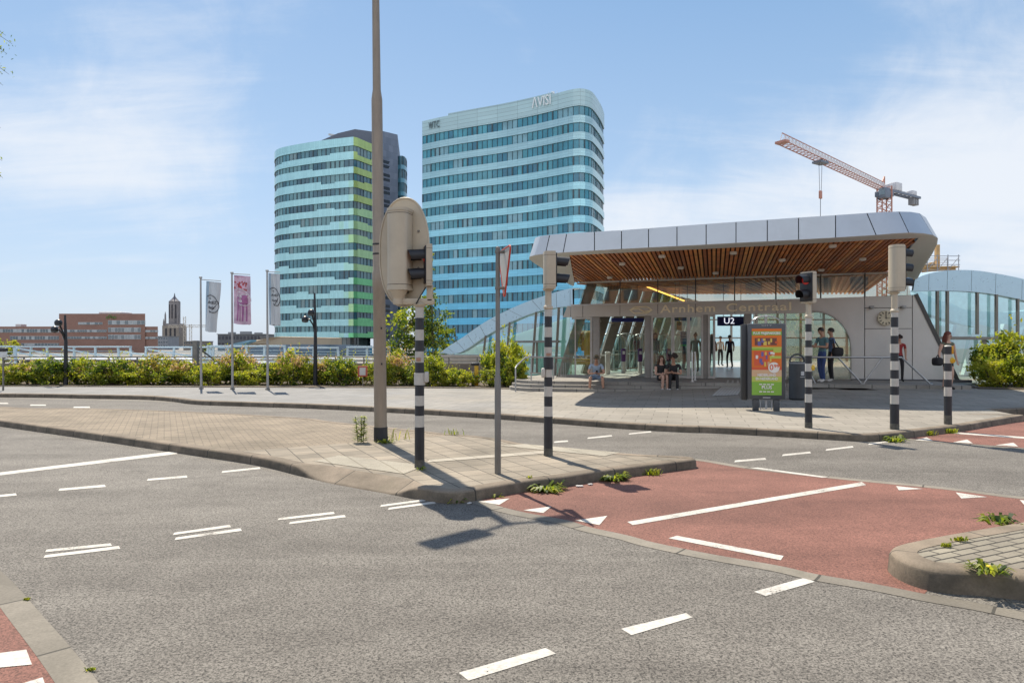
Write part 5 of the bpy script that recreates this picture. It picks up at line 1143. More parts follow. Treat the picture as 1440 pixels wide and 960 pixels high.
def banded_pole(t, base, s, y0, bands, top_y, r0=.062, r1=.054, collar=None, name='pole'):
    """bands: image rows from the ground up, alternating black / white; s = pixels per metre"""
    m = MB(); z = lambda py: (y0-py)/s
    rows = [y0]+list(bands); mats = []; prof = []
    for i, (a, b) in enumerate(zip(rows, rows[1:])):
        r = lerp(r0, r1, min(1, z(a)/2.0)); w = i % 2
        rr = r+.011 if collar and i == collar else r
        prof += [(rr, z(a)), (rr, z(b))]
        mats += [w, w]
    m.lathe(prof, base, 18, mats=[mats[min(i, len(mats)-1)] for i in range(len(prof)-1)])
    m.lathe([(r0+.002, 0), (r0+.0015, .10)], base, 18, mi=2)
    m.build(name, [BLK, WHTB, SMUDGE], t)
    m = MB(); zt = z(rows[-1]); m.lathe([(r1, zt), (r1+.014, zt+.01), (r1+.014, zt+.035), (r1-.004, zt+.06), (r1-.006, z(top_y)-.03), (r1+.02, z(top_y)-.02), (r1+.03, z(top_y))], base, 18); m.build('neck', BEI, t)
def dirv(a): return Vector((math.sin(R(a)), math.cos(R(a)), 0))              # bearing, 0 = away from the camera
def signal_head(t, c, h, n, bear, w=.20, dep=.15, vis=.19, red=None, name='signal_head', back=None, lr=.07):
    """c = centre of the housing"""
    f = dirv(bear); s = Vector((-f.y, f.x, 0)); up = Vector((0, 0, 1)); rot = Matrix((s, f, up)).transposed()
    root = MB()
    prof = [(-w/2, dep/2), (-w/2, -dep*.25), (-w*.36, -dep*.5), (w*.36, -dep*.5), (w/2, -dep*.25), (w/2, dep/2)]
    prof = [(-w/2, dep/2)]+[(-w/2*math.cos(R(k)), -dep*.18-dep*.32*math.sin(R(k))) for k in range(0, 181, 20)]+[(w/2, dep/2)]
    pts = [c+s*a+f*b-up*h/2 for a, b in prof]; root.plate(pts, up*h, sm=True)
    root.plate([c+s*a*.96+f*b*.96+up*h/2 for a, b in prof], up*.02); root.plate([c+s*a*.96+f*b*.96-up*(h/2+.025) for a, b in prof], up*.025)
    o = root.build(name, BEI, t)
    m = MB()
    for sg in (1, -1): m.plate([c+s*a*1.01+f*b*1.01+up*(sg*(h/2-.035)) for a, b in prof], up*.005)
    m.build('seam', pmat('hinge_dark', (.12, .10, .08), .6), o)
    m = MB(); m.box(c+f*(dep/2+.008), (w*.98, .016, h*.985), rot, bev=.004); m.build('front_plate', VIS, o)
    for i in range(n):
        cz = h*(.5-(i+.5)/n); q = c+f*(dep/2+.017)+up*cz; r = lr
        m = MB(); m.lathe([(0, .012), (r*.6, .009), (r*.95, 0)], q, 18, axis=Matrix((s, up, f)).transposed()); m.build('lens', LRED if red == i else LENS, o)
        m = MB(); rows = []
        for (dz, L, rr) in ((0, 0, r*1.04), (1, vis, r*1.0)):
            rows.append([q+f*(L*(1-.28*(1-math.cos(R(a-90)))/2) if dz else 0)+s*rr*math.cos(R(a))+up*(rr*math.sin(R(a))) -up*(.012 if dz else 0) for a in range(-35, 216, 10)])
        inner = [[p+(q-p).normalized()*.0 for p in r_] for r_ in rows]
        m.grid(rows, 0, True); m.grid([[q+f*((p-q).dot(f))+((p-q)-f*((p-q).dot(f)))*.93 for p in r_] for r_ in rows[::-1]], 0, True)
        m.grid([rows[1], [q+f*((p-q).dot(f))+((p-q)-f*((p-q).dot(f)))*.93 for p in rows[1]]])
        m.build('visor', VIS, o)
    return o
def furn():
    # tall lamp post with two luminaires above the picture
    b = G(535.5, 620, .12); t = thing('street_lamp', 'tall tapered grey-brown lamp post with dark foot sleeve on the traffic island', 'street lamp', b)
    lean = Vector((-.0115, 0, 0)); q = lambda z: b+Vector((0, 0, z))+lean*z
    m = MB(); m.tube([q(.0), q(.22)], [.108, .106], 20, caps=True); m.build('foot_sleeve', pmat('sleeve_black', (.025, .025, .03), .6, dirt=.3, scale=5), t)
    m = MB(); m.tube([q(.22), q(2.35), q(2.36), q(2.62), q(2.64), q(5.3), q(5.45), q(7.5)], [.098, .094, .099, .099, .090, .083, .062, .052], 20); m.build('pole', GALV2, t)
    for k, (dx, dy, L) in enumerate(((-.72, -.70, .66), (.92, .39, .36))):
        d = Vector((dx, dy, 0)).normalized(); top = q(7.46); m = MB(); m.tube([top, top+d*.2+Vector((0, 0, .05)), top+d*.34+Vector((0, 0, .07))], .03, 8); m.build('arm', GALV, t)
        m = MB(); c = top+d*(.28+L/2)+Vector((0, 0, .08)); m.box(c, (L, .26, .11), math.atan2(d.y, d.x), bev=.045, seg=3); m.build('luminaire', GALV, t)
    m = MB()
    for z in (2.9, 3.05): m.tube([q(z)-Vector((0, 0, .012)), q(z)+Vector((0, 0, .012))], .094, 20)
    for z in (1.75, 1.2): m.box(q(z)+Vector((.045, -.088, 0)), (.02, .02, .03), bev=.004)
    m.build('bolt', VIS, t)
    # traffic signal with the big oval board
    b = G(590, 657, .12); s = F/b.y; t = thing('traffic_signal', 'striped traffic signal with large oval beige backing board seen from behind', 'traffic signal', b, 'traffic signals at the crossing')
    banded_pole(t, b, s, 657, [600, 584, 570, 556, 541, 524, 509.5, 494, 478.5, 463.5, 447, 432], 428, .060, .052, collar=5)
    zz = lambda py: b.z+(657-py)/s; xx = lambda u: (u-CX)/F*b.y
    m = MB(); m.box((b.x-.005, b.y-.058, zz(505)), (.055, .012, .045), bev=.003); m.build('sticker', STK, t)
    m = MB(); m.box((b.x+.085, b.y, zz(530)), (.05, .09, .13), bev=.015); m.build('push_button', WHTB, t)
    m = MB(); m.box((xx(582), b.y, zz(424)), (.50, .07, .075), bev=.012); m.box((xx(604.5), b.y, zz(412)), (.075, .07, .21), bev=.012); m.tube([(xx(565), b.y, zz(424)), (xx(565), b.y, zz(400))], .045, 12); m.build('bracket', BEI, t)
    f = dirv(14); sv = Vector((f.y, -f.x, 0)); c = Vector((xx(566.5), b.y+.10, zz(353))); up = Vector((0, 0, 1))
    pts = []; w, h = .325, .665
    for i in range(48):
        a = 2*math.pi*i/48; k = abs(math.sin(a)); sx = math.copysign(abs(math.cos(a))**.92, math.cos(a)); sy = math.copysign(abs(math.sin(a))**.86, math.sin(a)); pts.append(c+sv*w*sx+up*h*sy)
    m = MB(); m.plate(pts, f*.018); m.tube(pts+[pts[0]], .012, 6, caps=False); m.build('backing_board', BEI, t)
    cb = c-f*.09+up*.015-sv*.015; rot = Matrix((sv, f, up)).transposed(); m = MB()
    prof = []; hw, hh = .128, .46
    for i in range(13): a = math.pi*i/12; prof.append((hw*math.cos(a), -.075-.07*math.sin(a)))
    prof = [(hw, .08)]+prof+[(-hw, .08)]
    m.plate([cb+sv*a+f*b_-up*hh for a, b_ in prof], up*hh*2, sm=True); o = m.build('signal_body', BEI, t)
    m = MB()
    for sg in (1, -1):
        m.plate([cb+sv*a*1.05+f*b_*1.05+up*(sg*hh) for a, b_ in prof], up*sg*.035)
        if sg > 0: m.build('end_cap', BEI, o); m = MB()
    m.lathe([(.05, -.17), (.06, -.1), (.11, 0), (.11, .0)], cb-up*(hh+.035)-f*.04, 16); m.build('end_cap', BEI, o)
    m = MB(); m.bar(cb-sv*.127-f*.03-up*.44, cb-sv*.127-f*.03+up*.44, .012); m.build('hinge', pmat('hinge_dark', (.12, .10, .08), .6), o)
    m = MB()
    for sg in (1, -1): m.plate([cb+sv*a*1.012+f*b_*1.012+up*(sg*(hh-.03)) for a, b_ in prof], up*.007)
    m.build('seam', MATS['hinge_dark'], o)
    for k in range(3):
        q = c+f*.03+up*(.3-.3*k); m = MB(); m.lathe([(.11, 0), (.11, .02), (.09, .025), (0, .025)], q, 20, axis=Matrix((sv, up, f)).transposed()); m.build('lens', LENS, o)
        rows = [[q+f*L+sv*.115*math.cos(R(a))+up*.115*math.sin(R(a)) for a in range(-20, 201, 20)] for L in (0, .26)]; m = MB(); m.grid(rows, 0, True); m.build('visor', VIS, o)
    signal_head(t, Vector((xx(603), b.y, zz(373))), .46, 2, -104, w=.20, dep=.085, vis=.20, red=0, name='side_signal', lr=.078)
    for q in (-.5, -.2, .25, .52): m = MB(); m.lathe([(0, -.012), (.014, -.010), (.016, 0)], c+up*q-f*.002+sv*(.19 if abs(q) < .4 else .05), 8, axis=Matrix((sv, up, f)).transposed()); m.build('bolt', GALV, t)
    m = MB(); m.tube([Vector((xx(586), b.y-.06, zz(428))), Vector((xx(592), b.y-.09, zz(418))), Vector((xx(600), b.y-.06, zz(404)))], .009, 6); m.build('cable', VIS, t)
    # yield sign seen nearly edge on
    b = G(700, 665, .12); t = thing('yield_sign', 'slim grey post with triangular yield sign seen almost edge on', 'road sign', b); s = F/b.y; z = lambda py: b.z+(665-py)/s
    m = MB(); m.tube([b, Vector((b.x, b.y, z(531))), Vector((b.x, b.y, z(528))), Vector((b.x, b.y, z(348)))], [.037, .037, .027, .026], 14); m.lathe([(.026, 0), (.015, .012), (0, .014)], Vector((b.x, b.y, z(348))), 12); m.build('post', GALV, t)
    d = Vector((.14, -.62, 0)).normalized(); nf = Vector((-d.y, d.x, 0)); nf = nf if nf.x > 0 else -nf; cc = Vector((b.x+.075, b.y-.0, z(350))); L = .34
    tri = [cc-d*L, cc+d*L, cc-Vector((0, 0, .585))]
    def rnd(tr):
        out = []
        for i in range(3):
            p, q, r = tr[i-1], tr[i], tr[(i+1) % 3]; u, v = (p-q).normalized()*.05, (r-q).normalized()*.05
            out += [q+u, q+u*.4+v*.4, q+v]
        return out
    m = MB(); m.plate(rnd(tri), nf*.004); m.build('sign_back', pmat('sign_white_back', (.50, .48, .44), .5, dirt=.15), t)
    RDm = pmat('sign_red', (.52, .045, .015), .4); m = MB(); m.plate(rnd([p+nf*.0045 for p in tri]), nf*.0015); pr = rnd(tri); m.tube([p+nf*.003 for p in pr]+[pr[0]+nf*.003], .0105, 6, caps=False); m.build('red_border', RDm, t)
    ce = sum(tri, Vector())/3; m = MB(); m.plate(rnd([ce+(p-ce)*.62+nf*.0065 for p in tri]), nf*.001); m.build('white_field', pmat('sign_white_face', (.7, .7, .68), .4), t)
    m = MB()
    for py in (354, 405): m.box((b.x+.035, b.y, z(py)), (.09, .05, .035), bev=.006); m.tube([(b.x, b.y, z(py)-.016), (b.x, b.y, z(py)+.016)], .034, 12)
    m.build('clamp', GALV, t)
    # small signal on the island, showing its side
    b = G(771, 640, .12); s = F/b.y; t = thing('traffic_signal', 'striped two-lamp signal on the traffic island with its lamps facing right', 'traffic signal', b, 'traffic signals at the crossing')
    banded_pole(t, b, s, 640, [585, 571, 557, 543, 530, 519, 502, 488, 474, 460, 445, 435], 406, .060, .050, collar=6); zz = lambda py: b.z+(640-py)/s
    m = MB(); m.box((b.x-.07, b.y-.02, zz(524)), (.05, .09, .13), bev=.02); m.build('push_button', WHTB, t); m = MB(); m.box((b.x, b.y-.066, zz(498)), (.06, .01, .035), bev=.002); m.build('sticker', STK, t)
    signal_head(t, Vector((b.x+.01, b.y, zz(380))), .46, 2, 84, w=.21, dep=.155, vis=.19, lr=.072)
    # signal with red light at the kerb
    b = G(1137, 601, .12); s = F/b.y; t = thing('traffic_signal', 'striped two-lamp signal showing red beside the advertising column', 'traffic signal', b, 'traffic signals at the crossing')
    banded_pole(t, b, s, 601, [565.5, 553.7, 543.8, 533, 522, 511, 500, 488.3, 478.4, 466.5, 455.6, 447], 425, .064, .052, collar=7); zz = lambda py: b.z+(601-py)/s
    m = MB(); m.lathe([(.0, -.03), (.05, -.03), (.05, .03), (0, .03)], (b.x+.06, b.y-.01, zz(517)), 12, axis=Matrix.Rotation(R(90), 3, 'Y')); m.build('push_button', BTN, t)
    signal_head(t, Vector((b.x+.01, b.y, zz(404))), .52, 2, -118, w=.27, dep=.14, vis=.20, red=0, lr=.088)
    # tall three-lamp signal
    b = G(1258, 603, .12); s = F/b.y; t = thing('traffic_signal', 'striped three-lamp signal at the kerb corner in front of the clock wall', 'traffic signal', b, 'traffic signals at the crossing')
    banded_pole(t, b, s, 603, [567.7, 555, 543, 532, 520, 507.6, 496, 483.5, 472, 460, 446, 439], 411, .075, .058, collar=7); zz = lambda py: b.z+(603-py)/s
    signal_head(t, Vector((b.x+.02, b.y, zz(377))), .78, 3, 82, w=.24, dep=.20, vis=.19, lr=.09)
    # low push button post
    b = G(1333, 596, .12); s = F/b.y; t = thing('push_button_post', 'short striped post with orange push button near the red cycle path', 'push button post', b)
    m = MB(); prof = []; mats = []; rows = [596, 556.7, 544, 533.3, 521.7, 510.5, 498, 487]
    for i, (a, c) in enumerate(zip(rows, rows[1:])): prof += [(.066, (596-a)/s), (.066, (596-c)/s)]; mats += [i % 2, i % 2]
    m.lathe(prof, b, 18, mats=mats[:len(prof)-1]); m.lathe([(.066, prof[-1][1]), (.05, prof[-1][1]+.02), (0, prof[-1][1]+.025)], b, 18, mi=1); m.lathe([(.068, 0), (.068, .17)], b, 18, mi=2); m.build('pole', [BLK, WHTB, SMUDGE], t)
    m = MB(); m.box((b.x+.055, b.y-.03, b.z+(596-492)/s), (.04, .06, .15), bev=.008); m.build('orange_plate', pmat('orange_plate', (.62, .30, .02), .5), t); m = MB(); m.lathe([(0, -.05), (.045, -.045), (.05, -.02), (.05, .03)], (b.x+.045, b.y-.045, b.z+(596-506)/s), 14, axis=Matrix.Rotation(R(-60), 3, 'X')); m.build('push_button', BTN, t)
    # yellow and black post in the shrubs
    b = Vector((*GX(667.5, 25.3).xy, .12)); t = thing('yellow_post', 'yellow post with dark cap and dark lower panel among the shrubs', 'post', b)
    m = MB(); m.box(b+Vector((.07, 0, .42)), (.15, .2, .84), bev=.02); m.build('body', pmat('post_yellow', (.62, .36, .02), .5, dirt=.1), t); m = MB(); m.box(b+Vector((.02, 0, .80)), (.30, .26, .12), bev=.04); m.build('cap', BLK, t); m = MB(); m.box(b+Vector((-.065, -.01, .25)), (.11, .22, .5), bev=.01); m.build('dark_panel', pmat('post_slate', (.07, .09, .13), .5), t)
    # small red and white sign in the shrubs
    c = P(510, 522, 25.0); t = thing('small_sign', 'small red bordered white sign standing in the shrubs', 'sign', (c.x, c.y, .12)); m = MB(); m.box(c, (.36, .03, .40), bev=.01); m.build('border', pmat('sign_red_dull', (.40, .09, .05), .6), t); m = MB(); m.box(c+Vector((0, -.018, 0)), (.22, .01, .28)); m.build('face', pmat('sign_grey_face', (.5, .48, .45), .6), t); m = MB(); m.tube([(c.x, c.y+.03, .1), (c.x, c.y+.03, c.z)], .02, 6); m.build('post', GALV, t)
    # sign at the left picture edge
    b = Vector((*GX(4.5, 22.6).xy, .12)); t = thing('small_sign', 'white board on thin pole with dark camera on top at the far left', 'sign', b); m = MB(); m.tube([b, b+Vector((0, 0, 1.4))], .028, 8); m.build('post', GALV, t); m = MB(); m.box(P(1, 498, 22.5), (.42, .04, .22), bev=.01); m.build('board', pmat('board_white', (.6, .62, .63), .5), t); m = MB(); m.box(P(3, 491.5, 22.5), (.34, .12, .12), bev=.03); m.build('camera_box', BLK, t)
furn()

def ad_column():
    D = 15.3; b = Vector((*GX(1077, D).xy, 0)); b.z = zp(b.x, b.y); t = thing('advertising_column', 'grey free standing advertising display with orange and green poster', 'advertising display', b)
    FRM = pmat('display_grey', (.065, .07, .078), .4, var=.1); f = Vector((-.20, -.98, 0)).normalized(); s = Vector((-f.y, f.x, 0)); up = Vector((0, 0, 1)); rot = Matrix((s, -f, up)).transposed()
    z0, z1 = CZ+(HY-561)/F*D, CZ+(HY-455)/F*D; c = b.copy(); c.z = (z0+z1)/2; h = z1-z0; w = .80
    m = MB(); m.box(c, (w, .20, h), rot, bev=.02); m.build('housing', FRM, t)
    m = MB(); m.box(c-s*(w/2+.055)-f*.12+Vector((0, 0, -.02)), (.13, .24, h+.02), rot, bev=.02); m.build('side_box', pmat('display_dark', (.03, .032, .036), .45), t)
    m = MB()
    for q in (-.22, .22): m.box(b+s*q+up*((z0-b.z)/2), (.13, .12, z0-b.z), rot, bev=.01)
    m.build('leg', FRM, t)
    m = MB(); fr = .108
    P0 = b+up*((z0-b.z)*.55)+f*.03
    for a, q, sz in ((0, .13, (.26, .02, .015)), (0, -.10, (.26, .02, .015))): m.box(P0+up*q, sz, rot)
    for q in (-.12, .12): m.box(P0+s*q, (.015, .02, .24), rot)
    m.box(P0, (.04, .02, .18), rot); m.build('base_emblem', pmat('emblem_grey', (.38, .38, .38), .5), t)
    m = MB(); pts = [c+s*(w*.40*math.cos(R(a)))+up*(h/2+.17*math.sin(R(a))) for a in range(0, 181, 15)]; m.tube(pts, .013, 6); m.box(c+up*(h/2+.15), (.05, .06, .09), rot, bev=.01); m.box(c+up*(h/2+.03), (.05, .06, .2), rot); m.build('top_arch', pmat('arch_chrome', (.45, .45, .45), .3, metal=.7), t)
    # poster
    pw, ph = .63, h*.875; o = c+f*.103+up*(-h*.005)
    cols = {'or': (.68, .17, .03), 'rd': (.62, .11, .05), 'gr': (.22, .42, .06), 'lg': (.46, .52, .10), 'wh': (.75, .72, .68), 'be': (.62, .40, .24), 'dk': (.16, .06, .05), 'pu': (.14, .12, .32), 'ye': (.66, .48, .10), 'br': (.30, .12, .07)}
    M_ = {k: pmat('poster_'+k, v, .35, var=.04, scale=3) for k, v in cols.items()}
    order = list(M_); mats = [M_[k] for k in order]
    m = MB()
    def r(x0, y0, x1, y1, k, lay): d = f*(.001+.0012*lay); m.add([o+s*(x*pw)+up*(y*ph)+d for x, y in ((x0-.5, .5-y1), (x1-.5, .5-y1), (x1-.5, .5-y0), (x0-.5, .5-y0))], [[0, 1, 2, 3]], order.index(k))
    r(0, 0, 1, 1, 'or', 0); r(0, .62, 1, .72, 'be', 1); r(0, .72, 1, .82, 'lg', 1); r(0, .80, 1, 1, 'gr', 2); r(0, .04, 1, .10, 'gr', 1); r(0, .275, 1, .30, 'lg', 1); r(0, .30, 1, .325, 'gr', 1)
    r(.10, .14, .84, .25, 'dk', 1); r(.08, .34, .55, .56, 'rd', 1); r(.0, .58, 1, .62, 'rd', 1)
    random.seed(5)
    for k in range(26):
        x = random.uniform(.12, .78); y = random.choice((.15, .19, .35, .40, .45, .50)); r(x, y, x+random.uniform(.05, .12), y+random.uniform(.03, .07), random.choice(('wh', 'ye', 'pu', 'br', 'rd', 'wh', 'be')), 2+k % 4)
    r(.72, .30, .98, .36, 'lg', 7); r(.60, .41, .98, .45, 'lg', 7)
    cc = o+s*(.24*pw)+up*((.5-.585)*ph)+f*.012; m.lathe([(0, .0), (.12, 0)], cc, 24, axis=Matrix((s, up, f)).transposed(), mi=order.index('wh'))
    m.build('poster', mats, t)
    m = MB()
    def tx(txt, x, y, size, width, k): text_on(m, txt, size, o+s*(x*pw)+up*((.5-y)*ph)+f*.0135, s, up, 0, order.index(k), width=width*pw, bold=.003)
    tx('PLUS PRIJSPAKKERS', 0, .07, .075, .92, 'wh'); tx('0', .16, .585, .17, .13, 'rd'); tx('99', .33, .565, .10, .18, 'rd'); tx('NEDERLAND', .0, .70, .085, .62, 'wh'); tx('EN NEDERLAND', .0, .755, .08, .74, 'wh'); tx('PLUS', .0, .885, .10, .34, 'wh'); [m.add([o+s*(x*pw)+up*((.5-y)*ph)+f*.0135 for x, y in ((-.25+q*.13, y0), (-.15+q*.13, y0), (-.15+q*.13, y0+.016), (-.25+q*.13, y0+.016))], [[3, 2, 1, 0]], order.index('wh')) for y0 in (.83, .94) for q in range(4)]
    m.build('poster_text', mats, t)
    m = MB(); text_on(m, 'CITY', .05, c+f*.103+up*(h*.475), s, up, 0, 0, width=.22); m.box(c+f*.102-up*(h*.475), (.16, .004, .025), rot); m.build('header_text', pmat('text_grey', (.4, .4, .4), .5), t)
ad_column()
def bin_():
    D = 17.3; b = Vector((*GX(1121, D).xy, 0)); b.z = zp(b.x, b.y); t = thing('litter_bin', 'dark grey round litter bin with hooded top behind the striped signal', 'litter bin', b); K = pmat('bin_grey', (.045, .05, .055), .5, var=.15); r = .20
    m = MB(); m.lathe([(r*.9, 0), (r, .03), (r, .93), (r-.02, .95), (r-.03, .93), (r-.03, .5)], b, 24); m.build('body', K, t)
    m = MB(); m.tube([b+Vector((-r+.01, 0, .92))]+[b+Vector((-(r-.01)*math.cos(R(a)), 0, .94+.2*math.sin(R(a)))) for a in range(15, 180, 15)]+[b+Vector((r-.01, 0, .92))], .022, 8); m.build('hood_loop', K, t)
    m = MB(); m.lathe([(r+.006, .9), (r+.006, .93)], b, 24); m.build('rim', pmat('bin_rim', (.25, .26, .27), .4), t)
    f = dirv(165); c = b+f*(r+.003)+Vector((0, 0, .66)); s = Vector((-f.y, f.x, 0)); m = MB(); rot = Matrix((s, f, Vector((0, 0, 1)))).transposed()
    m.box(c, (.09, .006, .10), rot); m.box(c-Vector((0, 0, .09)), (.14, .006, .012), rot); m.build('pictogram', pmat('picto', (.5, .5, .5), .5), t)
bin_()

# ================================================================== FLAGS, LAMPS AND THE STREET BELOW ON THE LEFT
def banner(u, ytop, uflag0, uflag1, fy0, fy1, D, poletxt, flagtxt, kind, slope=0.0):
    b = Vector((*GX(u, D).xy, .12)); t = thing('flagpole', poletxt, 'flagpole', b, 'flagpoles in front of the shrubs'); z = lambda p: CZ+(HY-p)/F*D
    m = MB(); m.tube([b, Vector((b.x-.02, b.y, z(ytop)))], [.042, .03], 10); m.lathe([(.035, 0), (.055, .01), (.05, .06), (0, .07)], Vector((b.x-.02, b.y, z(ytop))), 10); m.build('pole', pmat('flagpole_metal', (.36, .35, .34), .4, metal=.4), t)
    m = MB(); m.lathe([(.08, 0), (.08, .04), (.045, .07)], b, 10); m.build('base', GALV, t)
    top = z(fy0)+.02; m = MB(); m.tube([(b.x, b.y, z(fy0-2)), ((uflag1-CX)/F*D, D-.02, z(fy0)+.06-slope)], .012, 6); m.build('top_arm', GALV, t)
    W = (uflag1-uflag0)/F*D; H = (fy1-fy0)/F*D; x0 = (uflag0-CX)/F*D
    def surf(a, c, off=0.0):                                                  # a across 0..1, c down 0..1
        nrw = 1-.22*smooth01(c)*(1 if kind == 'wind' else 0); sh = -.10*W*c if kind == 'wind' else 0
        x = x0+sh+W*(a*nrw); y = D+.05*math.sin(5.5*a+2.2*c+u)+.10*c*math.sin(3*a+u*.3)+.03*math.sin(14*a-4*c)
        zt = z(fy0)-slope*a-.04*math.sin(3.1*a)*c; return Vector((x, y-off, zt-H*c))
    rows = [[surf(i/14, j/24) for i in range(15)] for j in range(25)]
    fl = thing('banner', flagtxt, 'banner', surf(0, 0), 'banners hanging from the flagpoles')
    if kind == 'photo': FM = [pmat('banner_mauve', (.62, .44, .54), .8, var=.35, scale=2.5), pmat('banner_red', (.45, .06, .07), .8, var=.4, scale=8), pmat('banner_plum', (.36, .13, .28), .8, var=.25, scale=5), pmat('banner_pale', (.6, .45, .52), .8)]
    else: FM = [pmat('banner_white', (.55, .58, .60), .8, var=.06, scale=2), pmat('banner_blue', (.36, .48, .58), .8), MATS['banner_white'], MATS['banner_white']]
    m = MB(); m.grid(rows, 0, True)
    if kind != 'photo':
        for i, f_ in enumerate(m.f):
            if i % 14 < 2: m.m[i] = 1
    m.build('cloth', FM, fl)
    m = MB()
    if kind == 'photo':
        random.seed(3)
        def patch(poly, mi): m.fill([surf(a, c, .012) for a, c in poly], mi)
        for _ in range(26):
            a, c = random.uniform(.04, .9), random.uniform(.13, .30); q = [(a+.05*math.cos(k)*random.uniform(.5, 1.4), c+.022*math.sin(k)*random.uniform(.5, 1.4)) for k in range(6)]; m.add([surf(x, y, .012) for x, y in q], [[0, 1, 2, 3, 4, 5]], 1)
        for ax in (.30, .62):
            for dx, w in ((0, .07), (.16, .06)): patch([(ax+dx-w, .55), (ax+dx+w, .55), (ax+dx+w*.6, .75), (ax+dx+w*.4, .93), (ax+dx-w*.7, .93), (ax+dx-w*.5, .75)], 2)
            patch([(ax-.09, .40), (ax+.24, .40), (ax+.25, .57), (ax-.09, .57)], 2)
        m.add([surf(x, y, .011) for x, y in ((0, .0), (1, .0), (1, .015), (0, .015))], [[0, 1, 2, 3]], 2)
        m.build('print', FM, fl)
    LG = pmat('logo_dark', (.05, .05, .06), .8) if kind != 'photo' else pmat('logo_white', (.75, .72, .75), .8)
    m = MB(); off = .02
    def tx(txt, a0, c0, size, width):
        vs, fs = text_geo(txt, size, 0, 1.0, .004); ww = max(v.x for v in vs)-min(v.x for v in vs); k = width*W/ww
        m.add([surf(a0+v.x*k/W, c0-v.y*k/H, off) for v in vs], fs)
    tx('ArtEZ', .52, .415, .3, .72); tx('finals', .48, .515, .2, .50); tx('meet', .34, .335, .1, .25)
    ring = [(.52+.50*math.cos(R(a)), .44+.17*math.sin(R(a)+.35)*1.0) for a in range(-150, 110, 8)]
    m.tube([surf(min(1.02, max(.0, a)), c, off) for a, c in ring], .011, 5); m.tube([surf(a, c, off) for a, c in ((.98, .40), (.70, .52), (.45, .62))], .011, 5); m.build('logo', LG, fl)
    m = MB(); e = surf(.9, 1.0); m.tube([surf(0, 1), e], .012, 5); m.build('bottom_bar', GALV, fl)
banner(283, 391.5, 290, 311, 395, 464, 23.4, 'leftmost flagpole, carrying a tilted white flag', 'tilted white banner with dark round logo, left of the purple one', 'wind', .06)
banner(327, 385, 329, 352, 387, 454, 23.2, 'middle flagpole, carrying the purple printed flag', 'purple printed banner of dancers with white lettering', 'photo', .04)
banner(376.5, 382, 378, 394, 384, 456, 23.0, 'right flagpole in front of the teal tower, carrying a narrow white flag', 'narrow white banner in front of the teal tower edge', 'plain', .03)
def park_lamp(u, ytop, D, arm_y, sgn, label):
    b = Vector((*GX(u, D).xy, .10)); z = lambda p: CZ+(HY-p)/F*D; t = thing('street_lamp', label, 'street lamp', b, 'black double lamp posts'); K = pmat('lamp_black', (.012, .014, .02), .4)
    m = MB(); m.tube([b, Vector((b.x, b.y, z(arm_y))), Vector((b.x-.03, b.y, z(ytop)))], [.085, .06, .035], 10); m.build('pole', K, t)
    s = F/D
    for k, (dx, dy, dz) in enumerate(((-9.5/s*1.0, -.1, 16/s), (-1.8/s, -.35, 25/s))):
        a = Vector((b.x, b.y, z(arm_y))); c = a+Vector((dx, dy, dz)); m = MB(); m.tube([a+Vector((0, 0, -.05)), a+Vector((dx*.3, dy*.5, dz*.55)), a+Vector((dx*.75, dy, dz*1.0)), c], .03, 8); m.build('arm', K, t)
        m = MB(); m.ball(c+Vector((-.10 if k == 0 else 0, 0, .0)), .135, 14, sc=(1, 1, .95)); o = m.build('lamp_head', K, t)
        m = MB(); m.lathe([(.13, -.03), (.10, -.09), (0, -.11)], c+Vector((-.10 if k == 0 else 0, 0, -.02)), 14); m.build('lamp_glass', pmat('lamp_lens', (.08, .09, .10), .2), o)
park_lamp(443.5, 412, 25.6, 465, 1, 'black double lamp post with round heads in front of the teal tower'); park_lamp(92.5, 443, 25.8, 479, 1, 'black double lamp post with round heads in front of the brick office')

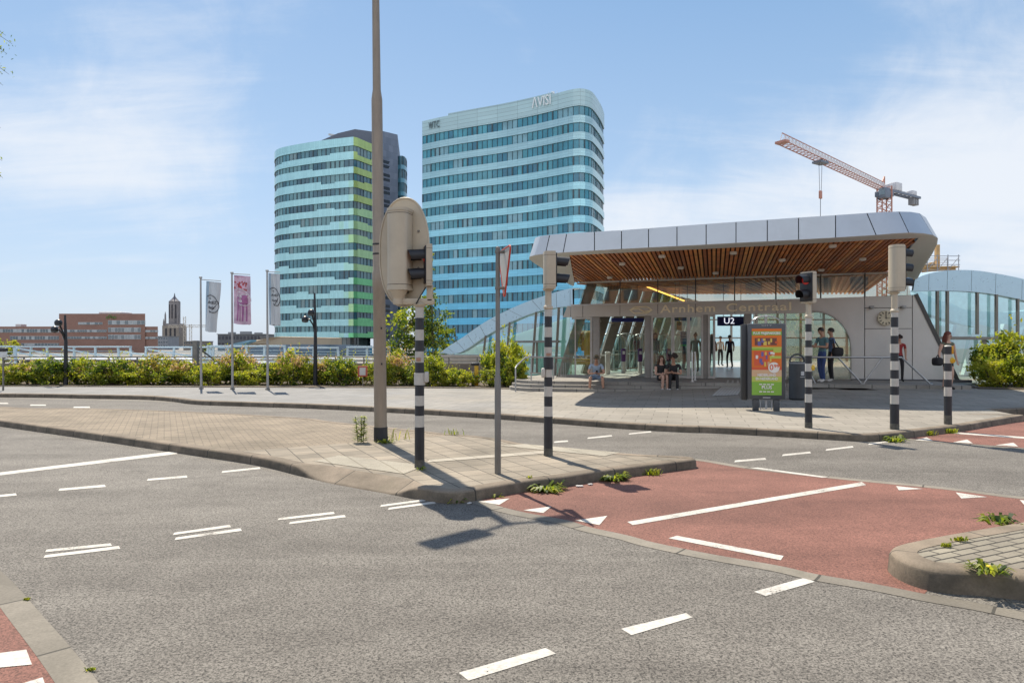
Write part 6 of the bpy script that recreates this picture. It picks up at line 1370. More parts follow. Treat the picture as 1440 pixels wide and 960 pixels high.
def street_below():
    SB = pmat('frame_pale_blue', (.46, .58, .64), .4, metal=.2, var=.06); D = 40.0
    def frame(u0, u1, y0, y1, D, label, mids, dl=6, dr=6, diag=None):
        z = lambda p: CZ+(HY-p)/F*D; X = lambda u: (u-CX)/F*D; t = thing('steel_frame', label, 'steel frame', GX((u0+u1)/2, D, -.95), 'pale blue steel frames over the lower street')
        m = MB(); m.box(((X(u0)+X(u1))/2, D, z(y0)), (X(u1)-X(u0), .3, .09), bev=.01); m.build('top_beam', SB, t)
        m = MB(); m.box(((X(u0)+X(u1))/2, D, z(y1)), (X(u1)-X(u0)+(dl+dr)/F*D, .2, .09), bev=.01); m.build('lower_beam', SB, t)
        for a, c in [(u0+1, u0+1-dl), (u1-1, u1-1+dr)]+[(q, q+d_) for q, d_ in mids]:
            m = MB(); m.bar((X(a), D, z(y0)), (X(c), D, -.9), .11, .11); m.build('post', SB, t)
        if diag:
            for (a, p, c, q) in diag: m = MB(); m.bar((X(a), D-.1, z(p)), (X(c), D-.1, z(q)), .09, .09); m.build('diagonal', SB, t)
        m = MB()
        for k in range(3): m.tube([(X(u0), D+.3, lerp(z(y0), z(y1), .3+.2*k)), (X(u1), D+.3, lerp(z(y0), z(y1), .3+.2*k))], .02, 5)
        m.build('wire', SB, t)
    frame(-40, 21, 487, 512, 40, 'pale blue steel frame at the far left of the lower street', ((-10, 4),))
    frame(22, 184, 487.5, 508, 44, 'long pale blue steel frame with falling diagonals under the brick office', ((44, -5), (66, 3), (104, 2), (134, 2), (166, 4)), diag=((24, 489, 104, 503), (24, 495, 90, 508), (90, 490, 184, 507)))
    frame(205, 322, 488, 509, 42, 'pale blue steel frame between the brick office and flagpoles', ((245, -4), (270, 3), (295, 4)), diag=((170, 494, 250, 505), (210, 491, 290, 504)))
    frame(292, 401, 486.5, 507, 38, 'pale blue steel frame behind the three flags', ((300, -2), (346, 5), (372, -1)))
    frame(406, 476, 489, 507, 38, 'pale blue steel frame left of the black lamp post', ((414, 0), (441, 0)), -2, 4)
    frame(488, 600, 488, 506, 38, 'pale blue steel frame behind the tall lamp post', ((516, 0), (552, 0), (585, 0)), 4, 2)
    # low concrete wall with a railing behind the shrubs
    t = thing('low_wall', 'low concrete wall with steel railing behind the shrub bed', 'wall', (-10, 29.3, .1)); m = MB(); m.box((-16.5, 29.4, .42), (31, .35, .84)); m.build('wall', pmat('wall_brown', (.20, .165, .135), .85, var=.2, scale=1.2, dirt=.3), t)
    m = MB()
    for z in (1.12, .98): m.tube([(-32, 29.4, z), (-1.2, 29.4, z)], .028, 6)
    m.build('rail', GALV, t); m = MB()
    for i in range(26): m.bar((-32+i*1.22, 29.4, .84), (-32+i*1.22, 29.4, 1.12), .05)
    m.build('rail_posts', GALV, t)
    # grey pillar with a diagonal stay
    D = 29.0; X = lambda u: (u-CX)/F*D; t = thing('concrete_pillar', 'grey stone pillar with slanted stay among the shrubs', 'pillar', (X(275.5), D, .1)); m = MB(); m.box((X(275.5), D, .95), (.20, .25, 1.74), bev=.01); m.build('pillar', pmat('pillar_stone', (.20, .19, .165), .8, var=.3, scale=4), t); m = MB(); m.bar((X(281), D-.1, CZ+(HY-489)/F*D), (X(306), D-.1, CZ+(HY-508)/F*D), .05); m.build('stay', BLK, t)
    # parked vans and cars on the lower street: only roofs show
    CW = pmat('car_white', (.70, .71, .72), .25, var=.02, coat=.5); CG = winmat('car_glass', (.02, .03, .035)); TY = pmat('tyre', (.02, .02, .02), .8); RM = pmat('rim', (.35, .35, .36), .35, metal=.6); HLm = pmat('headlight', (.7, .72, .74), .2); TL = pmat('tail_light', (.4, .02, .02), .3)
    def car(label, loc, rz, paint, van=False):
        t = thing('parked_car', label, 'car', (0, 0, 0), 'cars on the lower street'); L, H, W = (4.4, 1.5, 1.75) if not van else (4.9, 1.95, 1.9)
        pr = [(-2.2, .35), (-2.2, .85), (-1.3, .95), (-.6, 1.42), (.1, 1.5), (1.2, 1.47), (1.9, 1.15), (2.15, .95), (2.2, .4)] if not van else [(-2.4, .35), (-2.4, .95), (-1.9, 1.1), (-1.3, 1.8), (-.8, 1.95), (2.2, 1.93), (2.4, 1.7), (2.45, .4)]
        rows = []
        for y, k in ((-W/2, .0), (-W/2+.1, .06), (0, .09), (W/2-.1, .06), (W/2, .0)): rows.append([Vector((x*(.985 if abs(y) > W/2-.05 else 1), y*(1 if z < 1 else .86), z-(.05 if abs(y) > W/2-.05 else 0)+k*.3)) for x, z in pr])
        m = MB(); m.grid(rows, 0, True); m.plate(rows[0], (0, .03, 0)); m.plate(rows[-1], (0, -.03, 0)); m.build('body', paint, t)
        for s in (-1, 1):
            m = MB(); m.plate([Vector((x, s*W*.445, z)) for x, z in ([(-1.1, 1.0), (-.55, 1.36), (1.1, 1.38), (1.6, 1.1), (1.5, 1.0)] if not van else [(-1.75, 1.15), (-1.2, 1.72), (-.2, 1.75), (-.2, 1.15)])], (0, s*.04, 0)); m.build('side_window', CG, t)
            for x in (-1.4, 1.35):
                m = MB(); m.lathe([(.2, .09), (.31, .1), (.32, .0), (.31, -.1)], (x, s*W*.45, .32), 18, axis=Matrix.Rotation(R(-90*s), 3, 'X')); wo = m.build('wheel', TY, t); m = MB(); m.lathe([(0, .10), (.2, .09)], (x, s*W*.45, .32), 14, axis=Matrix.Rotation(R(-90*s), 3, 'X')); m.build('rim', RM, wo)
            m = MB(); m.box((-2.18, s*.6, .72), (.08, .32, .13), bev=.02); m.build('headlight', HLm, t); m = MB(); m.box((2.2, s*.66, .82), (.06, .2, .2), bev=.02); m.build('tail_light', TL, t)
        m = MB(); m.plate([Vector((-1.3, -.68, 1.0)), Vector((-1.3, .68, 1.0)), Vector((-.66, .62, 1.42)), Vector((-.66, -.62, 1.42))] if not van else [Vector((-1.93, -.75, 1.12)), Vector((-1.93, .75, 1.12)), Vector((-1.36, .7, 1.78)), Vector((-1.36, -.7, 1.78))], (-.05, 0, .05)); m.build('windscreen', CG, t)
        t.location = loc; t.rotation_euler = (0, 0, rz); return t
    c0 = car('white car roof showing behind the shrubs beneath the brick office', GX(50, 41, -.62), .15, CW); v0 = car('white van on the lower street behind the right flag', GX(352, 46, -1.0), .05, CW, True)
    for u, D, rz, lab in ((130, 39.5, .1, 'white car roof showing right of the left lamp post'), (185, 40, .2, 'white rounded car roof near the middle of the hedge'), (236, 41, .0, 'white car roof left of the grey pillar'), (330, 36, .1, 'white car roof showing beside the purple flag pole')): dup(c0, GX(u, D, -.62 if u != 330 else -.6), rz, lab)
    dup(v0, GX(440, 40, -1.0), -.1, 'white van roof left of the tall lamp post base, behind flowers')
    # tree crowns far left
street_below()
# ================================================================== PLANTS
L_DK = leafmat('leaf_dark', (.032, .062, .012), (.06, .10, .018)); L_MD = leafmat('leaf_mid', (.12, .165, .02), (.185, .225, .03)); L_LT = leafmat('leaf_light', (.26, .29, .035), (.36, .36, .05)); L_YE = leafmat('leaf_yellow', (.32, .31, .035), (.42, .38, .06)); L_PK = leafmat('leaf_pink', (.52, .31, .19), (.62, .43, .29), .3); L_RD = leafmat('leaf_rust', (.30, .20, .05), (.40, .29, .08))
BARK = pmat('bark', (.10, .075, .05), .9, var=.3, scale=8, bump=.6)
def leaf(m, p, size, rnd, mi, up=.35, asp=.5):
    n = Vector((rnd.gauss(0, 1), rnd.gauss(0, 1), rnd.gauss(up, 1))).normalized(); a = n.orthogonal().normalized(); a.rotate(Matrix.Rotation(rnd.uniform(0, 6.28), 3, n)); b = n.cross(a)*asp
    s = size*rnd.uniform(.7, 1.3)
    m.add([p-a*s*.5, p+b*s*.5+n*s*.08, p+a*s*.5-n*s*.05, p-b*s*.5+n*s*.08], [[0, 1, 2, 3]], mi)
def crown(m, centre, rad, n_clump, per, size, seed, weights, clump=.32, shell=.75, tip=None):
    rnd = random.Random(seed); n_m = len(weights)
    for k in range(n_clump):
        d = Vector((rnd.gauss(0, 1), rnd.gauss(0, 1), rnd.gauss(.15, 1))).normalized(); r = rnd.uniform(shell-.3, 1.0)
        c = Vector((d.x*rad[0]*r, d.y*rad[1]*r, d.z*rad[2]*r)); w = list(weights)
        base = rnd.choices(range(n_m), w)[0]; cr = clump*rnd.uniform(.6, 1.25)*min(rad)
        if tip is not None and c.z > rad[2]*.25 and rnd.random() < .5: base = tip
        for _ in range(int(per*rnd.uniform(.6, 1.3))):
            o = Vector((rnd.gauss(0, .5), rnd.gauss(0, .5), rnd.gauss(0, .42)))*cr
            mi = base if rnd.random() < .82 else rnd.choices(range(n_m), w)[0]
            q = centre+c+o
            if q.z < .02: q.z = abs(q.z)*.3+.02
            leaf(m, q, size, rnd, mi)
def shrub_proto(seed, rad, weights, tip=None, n=80, per=36, size=.105):
    t = thing('shrub', '', 'shrub', (0, 0, 0), 'shrubs in the bed along the pavement'); rnd = random.Random(seed)
    m = MB(); crown(m, Vector((0, 0, rad[2]*.92)), rad, n, per, size, seed, weights, tip=tip)
    for _ in range(5):                                                       # a few shoots standing out
        a = rnd.uniform(0, 6.28); p = Vector((rad[0]*.75*math.cos(a)*rnd.random(), rad[1]*.6*math.sin(a), rad[2]*1.6)); d = Vector((rnd.gauss(0, .25), rnd.gauss(0, .25), 1)).normalized()
        for k in range(9): leaf(m, p+d*(.06*k)+Vector((rnd.gauss(0, .03), rnd.gauss(0, .03), 0)), size*.85, rnd, rnd.choice((2, 3, 2)) if tip is None else rnd.choice((2, tip)))
    m.build('foliage', [L_DK, L_MD, L_LT, L_YE, L_PK, L_RD], t)
    m = MB()
    for _ in range(7):
        a = rnd.uniform(0, 6.28); m.tube([Vector((.1*math.cos(a), .1*math.sin(a), -.05)), Vector((rad[0]*.35*math.cos(a), rad[1]*.35*math.sin(a), rad[2]*.8)), Vector((rad[0]*.6*math.cos(a), rad[1]*.6*math.sin(a), rad[2]*1.4))], [.025, .015, .006], 5)
    m.build('stems', BARK, t); return t
def plants():
    # planting bed
    bed = [Vector((-33, 24.6, .128)), Vector((-19, 24.9, .128)), Vector((-10, 24.4, .128)), Vector((-3, 24.0, .128)), Vector((.0, 23.4, .128)), Vector((.2, 25.0, .128)), Vector((-2, 29.2, .128)), Vector((-33, 29.2, .128))]
    m = MB(); m.fill(bed); struct(m.build('planting_bed', DIRT))
    strip('bed_edging', [Vector((-33, 24.5, 0)), Vector((-19, 24.8, 0)), Vector((-10, 24.3, 0)), Vector((-3, 23.9, 0)), Vector((.1, 23.3, 0))], .12, .15, pmat('edging', (.16, .15, .13), .9))
    pk = shrub_proto(11, (.95, .75, .62), (2.2, 3.5, 4, 2.5, .5, .5), tip=4); gr = shrub_proto(12, (.95, .75, .56), (2, 3.5, 4.5, 2.5, 0, 0)); ye = shrub_proto(13, (.9, .7, .45), (1, 2.5, 5, 4, 0, 0)); ru = shrub_proto(14, (.9, .75, .62), (3, 4, 2.5, 1, .8, 2), tip=5); dk = shrub_proto(15, (.9, .7, .58), (4, 4.5, 2.5, .8, 0, 0))
    used = set(); PROT = dict(pk=pk, gr=gr, ye=ye, ru=ru, dk=dk)
    # left to right: bearing, depth, proto, scale xyz, label
    lst = [(-20, 26.2, 'gr', (1.1, 1, 1), 'green shrub cut by the left picture edge, behind the white board'),
      (14, 25.8, 'ye', (.9, .9, 1.0), 'low yellow-green shrub right of the white board at the far left'),
      (44, 26.2, 'pk', (1.15, 1, 1.25), 'large pink-tipped shrub left of the left lamp post'),
      (72, 26.0, 'dk', (1.0, 1, 1.15), 'dark green shrub touching the left lamp post'),
      (112, 26.3, 'gr', (1.0, 1, 1.2), 'green shrub just right of the left lamp post'),
      (132, 26.2, 'pk', (1.1, 1, 1.2), 'pink-tipped shrub second to the right of the left lamp post'),
      (160, 25.9, 'dk', (1.0, .9, 1.05), 'dark shrub with pink shrubs on both sides'),
      (174, 26.4, 'pk', (1.0, 1, 1.08), 'pale pink shrub halfway between left lamp post and pillar'),
      (198, 26.0, 'ye', (1.0, .9, .95), 'low bright yellow shrub left of the grey pillar'),
      (220, 26.3, 'ru', (1.0, 1, 1.0), 'rust-tinged shrub left of the grey pillar'),
      (243, 26.2, 'gr', (1.0, .9, 1.05), 'green shrub next to the grey pillar on its left'),
      (262, 26.1, 'pk', (.8, .9, 1.0), 'small pinkish shrub at the foot of the grey pillar'),
      (292, 25.6, 'ye', (.9, .8, 1.05), 'yellow-green shrub behind the leftmost flagpole'),
      (312, 26.6, 'ru', (1.1, 1, 1.35), 'tall rusty shrub behind the middle flagpole'),
      (336, 26.4, 'pk', (1.0, 1, 1.25), 'pink-tipped shrub right of the middle flagpole'),
      (358, 25.7, 'ye', (1.0, .8, .95), 'low bright green shrub between middle and right flagpoles'),
      (386, 26.2, 'gr', (1.0, 1, 1.3), 'tall leafy shrub right of the right flagpole'),
      (410, 25.8, 'pk', (1.0, 1, 1.2), 'pink flowering shrub left of the right lamp post'),
      (434, 26.4, 'gr', (.9, 1, 1.1), 'green shrub at the foot of the right lamp post'),
      (456, 26.2, 'pk', (.9, .9, 1.2), 'pink flowering shrub right of the right lamp post'),
      (478, 25.7, 'dk', (1.0, .9, 1.1), 'dark shrub left of the small red sign'),
      (502, 26.2, 'ru', (.9, .9, 1.0), 'rust-tinged shrub around the small red sign'),
      (528, 25.6, 'gr', (.8, .9, 1.05), 'green shrub hidden by the tall lamp post'),
      (553, 25.8, 'pk', (.9, .9, 1.3), 'pink flowering shrub between lamp post and oval signal'),
      (580, 25.6, 'dk', (.8, .9, 1.15), 'dark shrub behind the oval-board signal post'),
      (604, 25.4, 'gr', (.9, .9, 1.2), 'fresh green shrub right of the oval-board signal post'),
      (626, 25.2, 'ye', (.9, .8, 1.05), 'yellow shrub in front of the concrete wing base'),
      (648, 25.0, 'ye', (.9, .8, 1.10), 'yellow shrub next to the yellow post'),
      (712, 25.6, 'ye', (1.05, 1, 1.9), 'tall yellow-green shrub behind the yield sign post'),
      (692, 24.8, 'gr', (.75, .8, 1.0), 'low green shrub right of the yellow post'),
      (722, 24.6, 'gr', (.7, .7, 1.0), 'low green shrub beside the round steps'),
      (1446, 22.0, 'ye', (1.6, 1.2, 1.95), 'large rounded shrub cut by the right picture edge'),
      (1402, 22.4, 'gr', (.95, 1, 1.3), 'bushy shrub against the right glass wing'),
      (1400, 21.3, 'ye', (.95, .9, 1.0), 'low green shrub in front of the right glass wing'),
      (1440, 20.9, 'gr', (1.2, .9, .95), 'dark green low shrub at the right picture edge')]
    for i, (u, D, k, sc, lab) in enumerate(lst):
        if u < 700: sc = (sc[0], sc[1], sc[2]*(.73+.17*math.sin(i*2.3)))
        z = .11 if u < 1000 else .31; loc = GX(u, D, z); rz = (i*1.7) % 6.28
        if k in used: c = dup(PROT[k], loc, rz, lab, sc)
        else: c = PROT[k]; used.add(k); c.location = loc; c.scale = sc; c['label'] = lab
        if u > 1000: c['group'] = 'shrubs beside the right glass wing'
    m = MB(); m.fill([GX(1370, 22.8, .318), GX(1376, 20.4, .318), GX(1500, 19.6, .318), GX(1600, 19.6, .318), GX(1600, 24, .318)]); struct(m.build('planting_bed', DIRT))
    strip('bed_edging', [GX(1368, 22.8), GX(1372, 20.6), GX(1440, 20.1), GX(1500, 19.5), GX(1640, 19.3)], .12, .36, MATS['edging'])
    # trees
    def tree(label, base, h, cr, rad, seed, weights, size, n, per, trunk=.14, limbs=9, lean=(0, 0)):
        t = thing('tree', label, 'tree', base); rnd = random.Random(seed); base = Vector(base); top = base+Vector((lean[0], lean[1], h*.78)); cc = base+Vector((lean[0]*.8, lean[1]*.8, cr))
        m = MB(); mid = base.lerp(top, .5)+Vector((rnd.uniform(-.2, .2), rnd.uniform(-.2, .2), 0)); m.tube([base, base.lerp(mid, .5), mid, top], [trunk, trunk*.8, trunk*.6, trunk*.2], 9); m.build('trunk', BARK, t)
        m = MB()
        for _ in range(limbs):
            f = rnd.uniform(.35, .9); a = base.lerp(top, f); an = rnd.uniform(0, 6.28); e = cc+Vector((rad[0]*.8*math.cos(an), rad[1]*.8*math.sin(an), rad[2]*rnd.uniform(-.6, .8))); m.tube([a, a.lerp(e, .5)+Vector((0, 0, .25)), e], [trunk*.35, trunk*.2, trunk*.06], 6)
        m.build('limbs', BARK, t)
        m = MB(); crown(m, Vector((0, 0, 0)), rad, n, per, size, seed, weights, clump=.26, shell=.7)
        # crown() keeps leaves above its own ground: shift afterwards
        return t, m, cc
    def finish(t, m, cc):
        for v in m.v: v += cc
        m.build('crown', [L_DK, L_MD, L_LT, L_YE, L_PK, L_RD], t)
    def tree2(label, base, h, cr, rad, seed, weights, size, n, per, **kw):
        rndst = random.getstate(); t, m, cc = tree(label, base, h, cr, rad, seed, weights, size, n, per, **kw); random.setstate(rndst)
        finish(t, m, cc)
    global crown
    old = crown
    def free_crown(m, centre, rad, n_clump, per, size, seed, weights, clump=.32, shell=.75, tip=None):
        rnd = random.Random(seed); n_m = len(weights)
        for k in range(n_clump):
            d = Vector((rnd.gauss(0, 1), rnd.gauss(0, 1), rnd.gauss(.1, 1))).normalized(); r = rnd.uniform(shell-.4, 1.06); c = Vector((d.x*rad[0]*r, d.y*rad[1]*r, d.z*rad[2]*r)); base = rnd.choices(range(n_m), weights)[0]; cr = clump*rnd.uniform(.5, 1.3)*min(rad)
            for _ in range(int(per*rnd.uniform(.5, 1.3))): leaf(m, centre+c+Vector((rnd.gauss(0, .5), rnd.gauss(0, .5), rnd.gauss(0, .4)))*cr, size, rnd, base if rnd.random() < .6 else rnd.choices(range(n_m), weights)[0])
    crown = free_crown
    tree2('leafy tree behind the oval signal board in front of the blue tower', GX(590, 38, -.95), 7.0, 3.4, (1.95, 1.7, 2.0), 21, (5, 5, 3, .3, 0, .15), .20, 120, 40, trunk=.12)
    tree2('slim young tree shoot rising beside the oval signal board', GX(607, 37.5, -.95), 7.6, 5.7, (.30, .30, 1.9), 26, (2, 4, 4, 1.5, 0, 0), .14, 26, 12, trunk=.05, limbs=4)
    tree2('broad low tree at the foot of the blue tower beside the wing', GX(640, 44, -.95), 4.6, 2.2, (1.8, 1.3, .8), 22, (6, 4, 1.5, .2, 0, .1), .16, 45, 30, trunk=.1)
    tree2('bright green round tree at the far left behind the board', GX(2, 60, -.95), 3.6, 2.1, (1.7, 1.5, 1.15), 23, (1, 3, 5, 3, 0, 0), .2, 40, 34, trunk=.12)
    tree2('small distant tree between the left and middle flags', GX(288, 150, -.95), 3.6, 1.9, (2.6, 2.0, 1.3), 24, (3, 4, 2, .5, 0, 0), .4, 26, 22, trunk=.15)
    tree2('dark tree showing through the right glass wing', GX(1392, 40, -.4), 5.2, 3.6, (2.2, 1.4, 1.2), 25, (4, 4, 2, .5, 0, 0), .2, 50, 30, trunk=.12)
    # the other side of the junction, behind the camera: it shows in the station glass
    for i, (x, y, h, sc) in enumerate(((-14, -17, 7.5, 1), (-4, -19, 9, 1), (7, -18, 8, 1), (17, -20, 9.5, 1), (28, -18, 8, 1))):
        tree2(('street tree across the junction, leftmost of five', 'street tree across the junction, second from the left', 'street tree across the junction, in the middle of five', 'street tree across the junction, fourth from the left', 'street tree across the junction, rightmost of five')[i], (x, y, -.95), h, h*.62, (2.6, 2.4, 2.3), 40+i, (5, 4, 2, .3, 0, .5), .34, 60, 26, trunk=.2)
    t = thing('brick_building', 'long brick street building across the junction', 'building', (6, -34, -.95)); m = MB(); m.box((6, -38, 5), (90, 10, 12)); m.build('wall', pave_wall('street_brick', (.30, .17, .11), (.24, .13, .09), .5, .2, ms=.015), t); m = MB(); m.box((6, -38, 11.2), (91, 10.6, .5)); m.build('roof_edge', MATS['roof_edge'], t)
    for r in range(3):
        m = MB()
        for i in range(24): m.box((-36+i*3.6, -32.95, 1.6+r*3.3), (1.7, .12, 1.7))
        m.build('window_row', MATS['block_pane'], t)
    # tree outside the left edge whose twigs hang into the picture
    t = thing('tree', 'tree whose fine twigs reach in at the upper left edge', 'tree', (-14.6, 15, .05)); rnd = random.Random(31); b = Vector((-14.6, 15, .05))
    m = MB(); m.tube([b, b+Vector((.1, 0, 3)), b+Vector((.0, .1, 6)), b+Vector((.2, 0, 9.5))], [.2, .16, .11, .03], 10); m.build('trunk', BARK, t)
    tw = MB(); lf = MB()
    def twig(a, e, n, r=.05):
        tw.tube([a, a.lerp(e, .5)+Vector((0, 0, .12)), e], [.012, .007, .003], 5)
        for k in range(n):
            f = rnd.uniform(.3, 1.02); p = a.lerp(e, f)+Vector((rnd.gauss(0, .06), rnd.gauss(0, .06), rnd.gauss(0, .05)+.12*4*f*(1-f))); leaf(lf, p, .075, rnd, rnd.choice((0, 0, 1, 1, 2)), asp=.35)
    for (u, y, n) in ((17, 62, 34), (8, 50, 16), (10, 76, 22), (13, 105, 26), (4, 120, 16), (1, 180, 10), (3, 226, 12), (4, 250, 12), (-6, 90, 30)):
        e = P(u, y, 15+rnd.uniform(-.5, .5)); a = e+Vector((-1.0, rnd.uniform(-.4, .4), .45)); twig(a, e, n); tw.tube([b+Vector((0, 0, min(9, a.z-.6))), a], [.04, .013], 6)
        e2 = e+Vector((-.35, .1, -.16)); twig(a, e2, n//2)
    for k in range(60):
        e = b+Vector((rnd.uniform(-2.4, 1.4), rnd.uniform(-2, 2), rnd.uniform(5, 10))); twig(b+Vector((0, 0, e.z-.8)), e, 40)
    tw.build('limbs', BARK, t); lf.build('crown', [L_DK, L_MD, L_LT], t)
    crown = old
    # weeds
    def weed(name, label, loc, kind, size, seed, n):
        t = thing(name, label, 'weed', loc, 'weeds along the kerbs'); rnd = random.Random(seed); m = MB(); b = Vector(loc)
        for k in range(n):
            a = rnd.uniform(0, 6.28); 
            if kind == 'rosette':
                L = size*rnd.choice((.35, .6, .9, 1.0, 1.25))*rnd.uniform(.7, 1.2); lift = rnd.uniform(.1, 1.3); d = Vector((math.cos(a), math.sin(a), 0)); q = b+d*rnd.uniform(0, size*1.15); w = L*rnd.uniform(.08, .2); s = Vector((-d.y, d.x, 0))
                p1 = q+d*L*.5+Vector((0, 0, L*.45*lift+.01)); p2 = q+d*L+Vector((0, 0, L*.32*lift)); m.add([q-s*w*.4, q+s*w*.4, p1+s*w, p1-s*w, p2+s*w*.15, p2-s*w*.15], [[0, 1, 2, 3], [3, 2, 4, 5]], rnd.choice((0, 1, 1, 2)))
            elif kind == 'grass':
                d = Vector((math.cos(a), math.sin(a), 0)); q = b+Vector((rnd.gauss(0, size*.5), rnd.gauss(0, size*.2), 0)); L = size*rnd.uniform(.4, .9); s = Vector((-d.y, d.x, 0))*.006; p1 = q+d*L*.25+Vector((0, 0, L*.7)); p2 = q+d*L*.6+Vector((0, 0, L*.8)); m.add([q-s, q+s, p1+s, p1-s, p2], [[0, 1, 2, 3], [3, 2, 4]], rnd.choice((1, 2, 2, 3)))
            else:
                h = size*rnd.random(); st = rnd.choice((-.05, .0, .03)); p = b+Vector((st+st*2*h, 0, h)); d = Vector((math.cos(a), math.sin(a), .35)); L = .10*(1.1-h/size*.5); s = Vector((-d.y, d.x, 0))*.012; m.add([p, p+d*L*.5+s, p+d*L, p+d*L*.5-s], [[0, 1, 2, 3]], rnd.choice((1, 2, 2)))
        m.build('leaves', [L_DK, L_MD, L_LT, L_YE], t)
        if kind == 'tall':
            m = MB()
            for st in (-.05, 0, .03): m.tube([b+Vector((st, 0, 0)), b+Vector((st+st*2*size, 0, size))], .006, 5)
            m.build('stem', L_MD, t)
        return t
    W = weed
    W('weed', 'tall upright green weed left of the lamp post foot', G(508, 622, .12), 'tall', .40, 1, 330); W('weed', 'leafy weed at the foot of the tall lamp post', G(542, 622, .12), 'rosette', .10, 2, 60)
    W('weed', 'long leafy weed patch at the kerb below the yield sign', G(767, 689, .0), 'rosette', .125, 3, 210); W('weed', 'dense round weed at the island kerb, right of the longer patch', G(861, 674, .0), 'rosette', .115, 4, 190); W('weed', 'small pale weed farther along the island kerb', G(917, 668, .0), 'grass', .12, 5, 60)
    W('weed', 'tiny weed in the kerb joint below the oval signal', G(640, 706, .0), 'rosette', .06, 6, 30); W('weed', 'small weed climbing the island kerb face', G(695, 699, .0), 'rosette', .06, 7, 26); W('weed', 'small weed ring around the oval-board signal post', G(592, 660, .12), 'rosette', .05, 8, 30)
    W('weed', 'spiky weed at the back edge of the right island', G(1405, 736, .12), 'rosette', .10, 9, 110); W('weed', 'dandelion clump on the brick paving of the right island', G(1388, 803, .155), 'rosette', .075, 10, 110); W('weed', 'grass tuft at the kerb below the three-lamp signal', G(1256, 620, .0), 'rosette', .13, 11, 150)
    W('weed', 'thin grass in the kerb left of the cycle path triangles', G(1305, 612, .0), 'grass', .14, 12, 110); W('weed', 'thin grass along the kerb below the push button post', G(1335, 609, .0), 'grass', .14, 13, 110); W('weed', 'small tuft in the bricks behind the dandelion', G(1350, 760, .152), 'grass', .05, 14, 40); W('weed', 'low moss tuft on the edge of the right island bricks', G(1330, 768, .152), 'grass', .04, 15, 36)
    W('weed', 'dry grass tuft on the far edge of the traffic island', G(640, 611, .12), 'grass', .16, 16, 20); W('weed', 'lone grass stem beside the lamp post foot', G(556, 618, .12), 'grass', .28, 17, 14); W('weed', 'tiny moss tuft on the bottom left concrete band', G(38, 843, .004), 'grass', .022, 18, 22); W('weed', 'tiny moss tuft at the bottom left road edge', G(128, 942, .004), 'grass', .022, 19, 22); W('weed', 'tiny weed left of the yield sign shadow', G(745, 672, .12), 'grass', .05, 20, 14)
    FLW = pmat('flower_yellow', (.7, .5, .02), .6); t = tag(MB().ball(G(1391, 796, .19), .018, 8, sc=(1, 1, .5)).build('dandelion_flower', FLW), 'yellow dandelion flower above the leaf clump', 'flower')
    # bits of litter at the kerb
    for i, (u, y, s) in enumerate(((815, 683, .05), (830, 680.5, .035), (660, 707, .03))):
        m = MB(); c = G(u, y, .012); m.box(c, (s*1.6, s, .012), .5*i, bev=.003); tag(m.build('litter', pmat('litter_paper', (.5, .48, .46), .8)), ('crumpled pale paper scrap at the island kerb', 'smaller paper scrap right of the crumpled one', 'tiny white scrap at the road edge below the signal')[i], 'litter')
plants()

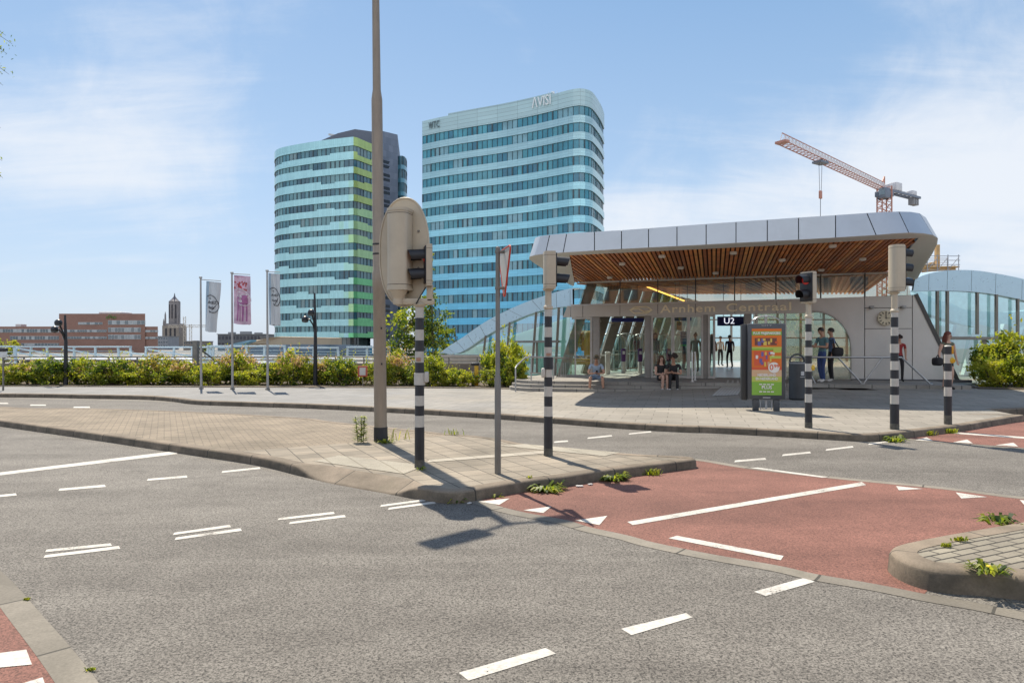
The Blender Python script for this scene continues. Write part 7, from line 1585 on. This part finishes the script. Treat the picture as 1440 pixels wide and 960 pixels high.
# ================================================================== PEOPLE
SKIN = pmat('skin', (.44, .24, .16), .55, var=.08); SKIN2 = pmat('skin_light', (.50, .30, .22), .55, var=.08)
def human(label, loc, rz, joints, cols, hair='short', hairc=(.03, .02, .015), bag=None, phone=None, cap=None, scale=1.0, skin=None, detail=True, female=False, group=None):
    J = dict(pel=(0, 0, .95), spi=(0, .01, 1.14), che=(0, .015, 1.34), nek=(0, .02, 1.49), hb=(0, .0, 1.575), hc=(0, -.012, 1.655), hd=(0, -.008, 1.735),
             shL=(.185, .015, 1.42), elL=(.222, .04, 1.14), wrL=(.215, -.03, .90), shR=(-.185, .015, 1.42), elR=(-.222, .04, 1.14), wrR=(-.215, -.03, .90),
             hiL=(.095, 0, .90), knL=(.105, -.02, .50), anL=(.105, .03, .085), toL=(.125, -.14, .035), hiR=(-.095, 0, .90), knR=(-.105, -.02, .50), anR=(-.105, .03, .085), toR=(-.125, -.14, .035))
    J.update(joints); face = Vector(J.pop('_face', (0, -1, 0))); J = {k: Vector(v) for k, v in J.items()}
    k = .9 if female else 1.0
    rad = dict(pel=(.135, .105), spi=(.125*k, .09), che=(.145*k, .105), nek=(.055, .055), hb=(.062, .075), hc=(.078, .095), hd=(.055, .068), shL=(.062*k, .062), elL=(.043*k, .043), wrL=(.028, .03), hiL=(.085, .085), knL=(.058, .06), anL=(.042, .045), toL=(.042, .028))
    for q in ('sh', 'el', 'wr', 'hi', 'kn', 'an', 'to'): rad[q+'R'] = rad[q+'L']
    edges = [('pel', 'spi'), ('spi', 'che'), ('che', 'nek'), ('nek', 'hb'), ('hb', 'hc'), ('hc', 'hd'), ('che', 'shL'), ('shL', 'elL'), ('elL', 'wrL'), ('che', 'shR'), ('shR', 'elR'), ('elR', 'wrR'), ('pel', 'hiL'), ('hiL', 'knL'), ('knL', 'anL'), ('anL', 'toL'), ('pel', 'hiR'), ('hiR', 'knR'), ('knR', 'anR'), ('anR', 'toR')]
    names = ['pel']+[n for n in J if n != 'pel']; vs = [J[n] for n in names]; rr = [rad[n] for n in names]; ed = [(names.index(a), names.index(b)) for a, b in edges]
    seg = [(J[a], J[b], a, b) for a, b in edges]
    head = (J['hd']-J['hb']).normalized()
    fw = (face-head*face.dot(head)).normalized(); sd_ = head.cross(fw)
    # nose, then hands with palm, four fingers and a thumb
    def addv(p, r, link): vs.append(p); rr.append(r); ed.append((link, len(vs)-1)); return len(vs)-1
    addv(J['hc']+fw*.105-head*.03, (.014, .014), names.index('hc'))
    if detail:
        for S_ in 'LR':
            w = names.index('wr'+S_); d = (J['wr'+S_]-J['el'+S_]).normalized(); side = d.cross(Vector((0, 1, 0))); side = side.normalized() if side.length > .1 else Vector((1, 0, 0)); pn = d.cross(side)
            palm = addv(J['wr'+S_]+d*.05, (.034, .02), w); kn = addv(J['wr'+S_]+d*.085, (.034, .016), palm); seg.append((J['wr'+S_], J['wr'+S_]+d*.2, 'hand', 'hand'))
            for q, L in ((-.027, .062), (-.009, .075), (.009, .07), (.027, .055)):
                a = addv(J['wr'+S_]+d*(.09+L*.5)+side*q+pn*.008, (.009, .009), kn); addv(J['wr'+S_]+d*(.09+L)+side*q+pn*.024, (.008, .008), a)
            a = addv(J['wr'+S_]+d*.055+side*.045+pn*.012, (.011, .011), palm); addv(J['wr'+S_]+d*.085+side*.055+pn*.025, (.009, .009), a)
    me = bpy.data.meshes.new('t'); me.from_pydata(vs, ed, []); o = bpy.data.objects.new('t', me); COL.objects.link(o)
    md = o.modifiers.new('s', 'SKIN'); md.use_smooth_shade = True; md.branch_smoothing = .4
    for i, r in enumerate(rr): me.skin_vertices[0].data[i].radius = r
    me.skin_vertices[0].data[0].use_root = True
    sb = o.modifiers.new('u', 'SUBSURF'); sb.levels = 2; sb.render_levels = 2
    bpy.context.view_layer.update(); dg = bpy.context.evaluated_depsgraph_get(); nm = bpy.data.meshes.new_from_object(o.evaluated_get(dg)); bpy.data.objects.remove(o)
    nm.name = 'body'
    mats = [skin or SKIN, cols['top'], cols['legs'], cols['shoe']]
    nm.materials.clear()
    for m in mats: nm.materials.append(m)
    slv = cols.get('sleeve', .55); hem = cols.get('hem', 1.0); neckline = cols.get('neck', .55)
    def closest(p):
        best = None
        for a, b, na, nb in seg:
            d = b-a; t = max(0, min(1, (p-a).dot(d)/max(1e-9, d.length_squared))); q = (p-(a+d*t)).length-.5*(rad.get(na, (.02,))[0]*(1-t)+rad.get(nb, (.02,))[0]*t)
            if best is None or q < best[0]: best = (q, na, nb, t)
        return best
    for p in nm.polygons:
        _, a, b, t = closest(p.center); mi = 1
        if a in ('hb', 'hc', 'nek', 'hand') or b == 'hand': mi = 0
        elif b == 'nek': mi = 1 if t < neckline else 0
        elif a[:2] == 'sh' and b[:2] == 'el': mi = 1 if t < slv else 0
        elif a[:2] == 'el': mi = 1 if slv >= 1.5 else 0
        elif a == 'pel' and b == 'spi': mi = 2 if t < .25 else 1
        elif a == 'pel' or a[:2] == 'hi': mi = 2 if (a == 'pel' or t < hem) else 0
        elif a[:2] == 'kn': mi = 2 if hem > 1+t else (3 if (cols.get('boot') and t > .5) else 0)
        elif a[:2] == 'an': mi = 3
        p.material_index = mi; p.use_smooth = True
    t = thing('person', label, 'person', loc, group); ORG[t.name] = Vector()
    ob = bpy.data.objects.new('body', nm); COL.objects.link(ob); ob.parent = t
    E = MB()
    for s in (-1, 1): E.ball(J['hc']+fw*.088+sd_*(.032*s)+head*.008, .011, 8)
    E.build('eyes', pmat('eye_dark', (.02, .015, .012), .3), t)
    Mo = MB(); Mo.box(J['hc']+fw*.090-head*.055, (.045, .012, .010), Matrix((sd_, fw, head)).transposed(), bev=.003); Mo.build('mouth', pmat('lips', (.30, .11, .09), .5), t)
    Ea = MB()
    for s in (-1, 1): Ea.ball(J['hc']+sd_*(.082*s)-head*.005, .026, 8, sc=(.4, .8, 1))
    Ea.build('ears', skin or SKIN, t)
    HM = pmat('hair_%d' % int(1000*hairc[0]+100*hairc[1]), hairc, .6, var=.3, scale=25)
    H = MB(); c = J['hc']+head*.022-fw*.014; rot = Matrix((sd_, fw, head)).transposed()
    rows = []
    for i in range(9):
        th = (math.pi*.62)*i/8; ring = []
        for j in range(20):
            a = 2*math.pi*j/20; front = max(0, math.sin(a)); thx = th*(1-.42*front); ring.append(c+rot @ Vector((.094*math.sin(thx)*math.cos(a), .112*math.sin(thx)*math.sin(a), .108*math.cos(thx)+.006*math.sin(7*a+i))))
        rows.append(ring)
    H.grid(rows, 0, True, None, True)
    if hair == 'long':
        for j in range(14):
            a = R(180+j*180/13) ; p = c+rot @ Vector((.088*math.cos(a), .095*math.sin(a), -.02)); H.tube([p, p-head*.14+rot @ Vector((.03*math.cos(a), .02*math.sin(a), 0)), p-head*.30+rot @ Vector((.02*math.cos(a+j), -.035, 0))], [.034, .036, .012], 6)
    if hair == 'bun': H.ball(c+head*.11-fw*.05, .05, 10)
    if hair == 'curly':
        rnd = random.Random(4)
        for _ in range(40):
            v = Vector((rnd.gauss(0, 1), rnd.gauss(-.2, 1), abs(rnd.gauss(.3, .8)))).normalized(); H.ball(c+rot @ Vector((v.x*.10, v.y*.11, v.z*.11)), .032, 6)
    if not cap: H.build('hair', HM, t)
    else:
        C = MB(); C.grid(rows[:7], 0, True, None, True); q = c+fw*.12+head*.02; C.box(q, (.15, .12, .014), rot, bev=.006); C.build('cap', pmat('cap_cloth', cap, .8, var=.2, scale=15), t)
        H2 = MB(); H2.grid([[p-head*.012 for p in r_] for r_ in rows[6:]], 0, True, None, True); H2.build('hair', HM, t)
    if phone: 
        m = MB(); w = J['wr'+phone]; d = (w-J['el'+phone]).normalized(); ph = w+d*.11+Vector((0, 0, .035)); m.box(ph, (.075, .012, .15), Matrix.Rotation(R(-35), 3, 'X'), bev=.004); po = m.build('phone', BLK, t)
    for ob2 in [t]: ob2.rotation_euler = (0, 0, rz); ob2.scale = (scale,)*3
    return t, J
def cloth(n, c, v=.12): return pmat('cloth_'+n, c, .85, var=v, scale=9, bump=.25, bscale=35)
def people():
    black = cloth('black', (.022, .021, .023)); navy = cloth('navy', (.025, .035, .09)); jean = cloth('jeans', (.035, .06, .17)); teal = cloth('teal', (.10, .19, .21)); blue = cloth('pale_blue', (.30, .38, .48)); grey = cloth('grey', (.10, .10, .11)); white = cloth('white', (.55, .54, .52)); olive = cloth('olive', (.10, .11, .075)); red = cloth('red', (.28, .03, .03)); green = cloth('green', (.03, .16, .11)); shW = pmat('shoe_white', (.55, .53, .50), .6); shB = pmat('shoe_black', (.015, .015, .015), .6); beige = cloth('beige', (.36, .30, .22)); denim2 = cloth('light_denim', (.22, .30, .42))
    def sit(kz=.24, lean=.10, sp=.16, foot=-.30):
        h = .11
        return dict(pel=(0, 0, h), spi=(0, -lean*.35, h+.19), che=(0, -lean, h+.38), nek=(0, -lean*1.5, h+.53), hb=(0, -lean*1.9, h+.61), hc=(0, -lean*2.2, h+.69), hd=(0, -lean*2.3, h+.77), shL=(.18, -lean*1.1, h+.46), shR=(-.18, -lean*1.1, h+.46),
            hiL=(.09, -.03, h), hiR=(-.09, -.03, h), knL=(sp, -.42, kz), knR=(-sp, -.42, kz), anL=(sp+.02, -.40, foot+.09), anR=(-sp-.02, -.40, foot+.09), toL=(sp+.05, -.57, foot+.035), toR=(-sp-.05, -.57, foot+.035))
    # man with cap looking down at his phone
    base = fac(UP(838, 3.15), 3.12, .42); d = sit(.16, .17, .20, -.30); d.update(elL=(.26, -.30, .30), wrL=(.10, -.42, .30), elR=(-.26, -.30, .30), wrR=(-.08, -.43, .30), hc=(0, -.40, .78), hd=(0, -.38, .86), hb=(0, -.35, .71)); d['_face'] = (0, -.8, -.6)
    human('man in cap, pale blue shirt and shorts sitting alone on the steps', base, R(-5), {k: v for k, v in d.items()}, dict(top=blue, legs=denim2, shoe=shB, hem=.85), cap=(.16, .13, .07), phone='L', scale=.98)
    # the couple
    base = fac(UP(929, 3.1), 3.02, .42); d = sit(.26, .03, .07, -.30); d.update(elL=(.25, -.08, .28), wrL=(.20, -.30, .28), elR=(-.22, -.12, .27), wrR=(-.08, -.34, .30)); human('woman in black dress with bare legs sitting on the steps', base, R(8), d, dict(top=black, legs=black, shoe=shW, hem=.5, sleeve=.12), hair='long', hairc=(.10, .055, .03), female=True, skin=SKIN2, scale=.95)
    base = fac(UP(947, 3.1), 3.0, .42); d = sit(.27, .10, .10, -.30); d.update(elL=(.24, -.2, .28), wrL=(.02, -.36, .32), elR=(-.27, -.18, .30), wrR=(-.10, -.36, .33)); d['_face'] = (-.9, -.5, 0); human('dark haired man in black leaning to the woman on the steps', base, R(-12), d, dict(top=black, legs=black, shoe=shW, hem=2.0), hair='curly', scale=1.0)
    # men at the clock wall
    base = fac(UP(1156, 1.9), 1.9, .42); t, J = human('man in grey-green shirt and blue jeans looking at his phone', base, R(-68), dict(elR=(-.24, -.06, 1.13), wrR=(-.12, -.30, 1.18), elL=(.24, -.04, 1.13), wrL=(.10, -.30, 1.16), hb=(0, -.03, 1.575), hc=(0, -.06, 1.645), hd=(0, -.06, 1.725), knL=(.11, -.08, .5), anL=(.12, -.04, .085), toL=(.14, -.22, .035), anR=(-.11, .10, .085), toR=(-.13, -.06, .035), _face=(0, -.9, -.4)), dict(top=teal, legs=jean, shoe=shW, hem=2.0), hairc=(.02, .016, .014), phone='R', scale=1.0)
    base = fac(UP(1169, 1.55), 1.5, .42); human('second man in dark trousers and blue shirt behind the first, by the arched window', base, R(-100), dict(elR=(-.25, .02, 1.14), wrR=(-.2, -.2, 1.05)), dict(top=cloth('mid_blue', (.12, .19, .33)), legs=black, shoe=shW, hem=2.0), hairc=(.021, .016, .014), scale=.99)
    c = fac(UP(1178, 1.75), 1.75, .42+.98); tb = thing('shoulder_bag', 'black shoulder bag hanging on the second man by the arched window', 'bag', c); m = MB(); m.box(c, (.36, .22, .30), .2, bev=.09, seg=3); m.build('pouch', black, tb); m = MB(); m.tube([c+Vector((-.1, 0, .12)), c+Vector((-.18, -.06, .42)), c+Vector((-.1, .1, .44)), c+Vector((.08, .1, .14))], .018, 6); m.build('strap', black, tb)
    # woman by the glass wing
    b = Vector((*GX(1333, 20.0).xy, 0)); b.z = zp(b.x, b.y)-.002
    human('red haired woman in dark top and shorts walking past the right glass wing', b, R(10), dict(elL=(.27, .03, 1.13), wrL=(.29, -.02, .90), elR=(-.27, .04, 1.13), wrR=(-.30, .0, .90), knL=(.09, -.06, .5), anL=(.09, .0, .085), knR=(-.07, .0, .5), anR=(-.06, .10, .085), toR=(-.07, -.06, .035), _face=(.5, -.85, .1)), dict(top=olive, legs=black, shoe=shB, hem=.45, sleeve=.10), hair='long', hairc=(.13, .035, .02), female=True, skin=SKIN2, scale=.96)
    c = Vector((b.x-.34, b.y-.05, b.z+.83)); tb = thing('handbag', 'black handbag held by the red haired woman', 'bag', c); m = MB(); m.box(c, (.20, .30, .24), .1, bev=.07, seg=3); m.build('pouch', black, tb); m = MB(); m.tube([c+Vector((0, -.08, .1)), c+Vector((.02, 0, .2)), c+Vector((0, .08, .1))], .014, 6); m.build('handle', black, tb)
    b = fac(UP(1264.5, 1.0), 1.0, .42); human('person in dark red standing at the clock wall, mostly hidden by the signal post', b, R(-20), dict(), dict(top=red, legs=black, shoe=shB, hem=2.0), hair='curly', hairc=(.03, .012, .01), scale=.86, female=True)
    # people inside the hall
    for lab, u, D, rz, top, legs, hr, pose in (
        ('dark silhouette of a man with a bag walking away inside the open doorway', 1026, 36, 180, navy, black, 'short', dict(knL=(.1, -.12, .5), anL=(.1, -.05, .085), anR=(-.1, .16, .1))),
        ('woman with black backpack just inside the doorway, left of the silhouette', 1001, 33, 140, black, grey, 'long', dict()),
        ('person in white shirt farther back in the hall doorway', 1013, 40, 10, white, black, 'short', dict()),
        ('person in red patterned clothes between the ticket gates', 896, 33.5, 30, red, black, 'long', dict()),
        ('person in green standing behind the glass doors', 922, 32, 100, green, grey, 'short', dict(wrL=(.2, -.3, 1.1))),
        ('person in beige dress beyond the door frame', 978, 31, -30, beige, beige, 'bun', dict()),
        ('pale figure in white behind the seated couple inside the glass', 921, 29.6, 20, beige, white, 'long', dict()),
        ('dark figure seen low behind the blue information panel', 962, 33, 60, black, grey, 'short', dict())):
        human(lab, GX(u, D, .42), R(rz), pose, dict(top=top, legs=legs, shoe=shB, hem=2.0), hair=hr, detail=False, scale=.98, hairc=(.022, .016, .012))
people()
